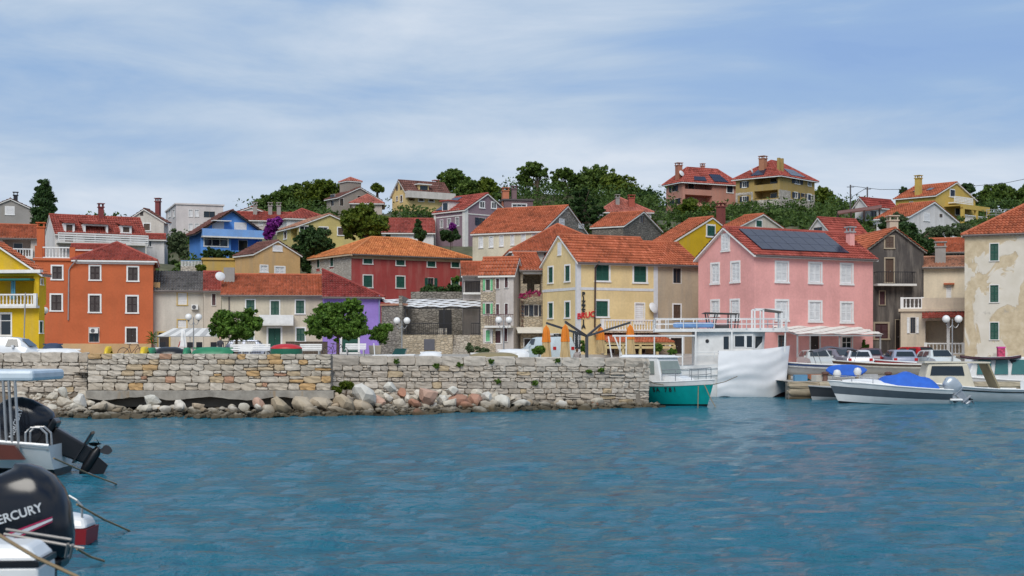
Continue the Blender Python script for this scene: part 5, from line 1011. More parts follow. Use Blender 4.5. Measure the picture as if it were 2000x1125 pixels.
# ------------------------------------------------------------------ stone terrace with slatted canopy
D0 = 116; X0, X1 = gx(786, D0), gx(941, D0); zt = gz(654, D0); zg = 1.9
root = empty('stone_terrace', (X0, D0, zg), label='raised stone terrace with steps and dark shaded loggia', cat='terrace'); W = X1-X0; ht = zt-zg; xs0, xs1 = gx(884, D0)-X0, gx(918, D0)-X0
MB().box(0, xs0, 0, 10, -.5, ht).box(xs1, W, 0, 10, -.5, ht).box(xs0, xs1, 2.2, 10, -.5, ht-.003).build('terrace_wall', ST_buff, root)
n = 7
for i in range(n): MB().box(xs0, xs1, .3*i-.1, 2.2, ht*i/n, ht*(i+1)/n-.002).build('step', ST_lt, root)
MB().box(0, W, 9.6, 10, ht, ht+3.9).box(-.3, 0, 0, 10, -.5, ht+3.2).build('back_wall', ST_grey, root)
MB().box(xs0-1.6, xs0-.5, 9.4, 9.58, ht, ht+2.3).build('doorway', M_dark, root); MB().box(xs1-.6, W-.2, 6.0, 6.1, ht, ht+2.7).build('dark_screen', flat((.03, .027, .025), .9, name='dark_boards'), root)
MB().box(gx(828, D0)-X0, gx(849, D0)-X0, -.06, 0, .35, ht-.35).build('plaque', flat((.10, .10, .12), .6, name='slate'), root)
mb = MB()
for (a, b_) in ((.1, xs0-.1), (xs1+.1, W-.1)):
    mb.beam((a, .15, ht+.95), (b_, .15, ht+.95), .06); mb.beam((a, .15, ht+.12), (b_, .15, ht+.12), .04)
    k = max(2, int((b_-a)/.16))
    for i in range(k+1): x = a+(b_-a)*i/k; mb.box(x-.012, x+.012, .138, .162, ht, ht+.95)
mb.build('railing', M_iron, root); zc = gz(601, D0)-zg; zc2 = gz(585, D0+4.5)-zg; mb = MB()
for x in (.2, W*.52, W-.15): mb.beam((x, .4, ht), (x, .4, zc), .1)
mb.beam((-.1, .4, zc), (W, .4, zc), .12); mb.beam((-2.6, 6, zc2-.1), (W, 6, zc2-.1), .12); fr_ = mb.build('canopy_frame', M_iron, root)
for i in range(8):
    t0, t1 = i/8, (i+.86)/8; up, lo = [], []
    for k in range(25):
        f = k/24; wv_ = .07*math.sin(f*math.pi*7+i*2.2); up.append(((-2.6*t0-.1)*(1-f)+W*f, .2+6*t0, zc+.1+(zc2-zc)*t0+wv_)); lo.append(((-2.6*t1-.1)*(1-f)+W*f, .2+6*t1, zc+.1+(zc2-zc)*t1+wv_*.4))
    MB().grid([up, lo]).build('canopy_slat', flat((.78, .77, .76), .7, name='white_canvas'), fr_)
MB().box(xs0-1.2, xs0-.5, .5, 1.1, ht, ht+.55).build('planter_box', ST_lt, root)
q0, q1 = Vector((gx(745, 117.5), 117.5, 0)), Vector((X0, 116.2, 0))
root = empty('garden_wall', (q0.x, q0.y, zg), math.atan2(q1.y-q0.y, q1.x-q0.x), label='old rubble wall with tiled coping right of the purple house', cat='wall'); L = (q1-q0).length
MB().box(0, L, 0, .5, -.5, gz(597, 117)-zg).build('masonry', ST_grey, root); MB().box(-.05, L+.05, -.12, .62, gz(597, 117)-zg, gz(593, 117)-zg).build('coping', T_old, root)
# ------------------------------------------------------------------ street lamps
M_globe = flat((.80, .79, .77), .3, name='opal_globe', var=.05)
def lamp(px, D, yg, zg_, label, dx=.36):
    root = empty('street_lamp', (gx(px, D), D, zg_), label=label, cat='street lamp', group='twin globe lamps on the waterfront'); zt_ = gz(yg, D)-zg_
    MB().tube([(0, 0, 0), (0, 0, .5), (0, 0, zt_+.1)], [.07, .05, .035], 8).build('pole', M_steel, root)
    for s in (-1, 1):
        pts_ = [(s*dx*f, 0, zt_-.25-.22*math.sin(math.pi*f)) for f in (0, .2, .4, .6, .8, 1)]+[(s*dx, 0, zt_-.16)]; arm = MB().tube(pts_, .022, 6).build('arm', M_steel, root)
        MB().tube([(s*dx, 0, zt_-.2), (s*dx, 0, zt_-.12)], .07, 8).build('collar', M_iron, arm)
        b_ = bmesh.new(); bmesh.ops.create_uvsphere(b_, u_segments=16, v_segments=10, radius=.245); me = bpy.data.meshes.new('globe'); b_.to_mesh(me); b_.free(); me.polygons.foreach_set('use_smooth', [True]*len(me.polygons)); link('globe', me, M_globe, root, loc=(s*dx, 0, zt_+.1))
lamp(78, 102, 609, pz(102), 'twin globe lamp between yellow and orange houses'); lamp(378, 102, 622, pz(102), 'twin globe lamp beside the cafe awning'); lamp(785, 102, 629, pz(102), 'twin globe lamp in front of the stone terrace'); lamp(984, 100, 628, pz(100), 'twin globe lamp before the stone and white house'); lamp(1860, 92, 626, .82, 'twin globe lamp before the cream terrace house', .4)
root = empty('flag_pole', (gx(46, 92), 92, pz(92)), label='thin grey pole before the yellow house', cat='pole'); MB().tube([(0, 0, 0), (.12, 0, gz(572, 92)-pz(92))], .04, 6).build('pole', M_steel, root)
# ------------------------------------------------------------------ boats
def hull_pts(L, B, zs, zk, rake, t, s, side, fl=.62, bowp=2.3, off=0., full=.9):
    b_ = B/2*(1-max(0, (t-.42)/.58)**bowp)*(full+(1-full)*min(1, t/.35)); y = (b_+off*(1 if b_ > .02 else .3))*(s**fl); z = zk(t)+(zs(t)-zk(t))*s
    return (L*(t-.5)+rake*s*max(0, t)**4, side*y, z)
def hull(root, L, B, zs, zk, rake, bands, fl=.62, bowp=2.3, deck=None, full=.9, dz=.08):
    """bands: (name, s0, s1, material, outward offset); each band is a part"""
    first = None; T = [i/22 for i in range(23)]
    for name, s0, s1, m, off in bands:
        mb = MB(); S = [s0+(s1-s0)*k/5 for k in range(6)]
        for side in (-1, 1): mb.grid([[hull_pts(L, B, zs, zk, rake, t, max(s, .0001), side, fl, bowp, off, full) for s in S] for t in T])
        for k in range(5):
            q = [hull_pts(L, B, zs, zk, rake, 0, max(s, .0001), sd_, fl, bowp, off, full) for s, sd_ in ((S[k], -1), (S[k], 1), (S[k+1], 1), (S[k+1], -1))]; mb.poly(q)
        o = mb.build(name, m, root, smooth=True)
    if deck:
        mb = MB(); mb.grid([[(p[0], p[1]*f*.97, p[2]-dz) for f in (-1, -.5, 0, .5, 1)] for p in [hull_pts(L, B, zs, zk, rake, t, 1, 1, fl, bowp, 0, full) for t in T]]); mb.build('deck', deck, root)
        for side in (-1, 1): MB().tube([hull_pts(L, B, zs, zk, rake, t, 1, side, fl, bowp, 0, full) for t in T], .035, 6).build('gunwale', deck, root)
def gel(c, name='gelcoat', rough=.25): return flat(c, rough, 0, .1, name)
M_gel = gel((.76, .76, .75)); M_wpaint = flat((.80, .79, .77), .5, name='boat_white', var=.25, scale=1.5); M_black = flat((.008, .008, .01), .3, name='black_gloss'); M_rope = flat((.25, .18, .10), .9, name='rope')
M_anti = flat((.05, .02, .02), .7, name='antifouling'); M_blue = flat((.02, .12, .55), .75, name='blue_cover', var=.2)
def rail(root, pts_, hgt, r_=.018, name='railing', m=None, post_every=1, mid=True):
    mb = MB(); top = [Vector(p)+Vector((0, 0, hgt)) for p in pts_]; mb.tube(top, r_, 6)
    if mid: mb.tube([Vector(p)+Vector((0, 0, hgt*.5)) for p in pts_], r_*.8, 6)
    for i, p in enumerate(pts_):
        if i % post_every == 0: mb.tube([p, Vector(p)+Vector((0, 0, hgt))], r_, 6)
    return mb.build(name, m or M_steel, root)
# big white ship with a draped tarpaulin
DS = 69.5; SX = gx(1376, DS); root = empty('ferry_boat', (SX, DS+1.6, 0), R(-4), label='big white wooden boat with wheelhouse and tarpaulin over the bow', cat='boat'); sx = lambda px: gx(px, DS)-SX; sz = lambda py: gz(py, DS)
Ls = sx(1541)-sx(1200); cx_ = (sx(1541)+sx(1200))/2
zs = lambda t: 1.45+.15*(1-t)+1.05*max(0, t-.35)**2.2/.65**2.2; zk = lambda t: -.5
hr = empty('hull_mount', (cx_, 0, 0)); hr.parent = root
bpy.data.objects.remove(hr)
sub = MB(); T = [i/26 for i in range(27)]
def shp(t, s, side, off=0.): p = hull_pts(Ls, 3.2, zs, zk, .3, t, s, side, .13+.25*max(0, t-.6), 3.4, off, .95); return (p[0]+cx_, p[1], p[2])
for name, s0, s1, m, off in (('hull', .24, 1, M_wpaint, 0), ('hull_bottom', 0, .24, M_anti, -.01), ('rubbing_strake', .74, .78, M_wpaint, .05), ('rubbing_strake', .9, .93, M_wpaint, .05)):
    mb = MB(); S = [s0+(s1-s0)*k/6 for k in range(7)]
    for side in (-1, 1): mb.grid([[shp(t, max(s, .0001), side, off) for s in S] for t in T])
    mb.poly([shp(0, max(s, .0001), -1, off) for s in S]+[shp(0, max(s, .0001), 1, off) for s in S[::-1]]); mb.build(name, m, root, smooth=True)
MB().grid([[(shp(t, 1, 1)[0], shp(t, 1, 1)[1]*f, zs(t)-.25) for f in (-.97, 0, .97)] for t in T]).build('deck', M_wpaint, root)
zd, zu = sz(716), sz(648)                                  # main deck, underside of upper deck
xa, xb, xc = sx(1362), sx(1476), sx(1499); cab = MB(); cab.hexa([(xa, -1.10, zd-.6), (xb, -1.10, zd-.6), (xb, 1.10, zd-.6), (xa, 1.10, zd-.6), (xa, -1.10, zu), (xb, -1.10, zu), (xb, 1.10, zu), (xa, 1.10, zu)]); cab.hexa([(xb, -1.10, zd-.6), (xc, -.5, zs(.86)-.2), (xc, .5, zs(.86)-.2), (xb, 1.10, zd-.6), (xb, -1.10, zu), (xc+.08, -.55, zu), (xc+.08, .55, zu), (xb, 1.10, zu)])
cb = cab.build('wheelhouse', M_wpaint, root)
for x0, y0, x1, y1 in ((1441, 656, 1459, 677), (1464, 656, 1474, 678)):
    f = MB().box(sx(x0)-.05, sx(x1)+.05, -1.13, -1.09, sz(y1)-.05, sz(y0)+.05).build('window_frame', M_gel, cb); MB().box(sx(x0), sx(x1), -1.14, -1.12, sz(y1), sz(y0)).build('pane', glassmat(), f)
MB().hexa([(xb+.12, -1.01, sz(680)), (xc-.12, -.68, sz(680)), (xc-.12, -.62, sz(680)), (xb+.12, -.95, sz(680)), (xb+.14, -1.03, sz(657)), (xc-.06, -.70, sz(657)), (xc-.06, -.64, sz(657)), (xb+.14, -.97, sz(657))]).build('front_window', glassmat(), cb)
MB().box(sx(1419), sx(1429), -1.125, -1.09, sz(682), sz(657)).build('wheelhouse_door', glassmat(), cb); MB().lathe([(.09, 0), (.09, .03)], n=12).build('porthole', M_iron, cb, loc=(sx(1387), -1.10, sz(666)), rot=(R(90), 0, 0))
[link('registration', text_mesh(chh, .22, .004, 0, .006), M_sign, cb, loc=(sx(1423)+(k-2.5)*.135, -1.125, sz(689)), rot=(R(90), 0, 0)) for k, chh in enumerate('335 SA') if chh != ' ']
ud = MB(); ud.hexa([(sx(1284), -1.55, zu), (sx(1545), -1.1, zu), (sx(1545), 1.1, zu), (sx(1284), 1.55, zu), (sx(1284), -1.55, zu+.14), (sx(1545), -1.1, zu+.2), (sx(1545), 1.1, zu+.2), (sx(1284), 1.55, zu+.14)]); ud = ud.build('upper_deck', M_wpaint, root)
st_ = MB().box(sx(1201), sx(1362), -1.5, 1.5, sz(657), sz(654)).build('stern_canopy', M_wpaint, root); mb = MB()
SB = [((sx(px), -1.45, zs(.1)-.1), (sx(px)-(.25 if px == 1203 else 0), -1.45, sz(657))) for px in (1203, 1216, 1228, 1283, 1338)]+[((sx(1205), -1.45, sz(657)), (sx(1222), -1.45, sz(700))), ((sx(1283), -1.45, sz(696)), (sx(1338), -1.45, sz(696)))]+[((sx(px), -1.42, zs(.55+(px-1400)/340)-.1), (sx(px), -1.40, zu)) for px in (1364, 1434)]+[((sx(1538), -1.0, zs(.9)), (sx(1541), -1.0, zu+1.2))]
for a, b_ in SB: MB().beam(a, b_, .065).build('stanchion', M_wpaint, root)
zr_ = zu+.16; pts_ = [(sx(px), -1.5+.3*(px-1285)/255, zr_) for px in (1285, 1310, 1340, 1366, 1400, 1434, 1463, 1490, 1515, 1540)]
rail(ud, pts_, sz(622)-zr_, .022, m=M_gel); rail(ud, [(p[0], -p[1], p[2]) for p in pts_], sz(622)-zr_, .022, m=M_gel); rail(ud, [(sx(1285), y, zr_) for y in (-1.5, 0, 1.5)], sz(622)-zr_, .022, m=M_gel)
rail(root, [(sx(px), -1.42, sz(700)) for px in (1364, 1400, 1434)], .3, .02, m=M_gel)
bim = MB(); bim.hexa([(sx(1380), -.9, sz(611)), (sx(1450), -.9, sz(613)), (sx(1450), .9, sz(613)), (sx(1380), .9, sz(611)), (sx(1383), -.9, sz(609)), (sx(1447), -.9, sz(611)), (sx(1447), .9, sz(611)), (sx(1383), .9, sz(609))]); bim = bim.build('helm_canopy', flat((.06, .055, .05), .8, name='dark_canvas'), root); mb = MB()
for px, q in ((1394, 1388), (1402, 1408), (1434, 1434), (1447, 1450)):
    for y in (-.85, .85): MB().beam((sx(px), y, zr_), (sx(q), y, sz(611)), .06).build('canopy_post', flat((.10, .10, .10), .5, name='dark_tube'), bim)
MB().box(sx(1405), sx(1432), -.5, .3, zr_, sz(634)).build('helm_console', flat((.05, .05, .055), .6, name='console_black'), root)
cn = MB(); cn.hexa([(sx(px), y, z) for z, w_ in ((zr_+.05, .2), (zr_+.3, .32)) for px, y in ((1326, -.9-w_), (1400, -.9-w_), (1400, -.9+w_), (1320, -.9+w_))]); cn.build('deck_dinghy', flat((.22, .42, .75), .5, name='pale_blue'), root, bevel=.08)
mb = MB()
for px in (1481, 1498, 1534):
    for y in (-.7, .7): MB().beam((sx(px), y, zr_), (sx(px), y, sz(603)), .08).build('mast_post', M_gel, root)
mb.beam((sx(1481), -.7, sz(603)), (sx(1534), -.7, sz(604)), .08); MB().beam((sx(1481), .7, sz(603)), (sx(1534), .7, sz(604)), .08).build('mast_rail', M_gel, root)
mf = mb.build('mast_frame', M_gel, root); MB().hexa([(sx(1500), -.75, sz(606)), (sx(1536), -.75, sz(610)), (sx(1536), .75, sz(610)), (sx(1500), .75, sz(606)), (sx(1500), -.75, sz(602)), (sx(1536), -.75, sz(608)), (sx(1536), .75, sz(608)), (sx(1500), .75, sz(602))]).build('mast_awning', flat((.10, .09, .08), .7, name='dark_board'), mf)
MB().tube([(sx(1543), -.9, zr_), (sx(1545), -.9, sz(596))], .02, 5).build('aerial', M_gel, root)
tp = []
for i in range(49):
    t = .60+.40*i/48; row = []
    for k in range(31):
        f = k/30; lo = .19+.045*math.sin(i*.13+1)+.02*math.sin(i*.31); s = lo+(1.0-lo)*min(1, f/.85); fo = .03*(1+math.sin(k*.40+.9*math.sin(i*.11)))+.014*(1+math.sin(k*.95+1.2*math.sin(i*.17+2)))+.006*(1+math.sin(i*.45+k*.1))
        x, y, z = shp(t, s, -1, .05+fo*(.4+.6*math.sin(math.pi*f))); up = max(0, f-.85)/.15; z += up*(.02+.62*(1-i/48)**.8); row.append((x+up*.05, y+up*.05, z))
    tp.append(row)
MB().grid(tp).build('tarpaulin', flat((.84, .84, .85), .5, name='white_tarpaulin', var=.05), root, smooth=True)
# turquoise fishing boat
TQ = flat((.0, .30, .29), .4, name='turquoise_paint', var=.15); root = empty('fishing_boat', (6.5, 60.3, 0), R(-48), label='turquoise hulled fishing boat with white cabin', cat='boat')
zs = lambda t: .90+.10*(1-t)+.22*t**3; zk = lambda t: -.3; LT = 4.4; TP = lambda t, s, o=0.: Vector(hull_pts(LT, 1.9, zs, zk, .5, t, s, -1, .4, 2.4, o))
hull(root, LT, 1.9, zs, zk, .5, (('hull', .28, .86, TQ, 0), ('hull_bottom', 0, .28, M_black, -.005), ('rubbing_strake', .86, 1., M_gel, .02)), .4, 2.4, M_gel)
cb = MB(); cb.hexa([(-1.9, -.78, .88), (.45, -.74, .93), (.45, .74, .93), (-1.9, .78, .88), (-1.9, -.70, 2.0), (.12, -.64, 2.0), (.12, .64, 2.0), (-1.9, .70, 2.0)]); cb.hexa([(-2., -.76, 2.0), (.25, -.70, 2.0), (.25, .70, 2.0), (-2., .76, 2.0), (-1.9, -.62, 2.12), (.08, -.56, 2.10), (.08, .56, 2.10), (-1.9, .62, 2.12)]); cb.hexa([(.45, -.68, .88), (1.35, -.45, .96), (1.35, .45, .96), (.45, .68, .88), (.45, -.55, 1.28), (1.25, -.35, 1.16), (1.25, .35, 1.16), (.45, .55, 1.28)]); cb = cb.build('cabin', M_gel, root, bevel=.04)
for x0, x1 in ((-1.75, -.95), (-.8, .05)): MB().hexa([(x0, -.775, 1.32), (x1, -.755, 1.32), (x1, -.74, 1.32), (x0, -.76, 1.32), (x0, -.735, 1.86), (x1-.08, -.705, 1.86), (x1-.08, -.68, 1.86), (x0, -.71, 1.86)]).build('cabin_window', flat((.22, .26, .24), .12, name='pale_glass'), cb)
MB().hexa([(.385, -.6, 1.34), (.385, .6, 1.34), (.345, .6, 1.34), (.345, -.6, 1.34), (.215, -.55, 1.86), (.215, .55, 1.86), (.175, .55, 1.86), (.175, -.55, 1.86)]).build('windscreen', flat((.22, .26, .24), .12, name='pale_glass'), cb)
rail(root, [TP(t, 1) for t in (.62, .74, .86, .98)]+[TP(t, 1)*Vector((1, -1, 1)) if False else Vector((TP(t, 1).x, -TP(t, 1).y, TP(t, 1).z)) for t in (.86, .74, .62)], .5, .016)
for i, chh in enumerate('SA 781'):
    if chh == ' ': continue
    t = .52+i*.042; a, b_, c_ = TP(t, .74), TP(t+.03, .74), TP(t, .80); ex = (b_-a).normalized(); ez = (c_-a-ex*(c_-a).dot(ex)).normalized(); ny = ez.cross(ex); ny = -ny if ny.y > 0 else ny
    o = link('registration', text_mesh(chh, .26, .003, 0, .03), M_sign, root); o.matrix_local = Matrix(((ex.x, ez.x, ny.x, a.x+ny.x*.012), (ex.y, ez.y, ny.y, a.y+ny.y*.012), (ex.z, ez.z, ny.z, a.z), (0, 0, 0, 1)))
o = MB().lathe([(.02, .6), (.05, .55), (.11, .5), (.12, .05), (.07, -.02), (.03, -.08)], n=10).build('fender', flat((.52, .42, .30), .6, name='old_fender'), root, smooth=True); q = TP(.45, .9); o.location = (q.x, q.y-.14, .42)
for i, (a, b_) in enumerate((((1376, 752, 58.4), (1402, 803, 57)), ((1364, 752, 58.6), (1363, 800, 57.6)), ((1388, 752, 58.3), (1440, 735, 66)), ((1296, 752, 59), (1262, 741, 58.1)))):
    MB().tube([at(*a), (at(*a)+at(*b_))/2-Vector((0, 0, .06)), at(*b_)], .018, 5).build('mooring_rope', M_rope, label=('pale mooring line from turquoise bow into the water', 'short rope hanging straight down the turquoise bow', 'dark line from the turquoise bow to the quay', 'rope from turquoise boat to the harbour wall')[i], cat='rope')
# outboard motors
def outboard(root_name, label, loc, tilt, yaw, sc_, m_cowl, text=None, dec=None, big=True, m_leg=None):
    root = empty(root_name, loc, yaw, label=label, cat='outboard motor'); root.rotation_euler = (0, tilt, yaw); root.scale = (sc_,)*3; m_leg = m_leg or M_black
    # x = astern, z = up; rings (z, centre x, half length, half width)
    rg = [(.0, .03, .30, .20), (.06, .03, .36, .245), (.2, .02, .385, .265), (.4, .0, .39, .265), (.56, -.03, .37, .25), (.68, -.06, .32, .22), (.76, -.09, .24, .17), (.80, -.10, .14, .10), (.81, -.10, .03, .03)]
    mb = MB(); P_ = []
    for z, c_, hl, hw in rg:
        row = []
        for k in range(29):
            a = 2*math.pi*k/28; ca, sa = math.cos(a), math.sin(a); e = .72; row.append((c_+hl*math.copysign(abs(ca)**e, ca), hw*math.copysign(abs(sa)**e, sa), z+(.05*ca if z > .3 else 0)))
        P_.append(row)
    mb.grid(P_); cw = mb.build('cowl', m_cowl, root, smooth=True)
    MB().hexa([(-.27, -.19, -.1), (.30, -.17, -.1), (.30, .17, -.1), (-.27, .19, -.1), (-.30, -.22, .0), (.34, -.2, .0), (.34, .2, .0), (-.30, .22, .0)]).build('cowl_base', m_leg, root, bevel=.03)
    MB().hexa([(-.05, -.07, -.78), (.22, -.05, -.78), (.22, .05, -.78), (-.05, .07, -.78), (-.18, -.13, -.1), (.22, -.12, -.1), (.22, .12, -.1), (-.18, .13, -.1)]).build('leg', m_leg, root, bevel=.03)
    MB().hexa([(-.12, -.15, -.64), (.42, -.13, -.64), (.42, .13, -.64), (-.12, .15, -.64), (-.12, -.15, -.615), (.45, -.13, -.61), (.45, .13, -.61), (-.12, .15, -.615)]).build('cavitation_plate', m_leg, root)
    gc = MB(); gc.tube([(-.28, 0, -.83), (-.2, 0, -.83), (-.05, 0, -.83), (.18, 0, -.83), (.28, 0, -.83)], [.01, .06, .085, .08, .05], 10); gc = gc.build('gearcase', m_leg, root, smooth=True)
    MB().hexa([(-.1, -.012, -1.12), (.12, -.012, -1.1), (.12, .012, -1.1), (-.1, .012, -1.12), (-.14, -.025, -.86), (.16, -.025, -.86), (.16, .025, -.86), (-.14, .025, -.86)]).build('skeg', m_leg, gc)
    for k in range(3):
        a = k*2.094+.4; b_ = MB(); n_ = [];
        for i in range(5):
            r_ = .05+.16*i/4; w_ = .02+.075*math.sin(math.pi*(i+.6)/5.2); n_.append([(.31+d*w_*.7, r_*math.cos(a+d*w_/max(r_, .1)), -.83+r_*math.sin(a+d*w_/max(r_, .1))) for d in (-1, 0, 1)])
        b_.grid(n_).build('propeller_blade', flat((.03, .03, .03), .35, .4, name='prop_metal'), gc, smooth=True)
    MB().box(-.42, -.28, -.16, .16, -.42, .05).build('clamp_bracket', m_leg, root, bevel=.02)
    if text:
        t_ = link('lettering', text_mesh(text, .108, .003), flat((.62, .64, .66), .3, name='decal_silver'), cw, loc=(-.02, -.268, .42), rot=(R(90), R(-14), 0))
    if dec:
        for dz_, m_, w_ in ((-.12, flat((.5, .02, .10), .3, name='decal_red'), .012), (-.16, flat((.55, .56, .6), .3, name='decal_grey'), .03), (-.2, flat((.5, .02, .10), .3, name='decal_red'), .008)): MB().hexa([(-.34, -.272, .30+dz_-w_), (.30, -.272, .45+dz_*.5-w_*.3), (.30, -.268, .45+dz_*.5-w_*.3), (-.34, -.268, .30+dz_-w_), (-.34, -.272, .30+dz_+w_), (.30, -.272, .45+dz_*.5+w_*.3), (.30, -.268, .45+dz_*.5+w_*.3), (-.34, -.268, .30+dz_+w_)]).build('decal', m_, cw)
    return root
# motorboat with blue cover
root = empty('motorboat', (gx(1757, 60.8), 61.6, 0), R(176), label='white motorboat with bright blue cover and grey side panels', cat='boat')
zs = lambda t: .62+.38*t**1.3; zk = lambda t: -.25+.12*t**3; LB = 4.6
hull(root, LB, 1.9, zs, zk, .55, (('hull', .22, .5, M_gel, 0), ('hull_bottom', 0, .22, M_black, -.004), ('side_panel', .5, .8, flat((.10, .12, .14), .3, name='grey_panel'), .004), ('topside', .8, 1., M_gel, .015)), .5, 2.0, M_gel)
MB().grid([[(LB*(t-.5)+.1, y*(1-max(0, (t-.5)/.62)**2)*.78, zs(t)-.05+(.26*math.sin(math.pi*min(1, (t-.3)/.75))*(1-abs(y)**3))) for y in (-1, -.8, -.5, 0, .5, .8, 1)] for t in [.35+.62*i/12 for i in range(13)]]).build('foredeck', M_gel, root, smooth=True)
cv = []
for i in range(21):
    t = i/20; x = -1.75+2.75*t; hh = .62*math.sin(math.pi*min(1, .08+t*.98))**.7*(1 if t < .5 else 1)+.05*math.sin(t*17); cv.append([(x, .80*f*(1-.25*t), zs(.5+x/LB)-.02-(.10+.05*math.sin(i*1.9) if abs(f) == 1 else 0)+hh*(1-abs(f)**2.6)+.02*math.sin(9*f+i)) for f in [-1+k/7 for k in range(15)]])
MB().grid(cv).build('cockpit_cover', M_blue, root, smooth=True)
rail(root, [hull_pts(LB, 1.9, zs, zk, .55, t, 1, 1, .5, 2.) for t in (.7, .85, .97)]+[hull_pts(LB, 1.9, zs, zk, .55, t, 1, -1, .5, 2.) for t in (.85, .7)], .25, .014, mid=False); MB().box(-2.75, -2.2, -.7, .7, .14, .24).build('swim_platform', M_gel, root, bevel=.04)
GM = flat((.42, .47, .52), .3, .3, name='silver_cowl'); outboard('outboard_motor', 'silver grey outboard motor on the blue covered motorboat', at(1868, 764, 61.2), R(-38), R(4), .86, GM, m_leg=flat((.35, .38, .42), .35, .3, name='silver_leg'))
# cream cabin boat and white cabin boat behind
root = empty('cabin_boat', (gx(1893, 63.6), 64.3, 0), R(178), label='cream cabin boat with raked shelter behind the motorboat', cat='boat'); zs = lambda t: .55+.45*t**2; zk = lambda t: -.25; CR_ = gel((.66, .60, .47), 'cream_gelcoat', .4)
hull(root, 5.2, 2.0, zs, zk, .5, (('hull', .25, .8, M_gel, 0), ('hull_bottom', 0, .25, M_anti, 0), ('rubbing_strake', .8, .86, M_black, .02), ('topside', .86, 1., M_gel, .005)), .5, 2.2, M_gel)
cb = MB(); cb.hexa([(-.3, -.8, .55), (2.0, -.7, .75), (2.0, .7, .75), (-.3, .8, .55), (.05, -.72, 1.72), (1.75, -.62, 1.72), (1.75, .62, 1.72), (.05, .72, 1.72)]); cb = cb.build('cabin', CR_, root, bevel=.05); MB().hexa([(.2, .775, 1.18), (1.7, .70, 1.18), (1.7, .69, 1.18), (.2, .765, 1.18), (.28, .74, 1.6), (1.62, .66, 1.6), (1.62, .65, 1.6), (.28, .73, 1.6)]).build('cabin_window', glassmat(), cb)
MB().hexa([(-.95, -.75, 1.72), (1.95, -.7, 1.74), (1.95, .7, 1.74), (-.95, .75, 1.72), (-.95, -.75, 1.79), (1.95, -.7, 1.81), (1.95, .7, 1.81), (-.95, .75, 1.79)]).build('cabin_roof', CR_, cb); MB().hexa([(-1.4, -.72, .6), (-1.32, -.72, .6), (-1.32, .72, .6), (-1.4, .72, .6), (-.9, -.72, 1.72), (-.82, -.72, 1.72), (-.82, .72, 1.72), (-.9, .72, 1.72)]).build('raked_screen', flat((.30, .25, .15), .6, name='brown_canvas'), cb)
MB().hexa([(-2.75, -.03, -.2), (-2.55, -.03, -.2), (-2.55, .03, -.2), (-2.75, .03, -.2), (-2.9, -.03, .95), (-2.5, -.03, .9), (-2.5, .03, .9), (-2.9, .03, .95)]).build('rudder', M_gel, root)
root = empty('cabin_boat', (gx(1960, 68), 68.8, 0), R(180), label='white cabin boat with green tinted windows under paddleboard', cat='boat'); hull(root, 6., 2.2, lambda t: .8+.4*t**2, zk, .5, (('hull', .2, 1, M_gel, 0), ('hull_bottom', 0, .2, M_anti, 0)), .5, 2.2, M_gel)
cb = MB(); cb.hexa([(-1.2, -.85, .75), (1.8, -.8, .85), (1.8, .8, .85), (-1.2, .85, .75), (-1.1, -.8, 1.98), (1.3, -.7, 1.98), (1.3, .7, 1.98), (-1.1, .8, 1.98)]); cb = cb.build('cabin', M_gel, root, bevel=.05); GT = flat((.05, .17, .17), .1, name='green_glass')
for x0, x1 in ((-1., -.35), (-.2, .45), (.6, 1.3)): MB().hexa([(x0, .875, 1.15), (x1, .86, 1.15), (x1, .84, 1.15), (x0, .85, 1.15), (x0, .83, 1.85), (x1-.1, .80, 1.85), (x1-.1, .78, 1.85), (x0, .81, 1.85)]).build('cabin_window', GT, cb)
def board(name, label, m_top, m_edge, loc, rot, L=3.1, w_=.78, th_=.14, fin=True):
    root = empty(name, loc, label=label, cat='paddleboard'); root.rotation_euler = rot; P_ = []; N_ = 20
    for i in range(N_+1):
        t = i/N_; wd = w_/2*max(.03, (1-abs(2*t-1)**2.6))**.6; up = .10*abs(2*t-1)**3; P_.append([(L*(t-.5), wd*math.cos(a)*1., up+th_/2*math.copysign(abs(math.sin(a))**.7, math.sin(a))) for a in [2*math.pi*k/12 for k in range(13)]])
    MB().grid(P_).build('board', m_edge, root, smooth=True); MB().grid([[(p[0]*.96, (p[3][1] if False else y*.8), z) for y, z in ((-abs(r_[0][1]), r_[0][2]+th_*.52), (abs(r_[0][1]), r_[0][2]+th_*.52))] for p, r_ in ((q[0], q) for q in P_)]).build('deck_pad', m_top, root)
    if fin: MB().hexa([(-L*.42, -.01, -.28), (-L*.36, -.01, -.28), (-L*.36, .01, -.28), (-L*.42, .01, -.28), (-L*.42, -.015, -.04), (-L*.30, -.015, -.04), (-L*.30, .015, -.04), (-L*.42, .015, -.04)]).build('fin', M_black, root)
board('paddleboard', 'black and red paddleboard lying on the cabin boat roof', flat((.70, .62, .62), .5, name='pale_pad'), flat((.06, .015, .025), .4, name='black_red_rail'), at(1935, 700.5, 68), (0, 0, R(180)), 2.9)
board('paddleboard', 'blue paddleboard propped on its edge on the quay', M_blue, M_blue, at(1652, 724, 68.7), (R(72), 0, R(4)), 2.0, .62, .1, False)
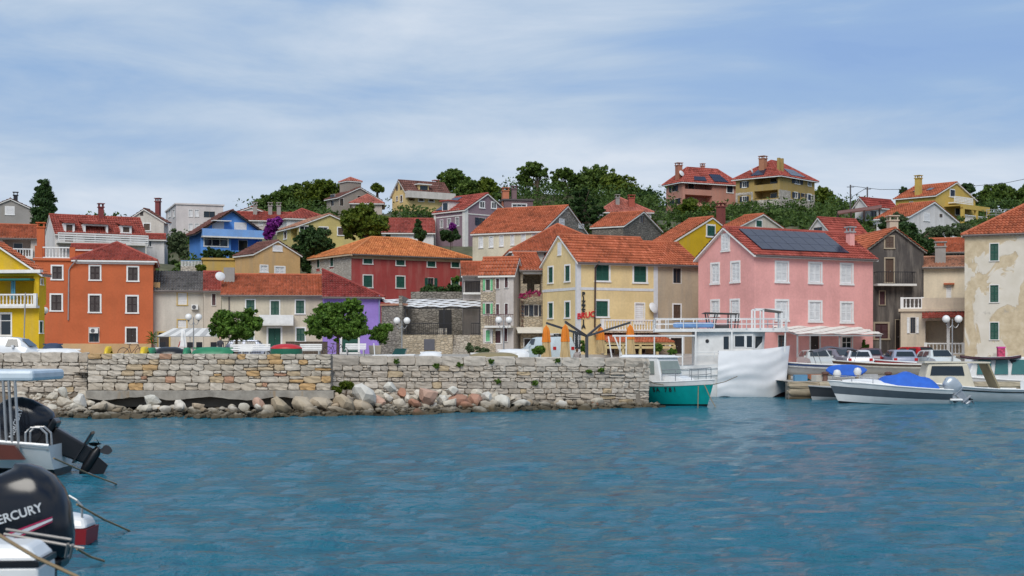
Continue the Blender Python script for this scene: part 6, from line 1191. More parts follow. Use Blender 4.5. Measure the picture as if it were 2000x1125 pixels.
# quay edge of big blocks, bollards and clutter
QM = stone_mat('quay_stone', [(0, (.40, .33, .23)), (.35, (.46, .39, .28)), (.7, (.36, .29, .20))], True, 3.); rubble_wall('quay_wall', 'low quay wall of big yellowish blocks behind the boats', (gx(1541, 66.8), 66.8), (gx(2150, 66.8), 66.8), -.15, .83, .83, [.3, .36, .32], (.8, 1.4), QM, stone_meshes(QM, 8, .02, 3), (.9, 1.5), .8, split=0, seed=31)
for px, lab in ((1612, 'rusty mooring bollard left on the quay edge'), (1735, 'rusty mooring bollard behind the motorboat')): r0 = empty('bollard', (gx(px, 68), 68, .82), label=lab, cat='bollard'); MB().lathe([(.16, 0), (.13, .05), (.11, .28), (.18, .34), (.18, .42), (.08, .46)], n=10).build('post', flat((.14, .07, .05), .7, name='rusty_iron'), r0, smooth=True)
MB().grid([[(gx(1570, 69)+.12*i, 69+.12*j, .83+.12*max(0, math.sin(i*1.1)*math.cos(j*1.3))) for i in range(10)] for j in range(6)]).build('fishing_net', flat((.02, .22, .20), .9, name='teal_net'), smooth=True, label='heap of teal fishing net on the quay', cat='net')
for i, (px, py) in enumerate(((1675, 726), (1635, 730))): MB().lathe([(.02, -.2), (.14, -.16), (.2, 0), (.14, .16), (.02, .2)], n=12).build('buoy', M_gel, smooth=True, loc=at(px, py, 67.5), label=('white round buoy above the motorboat bow', 'white buoy left of the blue paddleboard tip')[i], cat='buoy')
# ------------------------------------------------------------------ cars
def car(label, px, D, zg_, yaw, c, L=4.1, W_=1.72, Ht=1.46, van=False, name='parked_car', cat='car', group='vehicles parked on the waterfront'):
    root = empty(name, (gx(px, D), D, zg_), yaw, label=label, cat=cat, group=group); m = flat(c, .25, .1, .06, name='car_paint'); w2 = W_/2
    pr = [(-.5, .34, 0), (-.498, .56, 0), (-.475, .66, 0), (-.40, .93, .75), (-.33, .99, 1), (.0, 1., 1), (.10, .99, 1), (.16, .84, .5), (.24, .67, 0), (.42, .60, 0), (.49, .48, 0), (.5, .36, 0)] if not van else [(-.5, .5, 0), (-.495, .9, .8), (-.48, 1., 1), (.1, 1., 1), (.2, .96, 1), (.30, .76, .4), (.34, .62, 0), (.46, .55, 0), (.5, .42, 0)]
    P_ = []
    for x, z, k in pr:
        zt_ = z*Ht; wt = w2*(.90-.17*k); zb_ = min(.66*Ht, zt_-.04); P_.append([(x*L, y, zz) for y, zz in ((-w2*.94, .24), (-w2, .45), (-w2*.985, zb_), (-wt, zt_-.03), (-wt*.8, zt_), (wt*.8, zt_), (wt, zt_-.03), (w2*.985, zb_), (w2, .45), (w2*.94, .24))])
    mb = MB(); mb.grid(P_); mb.poly(P_[0]); mb.poly(P_[-1][::-1]); bd = mb.build('body', m, root, smooth=True); G = glassmat()
    def q(pa, pb, f0, f1, ins, name_='window'):     # glass across the car between two profile stations
        (xa_, za, ka), (xb_, zb_, kb) = pr[pa], pr[pb]; n_ = Vector((zb_*Ht-za*Ht, 0, -(xb_-xa_)*L)).normalized(); n_ = -n_ if n_.z < 0 else n_
        A = lambda f, s: Vector((L*(xa_+(xb_-xa_)*f), s*w2*(.90-.17*(ka+(kb-ka)*f))*ins, Ht*(za+(zb_-za)*f)))+n_*.012
        MB().poly([A(f0, -1), A(f0, 1), A(f1, 1), A(f1, -1)]).build(name_, G, bd)
    if not van:
        q(6, 8, .06, .9, .82, 'windscreen') if False else None
        MB().poly([(L*.225, -w2*.74, .70*Ht), (L*.225, w2*.74, .70*Ht), (L*.115, w2*.60, .965*Ht), (L*.115, -w2*.60, .965*Ht)]).build('windscreen', G, bd, loc=(.035, 0, .03))
        MB().poly([(-L*.465, -w2*.72, .69*Ht), (-L*.465, w2*.72, .69*Ht), (-L*.408, w2*.60, .90*Ht), (-L*.408, -w2*.60, .90*Ht)]).build('rear_window', G, bd, loc=(-.04, 0, .02))
        xs_ = ((-.34, -.14), (-.12, .10))
    else:
        MB().poly([(L*.325, -w2*.76, .70*Ht), (L*.325, w2*.76, .70*Ht), (L*.225, w2*.62, .93*Ht), (L*.225, -w2*.62, .93*Ht)]).build('windscreen', G, bd, loc=(.03, 0, .03)); xs_ = ((.06, .22),)
    for s in (-1, 1):
        for a, b_ in xs_: MB().poly([(L*a, s*w2*.995, .70*Ht), (L*b_, s*w2*.995, .70*Ht), (L*(b_-.03), s*w2*.815, .93*Ht), (L*(a+.02), s*w2*.815, .93*Ht)]).build('side_window', G, bd)
        MB().box(-L*.505, -L*.47, *sorted((s*w2*.66, s*w2*.92)), .50*Ht, .62*Ht).build('tail_light', flat((.45, .01, .01), .3, name='tail_red'), bd); MB().box(L*.465, L*.492, *sorted((s*w2*.55, s*w2*.88)), .42*Ht, .50*Ht).build('headlight', flat((.65, .67, .7), .1, name='lamp_glass'), bd); MB().box(L*.14, L*.17, *sorted((s*w2*1.0, s*w2*1.14)), .66*Ht, .74*Ht).build('wing_mirror', m, bd)
        for x in (-.31, .31):
            wh = MB().tube([(L*x, s*(w2-.19), .31), (L*x, s*(w2+.01), .31)], .31, 16).build('wheel', flat((.015, .015, .015), .8, name='tyre_rubber'), root); MB().tube([(L*x, s*(w2-.02), .31), (L*x, s*(w2+.02), .31)], .2, 12).build('rim', M_steel, wh)
    MB().box(-L*.512, -L*.49, -w2*.9, w2*.9, .2, .3).build('bumper', M_grey, bd); MB().box(-L*.509, -L*.495, -.26, .26, .40*Ht, .47*Ht).build('number_plate', M_gel, bd); MB().box(L*.495, L*.507, -.26, .26, .22*Ht, .30*Ht).build('number_plate', M_gel, bd); return root
car('silver blue estate car seen from behind near the quay', 1755, 96, .84, R(88), (.28, .31, .40)); car('red hatchback parked beside the silver blue car', 1798, 99, .95, R(-62), (.45, .01, .015), 3.9, 1.7, 1.55); car('white car with its windscreen towards the harbour', 1831, 94, .83, R(-84), (.62, .66, .66), 3.9)
car('pale silver car facing the harbour below the awning', 1594, 95, .83, R(-88), (.52, .54, .52)); car('grey violet car behind the boat cover', 1632, 98, .88, R(-55), (.22, .20, .24)); car('white hatchback seen from behind near pink house', 1675, 95, .83, R(82), (.60, .61, .64), 3.8); car('dark plum car right of the white hatchback', 1698, 99, .95, R(80), (.09, .06, .08))
car('white panel van at the left behind the harbour wall', 12, 80, pz(80)-.45, R(0), (.70, .72, .74), 4.6, 1.85, 1.75, True, 'van', 'van'); car('pale blue white van parked at the pizzeria', 1068, 94, pz(94, gx(1068, 94)), R(120), (.60, .68, .70), 4.2, 1.75, 1.7, True, 'van', 'van'); car('silver car behind the iron fence at the cream house', 492, 113, 1.6, R(5), (.40, .44, .55), 4.2)
root = empty('boat_cover', at(1630, 688, 90), label='dark grey bimini canopy above the parked cars', cat='canopy'); MB().grid([[(-1.5+3.*i/12, -.9+1.8*j/6, .25*math.sin(math.pi*i/12)+.12*math.sin(math.pi*j/6)-.05*math.sin(i*1.1)) for i in range(13)] for j in range(7)]).build('canvas', flat((.09, .09, .11), .8, name='grey_canvas'), root, smooth=True); [MB().tube([(x, y, .1), (x*.5, y, -1.7)], .02, 5).build('frame_leg', M_steel, root) for x in (-1.3, 1.3) for y in (-.8, .8)]
# ------------------------------------------------------------------ promenade things, half hidden by the wall
def upturned(label, px0, px1, D, ytop, m, m2=None, name='upturned_boat', w_=1.3):
    L = gx(px1, D)-gx(px0, D); root = empty(name, (gx((px0+px1)/2, D), D+w_/2, pz(D)), label=label, cat='boat', group='small boats laid up on the promenade'); hgt = gz(ytop, D)-pz(D)
    MB().grid([[(L*(t-.5), (w_/2)*math.cos(a)*(1-abs(2*t-1)**3*.5), .05+hgt*.95*math.sin(a)**.8*(1-abs(2*t-1)**4*.35)) for a in [math.pi*k/12 for k in range(13)]] for t in [i/16 for i in range(17)]]).build('hull', m, root, smooth=True)
    MB().beam((-L*.48, 0, hgt*.93), (L*.48, 0, hgt*.93), .05, .08).build('keel', m2 or m, root)
    for s in (-1, 1): MB().beam((-L*.49, s*w_*.5, .08), (L*.49, s*w_*.5, .08), .07).build('gunwale', m2 or m, root)
GB = flat((.02, .20, .09), .45, name='green_hull', var=.2); upturned('long green upturned boat on the promenade', 371, 452, 78, 678, GB); upturned('small green upturned boat tip beside the long one', 353, 367, 77, 679, GB); upturned('dark green upturned dinghy right of the bicycle', 283, 298, 77, 679, GB); upturned('white dinghy with black cover before the cafe', 296, 356, 80, 678, M_black, M_gel); upturned('white rowing boat upside down behind the left wall', 62, 152, 74, 681, M_gel, M_gel); upturned('dark blue covered dinghy behind the left wall', 76, 116, 79, 670, flat((.03, .05, .10), .7, name='navy_cover')); YB = flat((.65, .45, .01), .4, name='yellow_plastic'); upturned('yellow pedal boat float, left one', 199, 211, 76, 676, YB); upturned('yellow pedal boat float beside the bicycle', 269, 283, 76, 677, YB); MB().box(gx(199, 76), gx(283, 76), 76.2, 77.2, 1.95, 2.12).build('pedal_boat_deck', YB, label='low yellow pedal boat deck behind the wall', cat='boat')
upturned('khaki upturned rowing boat near the wall', 916, 1012, 72, 689, flat((.25, .20, .10), .6, name='khaki_hull'), M_gel); upturned('white upturned dinghy on top of the khaki boat', 970, 1034, 75, 682, M_gel); upturned('low white dinghy behind the long wall', 818, 862, 76, 687, M_gel)
D = 82; root = empty('laid_up_boat', (gx(559, D), D, pz(D)), label='laid up boat with green hull and red covered top', cat='boat'); Lh = (gx(590, D)-gx(528, D))/2; z1, z2 = gz(681, D)-pz(D), gz(672, D)-pz(D)
MB().grid([[(Lh*math.cos(a)*f, .7*math.sin(a)*f, z) for a in [2*math.pi*k/20 for k in range(21)]] for f, z in ((.9, -.1), (1, .1), (1, z1))]).build('hull', flat((.01, .12, .07), .4, name='deep_green'), root, smooth=True); MB().grid([[(Lh*math.cos(a)*f, .7*math.sin(a)*f, z) for a in [2*math.pi*k/20 for k in range(21)]] for f, z in ((1.01, z1), (1, z1+.05), (.8, (z1+z2)/2+.05), (.4, z2), (.01, z2+.02))]).build('cover', flat((.48, .015, .02), .45, name='red_cover'), root, smooth=True)
D = 80; root = empty('small_boat', (gx(770, D), D, pz(D)), label='small boat with dark green windscreen behind the wall', cat='boat'); MB().hexa([(-1.1, -.5, -.1), (1.0, -.4, -.1), (1.0, .4, -.1), (-1.1, .5, -.1), (-1.2, -.6, .3), (1.2, -.5, .34), (1.2, .5, .34), (-1.2, .6, .3)]).build('hull', M_gel, root, bevel=.05); MB().hexa([(-.1, -.5, .3), (.6, -.5, .3), (.6, .5, .3), (-.1, .5, .3), (.1, -.45, .66), (.72, -.45, .66), (.72, .45, .66), (.1, .45, .66)]).build('windscreen', flat((.01, .06, .05), .15, name='dark_green_glass'), root); MB().tube([(-1.1, 0, .3), (-1.15, 0, .95)], .03).build('mast', M_gel, root)
def bench(label, px, D, w_=1.6):
    root = empty('bench', (gx(px, D), D, pz(D)), label=label, cat='bench', group='white slatted benches on the promenade')
    for k in range(3): MB().box(-w_/2, w_/2, -.2+.14*k, -.08+.14*k, .42, .46).build('seat_slat', M_white, root)
    for k in range(3): MB().box(-w_/2, w_/2, .24+.03*k, .27+.03*k, .5+.13*k, .6+.13*k).build('back_slat', M_white, root)
    for s in (-1, 1): MB().box(s*w_*.4-.04, s*w_*.4+.04, -.2, .3, 0, .42).build('leg', M_grey, root)
bench('white bench left, beside the laid up red boat', 497, 90, 1.9); bench('white bench right of the laid up red boat', 606, 90, 1.4); bench('white bench beside the stone planter', 694, 96, 1.4); bench('long white bench farthest left', 470, 86, 1.4)
root = empty('planter', (gx(733.5, 109), 109, pz(109)), label='large square stone planter before the purple house', cat='planter'); MB().hexa([(-.42, -.42, 0), (.42, -.42, 0), (.42, .42, 0), (-.42, .42, 0), (-.48, -.48, .68), (.48, -.48, .68), (.48, .48, .68), (-.48, .48, .68)]).build('box', flat((.50, .43, .33), .9, name='planter_stone'), root, bevel=.03)
root = empty('iron_fence', (gx(440, 113.5), 111, 1.93), label='black iron fence at the cream house', cat='fence'); Wf = gx(522, 111)-gx(440, 111); mb = MB(); mb.beam((0, 0, 1.0), (Wf, 0, 1.0), .05); mb.beam((0, 0, .12), (Wf, 0, .12), .05); mb.build('rail', M_iron, root)
for i in range(26): MB().box(Wf*i/25-.012, Wf*i/25+.012, -.012, .012, 0, 1.0).build('bar', M_iron, root)
root = empty('board_fence', (gx(558, 112), 112, pz(112)), label='dark brown board fence below the green shutters', cat='fence'); Wf = gx(640, 112)-gx(558, 112)
for i in range(9): MB().box(Wf*i/9, Wf*(i+.97)/9, -.02, .02, 0, .95).build('board', flat((.09, .065, .045), .8, name='brown_board'), root)
MB().beam((0, 0, .97), (Wf, 0, .97), .08, .04).build('top_rail', M_iron, root)
def bicycle(label, px, D):
    root = empty('bicycle', (gx(px, D), D, pz(D)), R(6), label=label, cat='bicycle')
    for x in (-.5, .5):
        mb = MB(); P_ = [(x+.33*math.cos(a), 0, .34+.33*math.sin(a)) for a in [2*math.pi*k/20 for k in range(21)]]; mb.tube(P_, .02, 5, cap=False); wl_ = mb.build('wheel', M_black, root); mb = MB()
        for k in range(8): mb.tube([(x, 0, .34), (x+.32*math.cos(k*math.pi/4), 0, .34+.32*math.sin(k*math.pi/4))], .004, 3)
        mb.build('spokes', M_steel, wl_)
    mb = MB(); bb, st_, hd, rw, fw = (-.05, 0, .32), (-.18, 0, .82), (.36, 0, .85), (-.5, 0, .34), (.5, 0, .34)
    for a, b_ in ((bb, st_), (st_, hd), (bb, hd), (bb, rw), (rw, (-.15, 0, .72)), (hd, fw)): mb.tube([a, b_], .018, 6)
    mb.build('frame', flat((.06, .03, .03), .4, name='bike_paint'), root); MB().box(-.30, -.06, -.06, .06, .86, .91).build('saddle', M_black, root, bevel=.02); MB().tube([(.33, -.26, .98), (.38, 0, .96), (.33, .26, .98)], .015).build('handlebar', M_black, root)
bicycle('bicycle leaning before the orange house', 258, 84); bicycle('dark bicycle under the tree at the purple house', 655, 92)
# cafe awning, parasol, palm
D = 108; root = empty('cafe_awning', (gx(305, D), D, pz(D)), label='striped white cafe awning beside the orange house', cat='awning'); Wa = gx(436, D)-gx(305, D); za, zb_ = gz(657, D)-pz(D), gz(641, D+3)-pz(D)
for i in range(11): MB().poly([(Wa*i/11, 0, za), (Wa*(i+1)/11, 0, za), (Wa*(i+1)/11*.8+.6, 3, zb_), (Wa*i/11*.8+.6, 3, zb_)]).build('canvas_strip', flat(((.72, .70, .66), (.45, .44, .42))[i % 2], .8, name='awning_cloth'), root)
mb = MB(); [mb.beam((x, .1, 0), (x, .1, za), .06) for x in (.2, Wa*.5, Wa-.2)]; mb.beam((0, 0, za), (Wa, 0, za), .07); mb.build('frame', M_grey, root)
def closed_parasol(root_, x, y, zb__, zt_, m_top, m_low, split=.55, r_=.2):
    P_ = []
    for i in range(13):
        f = i/12; rr = r_*(.55+.5*(1-f)) if f < .9 else r_*.55*(1-f)/.1; P_.append([(x+rr*(1+.22*math.cos(6*a+i*.25))*math.cos(a), y+rr*(1+.22*math.cos(6*a+i*.25))*math.sin(a), zb__+(zt_-zb__)*f) for a in [2*math.pi*k/24 for k in range(25)]])
    k = int(13*split); MB().grid(P_[:k+1]).build('folded_canvas_lower', m_low, root_, smooth=True); MB().grid([[(x+(p[0]-x)*1.12, y+(p[1]-y)*1.12, p[2]) for p in r0] for r0 in P_[k:]]).build('folded_canvas', m_top, root_, smooth=True)
root = empty('parasol', (gx(358, 100), 100, pz(100)), label='closed white parasol at the cafe', cat='parasol'); closed_parasol(root, 0, 0, .6, gz(643, 100)-pz(100), M_white, M_white); MB().tube([(0, 0, 0), (0, 0, 1.)], .03).build('pole', M_grey, root)
root = empty('palm', (gx(296, 104), 104, pz(104)), label='small yucca palm at the orange house corner', cat='palm'); MB().tube([(0, 0, 0), (.05, 0, .9)], .06).build('trunk', M_bark, root); mb = MB()
for k in range(46): a = k*2.4; e = rnd.uniform(-.3, 1.2); d = Vector((math.cos(a)*math.cos(e), math.sin(a)*math.cos(e), math.sin(e))); c_ = Vector((.05+.1*rnd.uniform(-1, 1), 0, .9+.25*(k % 3))); sd_ = d.cross(Vector((0, 0, 1))).normalized()*.035; mb.poly([c_-sd_, c_+sd_, c_+d*.3+sd_*1.2, c_+d*.62-Vector((0, 0, .08)), c_+d*.3-sd_*1.2])
mb.build('fronds', L_mid, root)
ORC = flat((.68, .20, .015), .8, name='orange_canvas'); TNC = flat((.50, .36, .18), .85, name='tan_canvas'); GA = flat((.06, .065, .075), .5, .3, name='grey_aluminium')
D = 90; ZP = pz(D, gx(1146, D)); root = empty('cantilever_parasol', (gx(1146, D), D, ZP), label='grey mast with four folded orange and tan parasols', cat='parasol'); zm = gz(655, D)-ZP; MB().beam((0, 0, 0), (0, 0, zm), .2).build('mast', GA, root)
for (px, yt, dy, yb_) in ((1067, 634, -1.2, 702), (1104, 632, -2.6, 702), (1173, 637, 2., 690), (1231, 633, .8, 692)):
    Dq = D+dy; x, zt_ = gx(px, Dq)-gx(1146, D), gz(yt, Dq)-ZP; ar = MB().beam((0, 0, zm-.05), (x, dy, zt_+.1), .09, .13).build('arm', GA, root); closed_parasol(root, x, dy, gz(yb_, Dq)-ZP, zt_-.02, ORC, TNC, .5, .27)
root = empty('menu_board', (gx(1126, 98), 98, 1.9), label='tall black menu board with white lettering', cat='sign'); zt_ = gz(646, 98)-1.9; MB().box(-.26, -.01, 0, .05, gz(682, 98)-1.9, zt_).box(.02, .27, 0, .05, gz(682, 98)-1.9, zt_-.05).build('board', M_sign, root); MB().box(-.03, .03, .05, .11, 0, zt_-.2).build('post', M_iron, root)
for x, s_ in ((-.135, 'PIZZERIA'), (.145, 'SPAGHETTI')):
    for i, chh in enumerate(s_): link('letter', text_mesh(chh, .15, .003), M_white, root, loc=(x, -.005, zt_-.12-i*(zt_-gz(682, 98)+1.9-.2)/len(s_)), rot=(R(90), 0, 0))
# signal and poster on the right
root = empty('poster_column', (gx(1955, 90), 90, .82), label='bright poster stand below the peeling house', cat='sign'); MB().box(-.22, .22, -.15, .15, 0, gz(680, 90)-.82).build('panel', flat((.55, .06, .14), .5, name='poster_red', var=.6, scale=9), root); MB().box(-.24, .24, -.17, .17, gz(680, 90)-.82, gz(677, 90)-.82).build('top', flat((.6, .05, .3), .5, name='poster_pink'), root)
# utility poles and wires on the right ridge
for i, (px, yt, yb_) in enumerate(((1661, 361, 420), (1694, 365, 415))):
    D = 195; root = empty('utility_pole', at(px, yb_, D), label=('left thin utility pole on the right ridge', 'right thin utility pole on the right ridge')[i], cat='pole'); MB().tube([(0, 0, 0), (0, 0, (yb_-yt)*D/F)], .1, 6).build('pole', flat((.10, .09, .09), .8, name='pole_wood'), root); MB().beam((-.5, 0, (yb_-yt)*D/F-.3), (.5, 0, (yb_-yt)*D/F-.3), .08).build('cross_arm', M_iron, root)
for a, b_, lab in (((1661, 363, 195), (1775, 370, 195), 'overhead wire strung along the right ridge'), ((1635, 395, 195), (1694, 366, 195), 'slanting stay wire on the right ridge'), ((1895, 364, 190), (2040, 342, 170), 'wire running off to the right edge')): A, B = at(*a), at(*b_); MB().tube([A, A.lerp(B, .5)-Vector((0, 0, .25)), B], .03, 4).build('overhead_wire', M_iron, label=lab, cat='wire')
root = empty('railing', at(1927, 424, 185), label='grey metal railing on the ridge road', cat='railing'); mb = MB(); Wr = 6.; [mb.beam((0, 0, z), (Wr, 0, z), .05) for z in (.3, .65, 1.)]; [mb.beam((Wr*i/5, 0, 0), (Wr*i/5, 0, 1.), .05) for i in range(6)]; mb.build('bars', M_grey, root)
root = empty('white_fence', at(353, 515, 143), label='white picket fence on stone wall below the blue house', cat='fence'); Wf = gx(415, 143)-gx(353, 143); MB().box(0, Wf, 0, .3, -1.5, -.25).build('base_wall', ST_lt, root); MB().beam((0, .1, .3), (Wf, .1, .3), .06).build('rail', flat((.2, .35, .6), .6, name='blue_rail'), root)
for i in range(22): MB().box(Wf*i/22, Wf*i/22+.07, .08, .12, -.25, .3).build('picket', M_white, root)
# ------------------------------------------------------------------ people at the cafe and pizzeria
def person(label, loc, yaw, shirt, hair, sit=True):
    v = [(0, 0, .95), (0, 0, 1.2), (0, .01, 1.42), (0, .0, 1.52), (.17, 0, 1.4), (.24, -.05, 1.14), (.18, -.25, 1.02), (-.17, 0, 1.4), (-.24, -.05, 1.14), (-.18, -.25, 1.02), (.10, 0, .9), (-.10, 0, .9)]; e = [(0, 1), (1, 2), (2, 3), (2, 4), (4, 5), (5, 6), (2, 7), (7, 8), (8, 9), (0, 10), (0, 11)]; r_ = [.14, .13, .12, .055, .06, .045, .035, .06, .045, .035, .09, .09]
    lg = [(.11, -.42, .9), (.11, -.45, .48), (-.11, -.42, .9), (-.11, -.45, .48)] if sit else [(.10, -.01, .5), (.10, .02, .08), (-.10, -.01, .5), (-.10, .02, .08)]
    v += lg; e += [(10, 12), (12, 13), (11, 14), (14, 15)]; r_ += [.07, .05, .07, .05]; dz_ = -.45 if sit else 0
    me = bpy.data.meshes.new('body'); me.from_pydata([(x, y, z+dz_) for x, y, z in v], e, []); root = empty('person', loc, yaw, label=label, cat='person'); o = link('body', me, flat(shirt, .8, name='clothing'), root); o.modifiers.new('skin', 'SKIN'); sk = me.skin_vertices[0].data
    for i, q in enumerate(r_): sk[i].radius = (q, q)
    sk[0].use_root = True; o.modifiers.new('sub', 'SUBSURF').levels = 1; SKN = flat((.50, .30, .21), .6, name='skin_tone')
    hd = MB(); hd.grid([[(.078*math.sin(b_)*math.cos(a), .095*math.sin(b_)*math.sin(a)-.01-(.02 if -1.75 < a-2*math.pi < -1.4 and 1.5 < b_ < 1.9 else 0), 1.63+dz_+.12*math.cos(b_)) for a in [2*math.pi*k/16 for k in range(17)]] for b_ in [math.pi*j/10 for j in range(11)]]); hd.build('head', SKN, root, smooth=True)
    MB().grid([[(.088*math.sin(b_)*math.cos(a), .103*math.sin(b_)*math.sin(a)+.012, 1.645+dz_+.122*math.cos(b_)) for a in [-.35+(math.pi+.7)*k/14 for k in range(15)]] for b_ in [math.pi*.02+math.pi*.72*j/8 for j in range(9)]]).build('hair', flat(hair, .7, name='hair'), root, smooth=True)
person('person with long brown hair at the pizzeria terrace', (gx(1127, 92), 92, pz(92, gx(1127, 92))), R(180), (.35, .30, .28), (.10, .045, .02), True); person('dark haired person seated at the cafe', (gx(430, 103), 103, pz(103)), R(30), (.05, .05, .06), (.015, .012, .01)); person('seated person in a red top under the cafe awning', (gx(356, 104), 104, pz(104)), R(-20), (.40, .05, .05), (.03, .02, .015))
def chair(label, px, D):
    root = empty('cafe_chair', (gx(px, D), D, pz(D)), R(20), label=label, cat='chair', group='dark cafe chairs'); MB().box(-.22, .22, -.22, .22, .42, .47).build('seat', M_iron, root); MB().box(-.22, .22, .19, .23, .5, .92).build('backrest', M_iron, root)
    for x in (-.2, .2):
        for y in (-.2, .2): MB().box(x-.02, x+.02, y-.02, y+.02, 0, .42).build('leg', M_iron, root)
for px, D, lab in ((372, 103, 'dark cafe chair left of the potted palm'), (390, 104, 'dark cafe chair under the awning middle'), (418, 104, 'dark cafe chair next to the seated dark haired person'), (318, 104, 'dark cafe chair near the yucca palm')): chair(lab, px, D)
# ------------------------------------------------------------------ moored boats in the left foreground
MERC = flat((.006, .007, .012), .18, name='black_cowl', var=.05)
outboard('outboard_motor', 'big black outboard with silver lettering, nearest, bottom left', at(56, 1092, 12.4), R(-3), R(3), .98, MERC, 'MERCURY', True)
outboard('outboard_motor', 'black outboard tilted out of the water, farther left', at(86, 850, 27.1), R(-58), R(5), 1.2, MERC, 'MERCURY')
root = empty('stern_locker', at(30, 1095, 10.6), R(4), label='white moulded stern locker with black stripe in the corner', cat='boat'); MB().hexa([(-.5, -.2, -.5), (.215, -.2, -.5), (.215, .3, -.5), (-.5, .3, -.5), (-.5, -.2, -.02), (.22, -.2, -.02), (.22, .3, -.02), (-.5, .3, -.02)]).build('hull', M_gel, root, bevel=.02); MB().hexa([(-.5, -.21, -.02), (.225, -.21, -.02), (.225, .31, -.02), (-.5, .31, -.02), (-.5, -.21, .02), (.225, -.21, .02), (.225, .31, .02), (-.5, .31, .02)]).build('stripe', M_black, root); MB().hexa([(-.5, -.2, .02), (.22, -.2, .02), (.22, .3, .02), (-.5, .3, .02), (-.5, -.14, .16), (.13, -.14, .13), (.13, .25, .13), (-.5, .25, .16)]).build('lid', M_gel, root, bevel=.03)
D = 26.5; root = empty('console_boat', (gx(104, D)-2.3, D+.6, 0), R(180), label='white console boat with hard top at left edge', cat='boat'); zs = lambda t: .60+.40*t; hull(root, 4.6, 1.9, zs, lambda t: -.25, .3, (('hull', .45, .93, M_gel, 0), ('hull_bottom', 0, .45, M_black, 0), ('rubbing_strake', .93, 1., M_gel, .02)), .5, 2.6, M_gel)
TR = lambda px, py: Vector((-(at(px, py, D).x-root.location.x), .9, at(px, py, D).z))
q = TR(77, 733); MB().box(q.x, q.x+1.9, -.9, .95, q.z-.10, q.z+.10).build('hard_top', flat((.60, .68, .74), .3, name='hard_top_white'), root, bevel=.06)
for px in (4, 17, 28, 40): MB().tube([TR(px, 742), TR(px+8, 880)], .028, 6).build('top_post', M_steel, root)
for y in (.55, .8): MB().tube([(-1.85, y, .56), (-1.85, y, .84), (-1.95, y, .93), (-2.12, y, .93), (-2.24, y, .82), (-2.26, y, .5)], .022, 6).build('ladder_rail', M_steel, root)
q = TR(30, 903); MB().hexa([(q.x-.35, 1.02, .36), (q.x+.5, 1.02, .36), (q.x+.5, 1.1, .36), (q.x-.35, 1.1, .36), (q.x-.15, 1.02, .62), (q.x+.5, 1.02, .66), (q.x+.5, 1.1, .66), (q.x-.15, 1.1, .62)]).build('varnished_panel', flat((.10, .025, .015), .3, name='varnished_wood'), root)
root = empty('small_stern', at(165, 1030, 17.4), label='little white and red boat stern behind the big outboard', cat='boat'); MB().hexa([(-.35, -.2, -.2), (.07, -.2, -.2), (.07, .3, -.2), (-.35, .3, -.2), (-.35, -.22, .0), (.09, -.22, .0), (.09, .3, .0), (-.35, .3, .0)]).build('hull_bottom', flat((.22, .01, .015), .4, name='red_bottom'), root); MB().hexa([(-.35, -.22, .0), (.09, -.22, .0), (.09, .3, .0), (-.35, .3, .0), (-.35, -.16, .2), (.04, -.14, .13), (.04, .2, .13), (-.35, .22, .2)]).build('hull', M_gel, root, bevel=.05); MB().tube([(.0, -.1, .12), (.0, -.1, .28), (-.06, -.1, .34), (-.16, -.1, .4)], .015).build('rail', M_steel, root)
root = empty('steel_bow_roller', at(90, 1052, 11.2), label='steel ladder rails across the nearest outboard', cat='ladder'); mb = MB(); [mb.tube([at(x0, y0, 11.2)-root.location, at(x1, y1, 11.1)-root.location], .012, 6) for x0, y0, x1, y1 in ((12, 1034, 140, 1054), (8, 1043, 165, 1071), (66, 1072, 70, 1058), (128, 1088, 133, 1062), (137, 1090, 142, 1064))]; mb.build('rails', flat((.30, .28, .26), .4, .4, name='dull_steel'), root)
for i, (a, b_) in enumerate((((105, 895, 20.5), (229, 946, 25.)), ((150, 985, 17), (253, 1037, 18.7)), ((150, 1072, 15), (203, 1096, 16.)), ((-10, 1040, 10), (155, 1128, 9.6)))): MB().tube([at(*a), (at(*a)+at(*b_))/2-Vector((0, 0, .02)), at(*b_)], .014, 5).build('mooring_rope', M_rope, label=('mooring rope dipping into the water by the tilted outboard', 'mooring rope right of the small red stern', 'lowest short mooring rope by the big outboard', 'brown rope crossing the white cowl in the corner')[i], cat='rope')

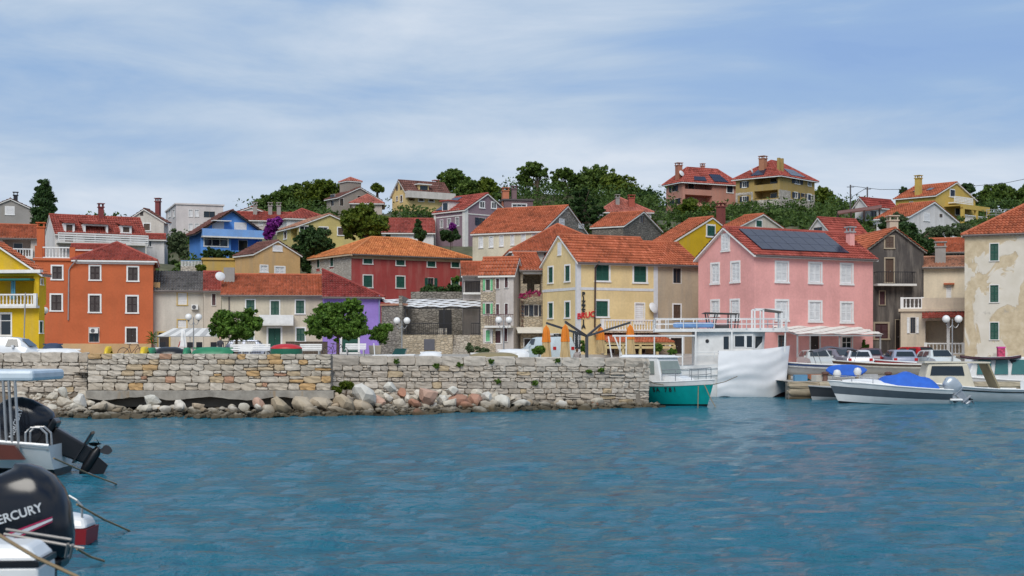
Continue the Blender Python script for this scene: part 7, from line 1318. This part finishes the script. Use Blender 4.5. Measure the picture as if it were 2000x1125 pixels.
root = empty('low_wall', (gx(1541, 105), 105, 1.75), label='low cream wall behind the parked cars', cat='wall'); MB().box(0, gx(1700, 105)-gx(1541, 105), 0, .3, -.4, gz(686, 105)-1.75).build('masonry', plaster((.58, .52, .42), .3), root)
root = empty('inflatable_boat', (gx(1640, 66.2), 65.9, 0), R(174), label='dark grey inflatable dinghy tucked behind the motorboat bow', cat='boat'); hull(root, 2.6, 1.3, lambda t: .55+.1*t*t, lambda t: -.1, .2, (('tube', .35, 1, flat((.04, .04, .045), .6, name='rubber_grey'), 0), ('hull_bottom', 0, .35, M_grey, 0)), .5, 2.6, M_grey)
for i, (px, py, D, c_) in enumerate(((1563, 737, 68.5, (.10, .25, .40)), (1590, 733, 70, (.40, .15, .08)), (1600, 736, 68.3, (.55, .52, .46)), (1700, 730, 70, (.50, .50, .50)))):
    root = empty('crate', (gx(px, D), D, .82), R(12*i), label=('blue crate at the left quay end', 'rust coloured crate behind the net', 'pale crate right of the net', 'grey crate near the blue paddleboard')[i], cat='crate'); m = flat(c_, .7, name='crate_plastic')
    for s in (-1, 1): MB().box(-.3, .3, s*.2-.015, s*.2+.015, 0, .3).build('side', m, root); MB().box(s*.3-.015, s*.3+.015, -.185, .185, 0, .3).build('end', m, root)
    MB().box(-.28, .28, -.18, .18, 0, .03).build('base', m, root)

for i, (px, D, L, c_, lab) in enumerate(((1575, 71.5, 3.2, (.70, .70, .69), 'small white open boat laid on the quay left of the blue board'), (1720, 73, 4.2, (.66, .64, .58), 'cream open boat on trestles behind the blue cover'), (1795, 77, 4.0, (.70, .71, .72), 'white open boat on the quay before the red car'))):
    root = empty('open_boat', (gx(px, D), D, 1.02), R(176-6*i), label=lab, cat='boat', group='open boats standing on the quay'); hull(root, L, 1.5, lambda t: .55+.2*t*t, lambda t: -.02, .35, (('hull', 0, .8, gel(c_), 0), ('rubbing_strake', .8, 1, flat(((.05, .10, .25), (.10, .05, .03), (.35, .03, .03))[i], .5, name='strake_paint'), .02)), .5, 2.2, gel(c_), dz=.2)
    for s in (-.28, .28): MB().box(L*s-.06, L*s+.06, -.5, .5, -.2, .03).build('trestle', flat((.20, .14, .08), .8, name='trestle_wood'), root)
    MB().box(-.12, .12, -.62, .62, .42, .46).build('thwart', flat((.30, .20, .11), .6, name='thwart_wood'), root)
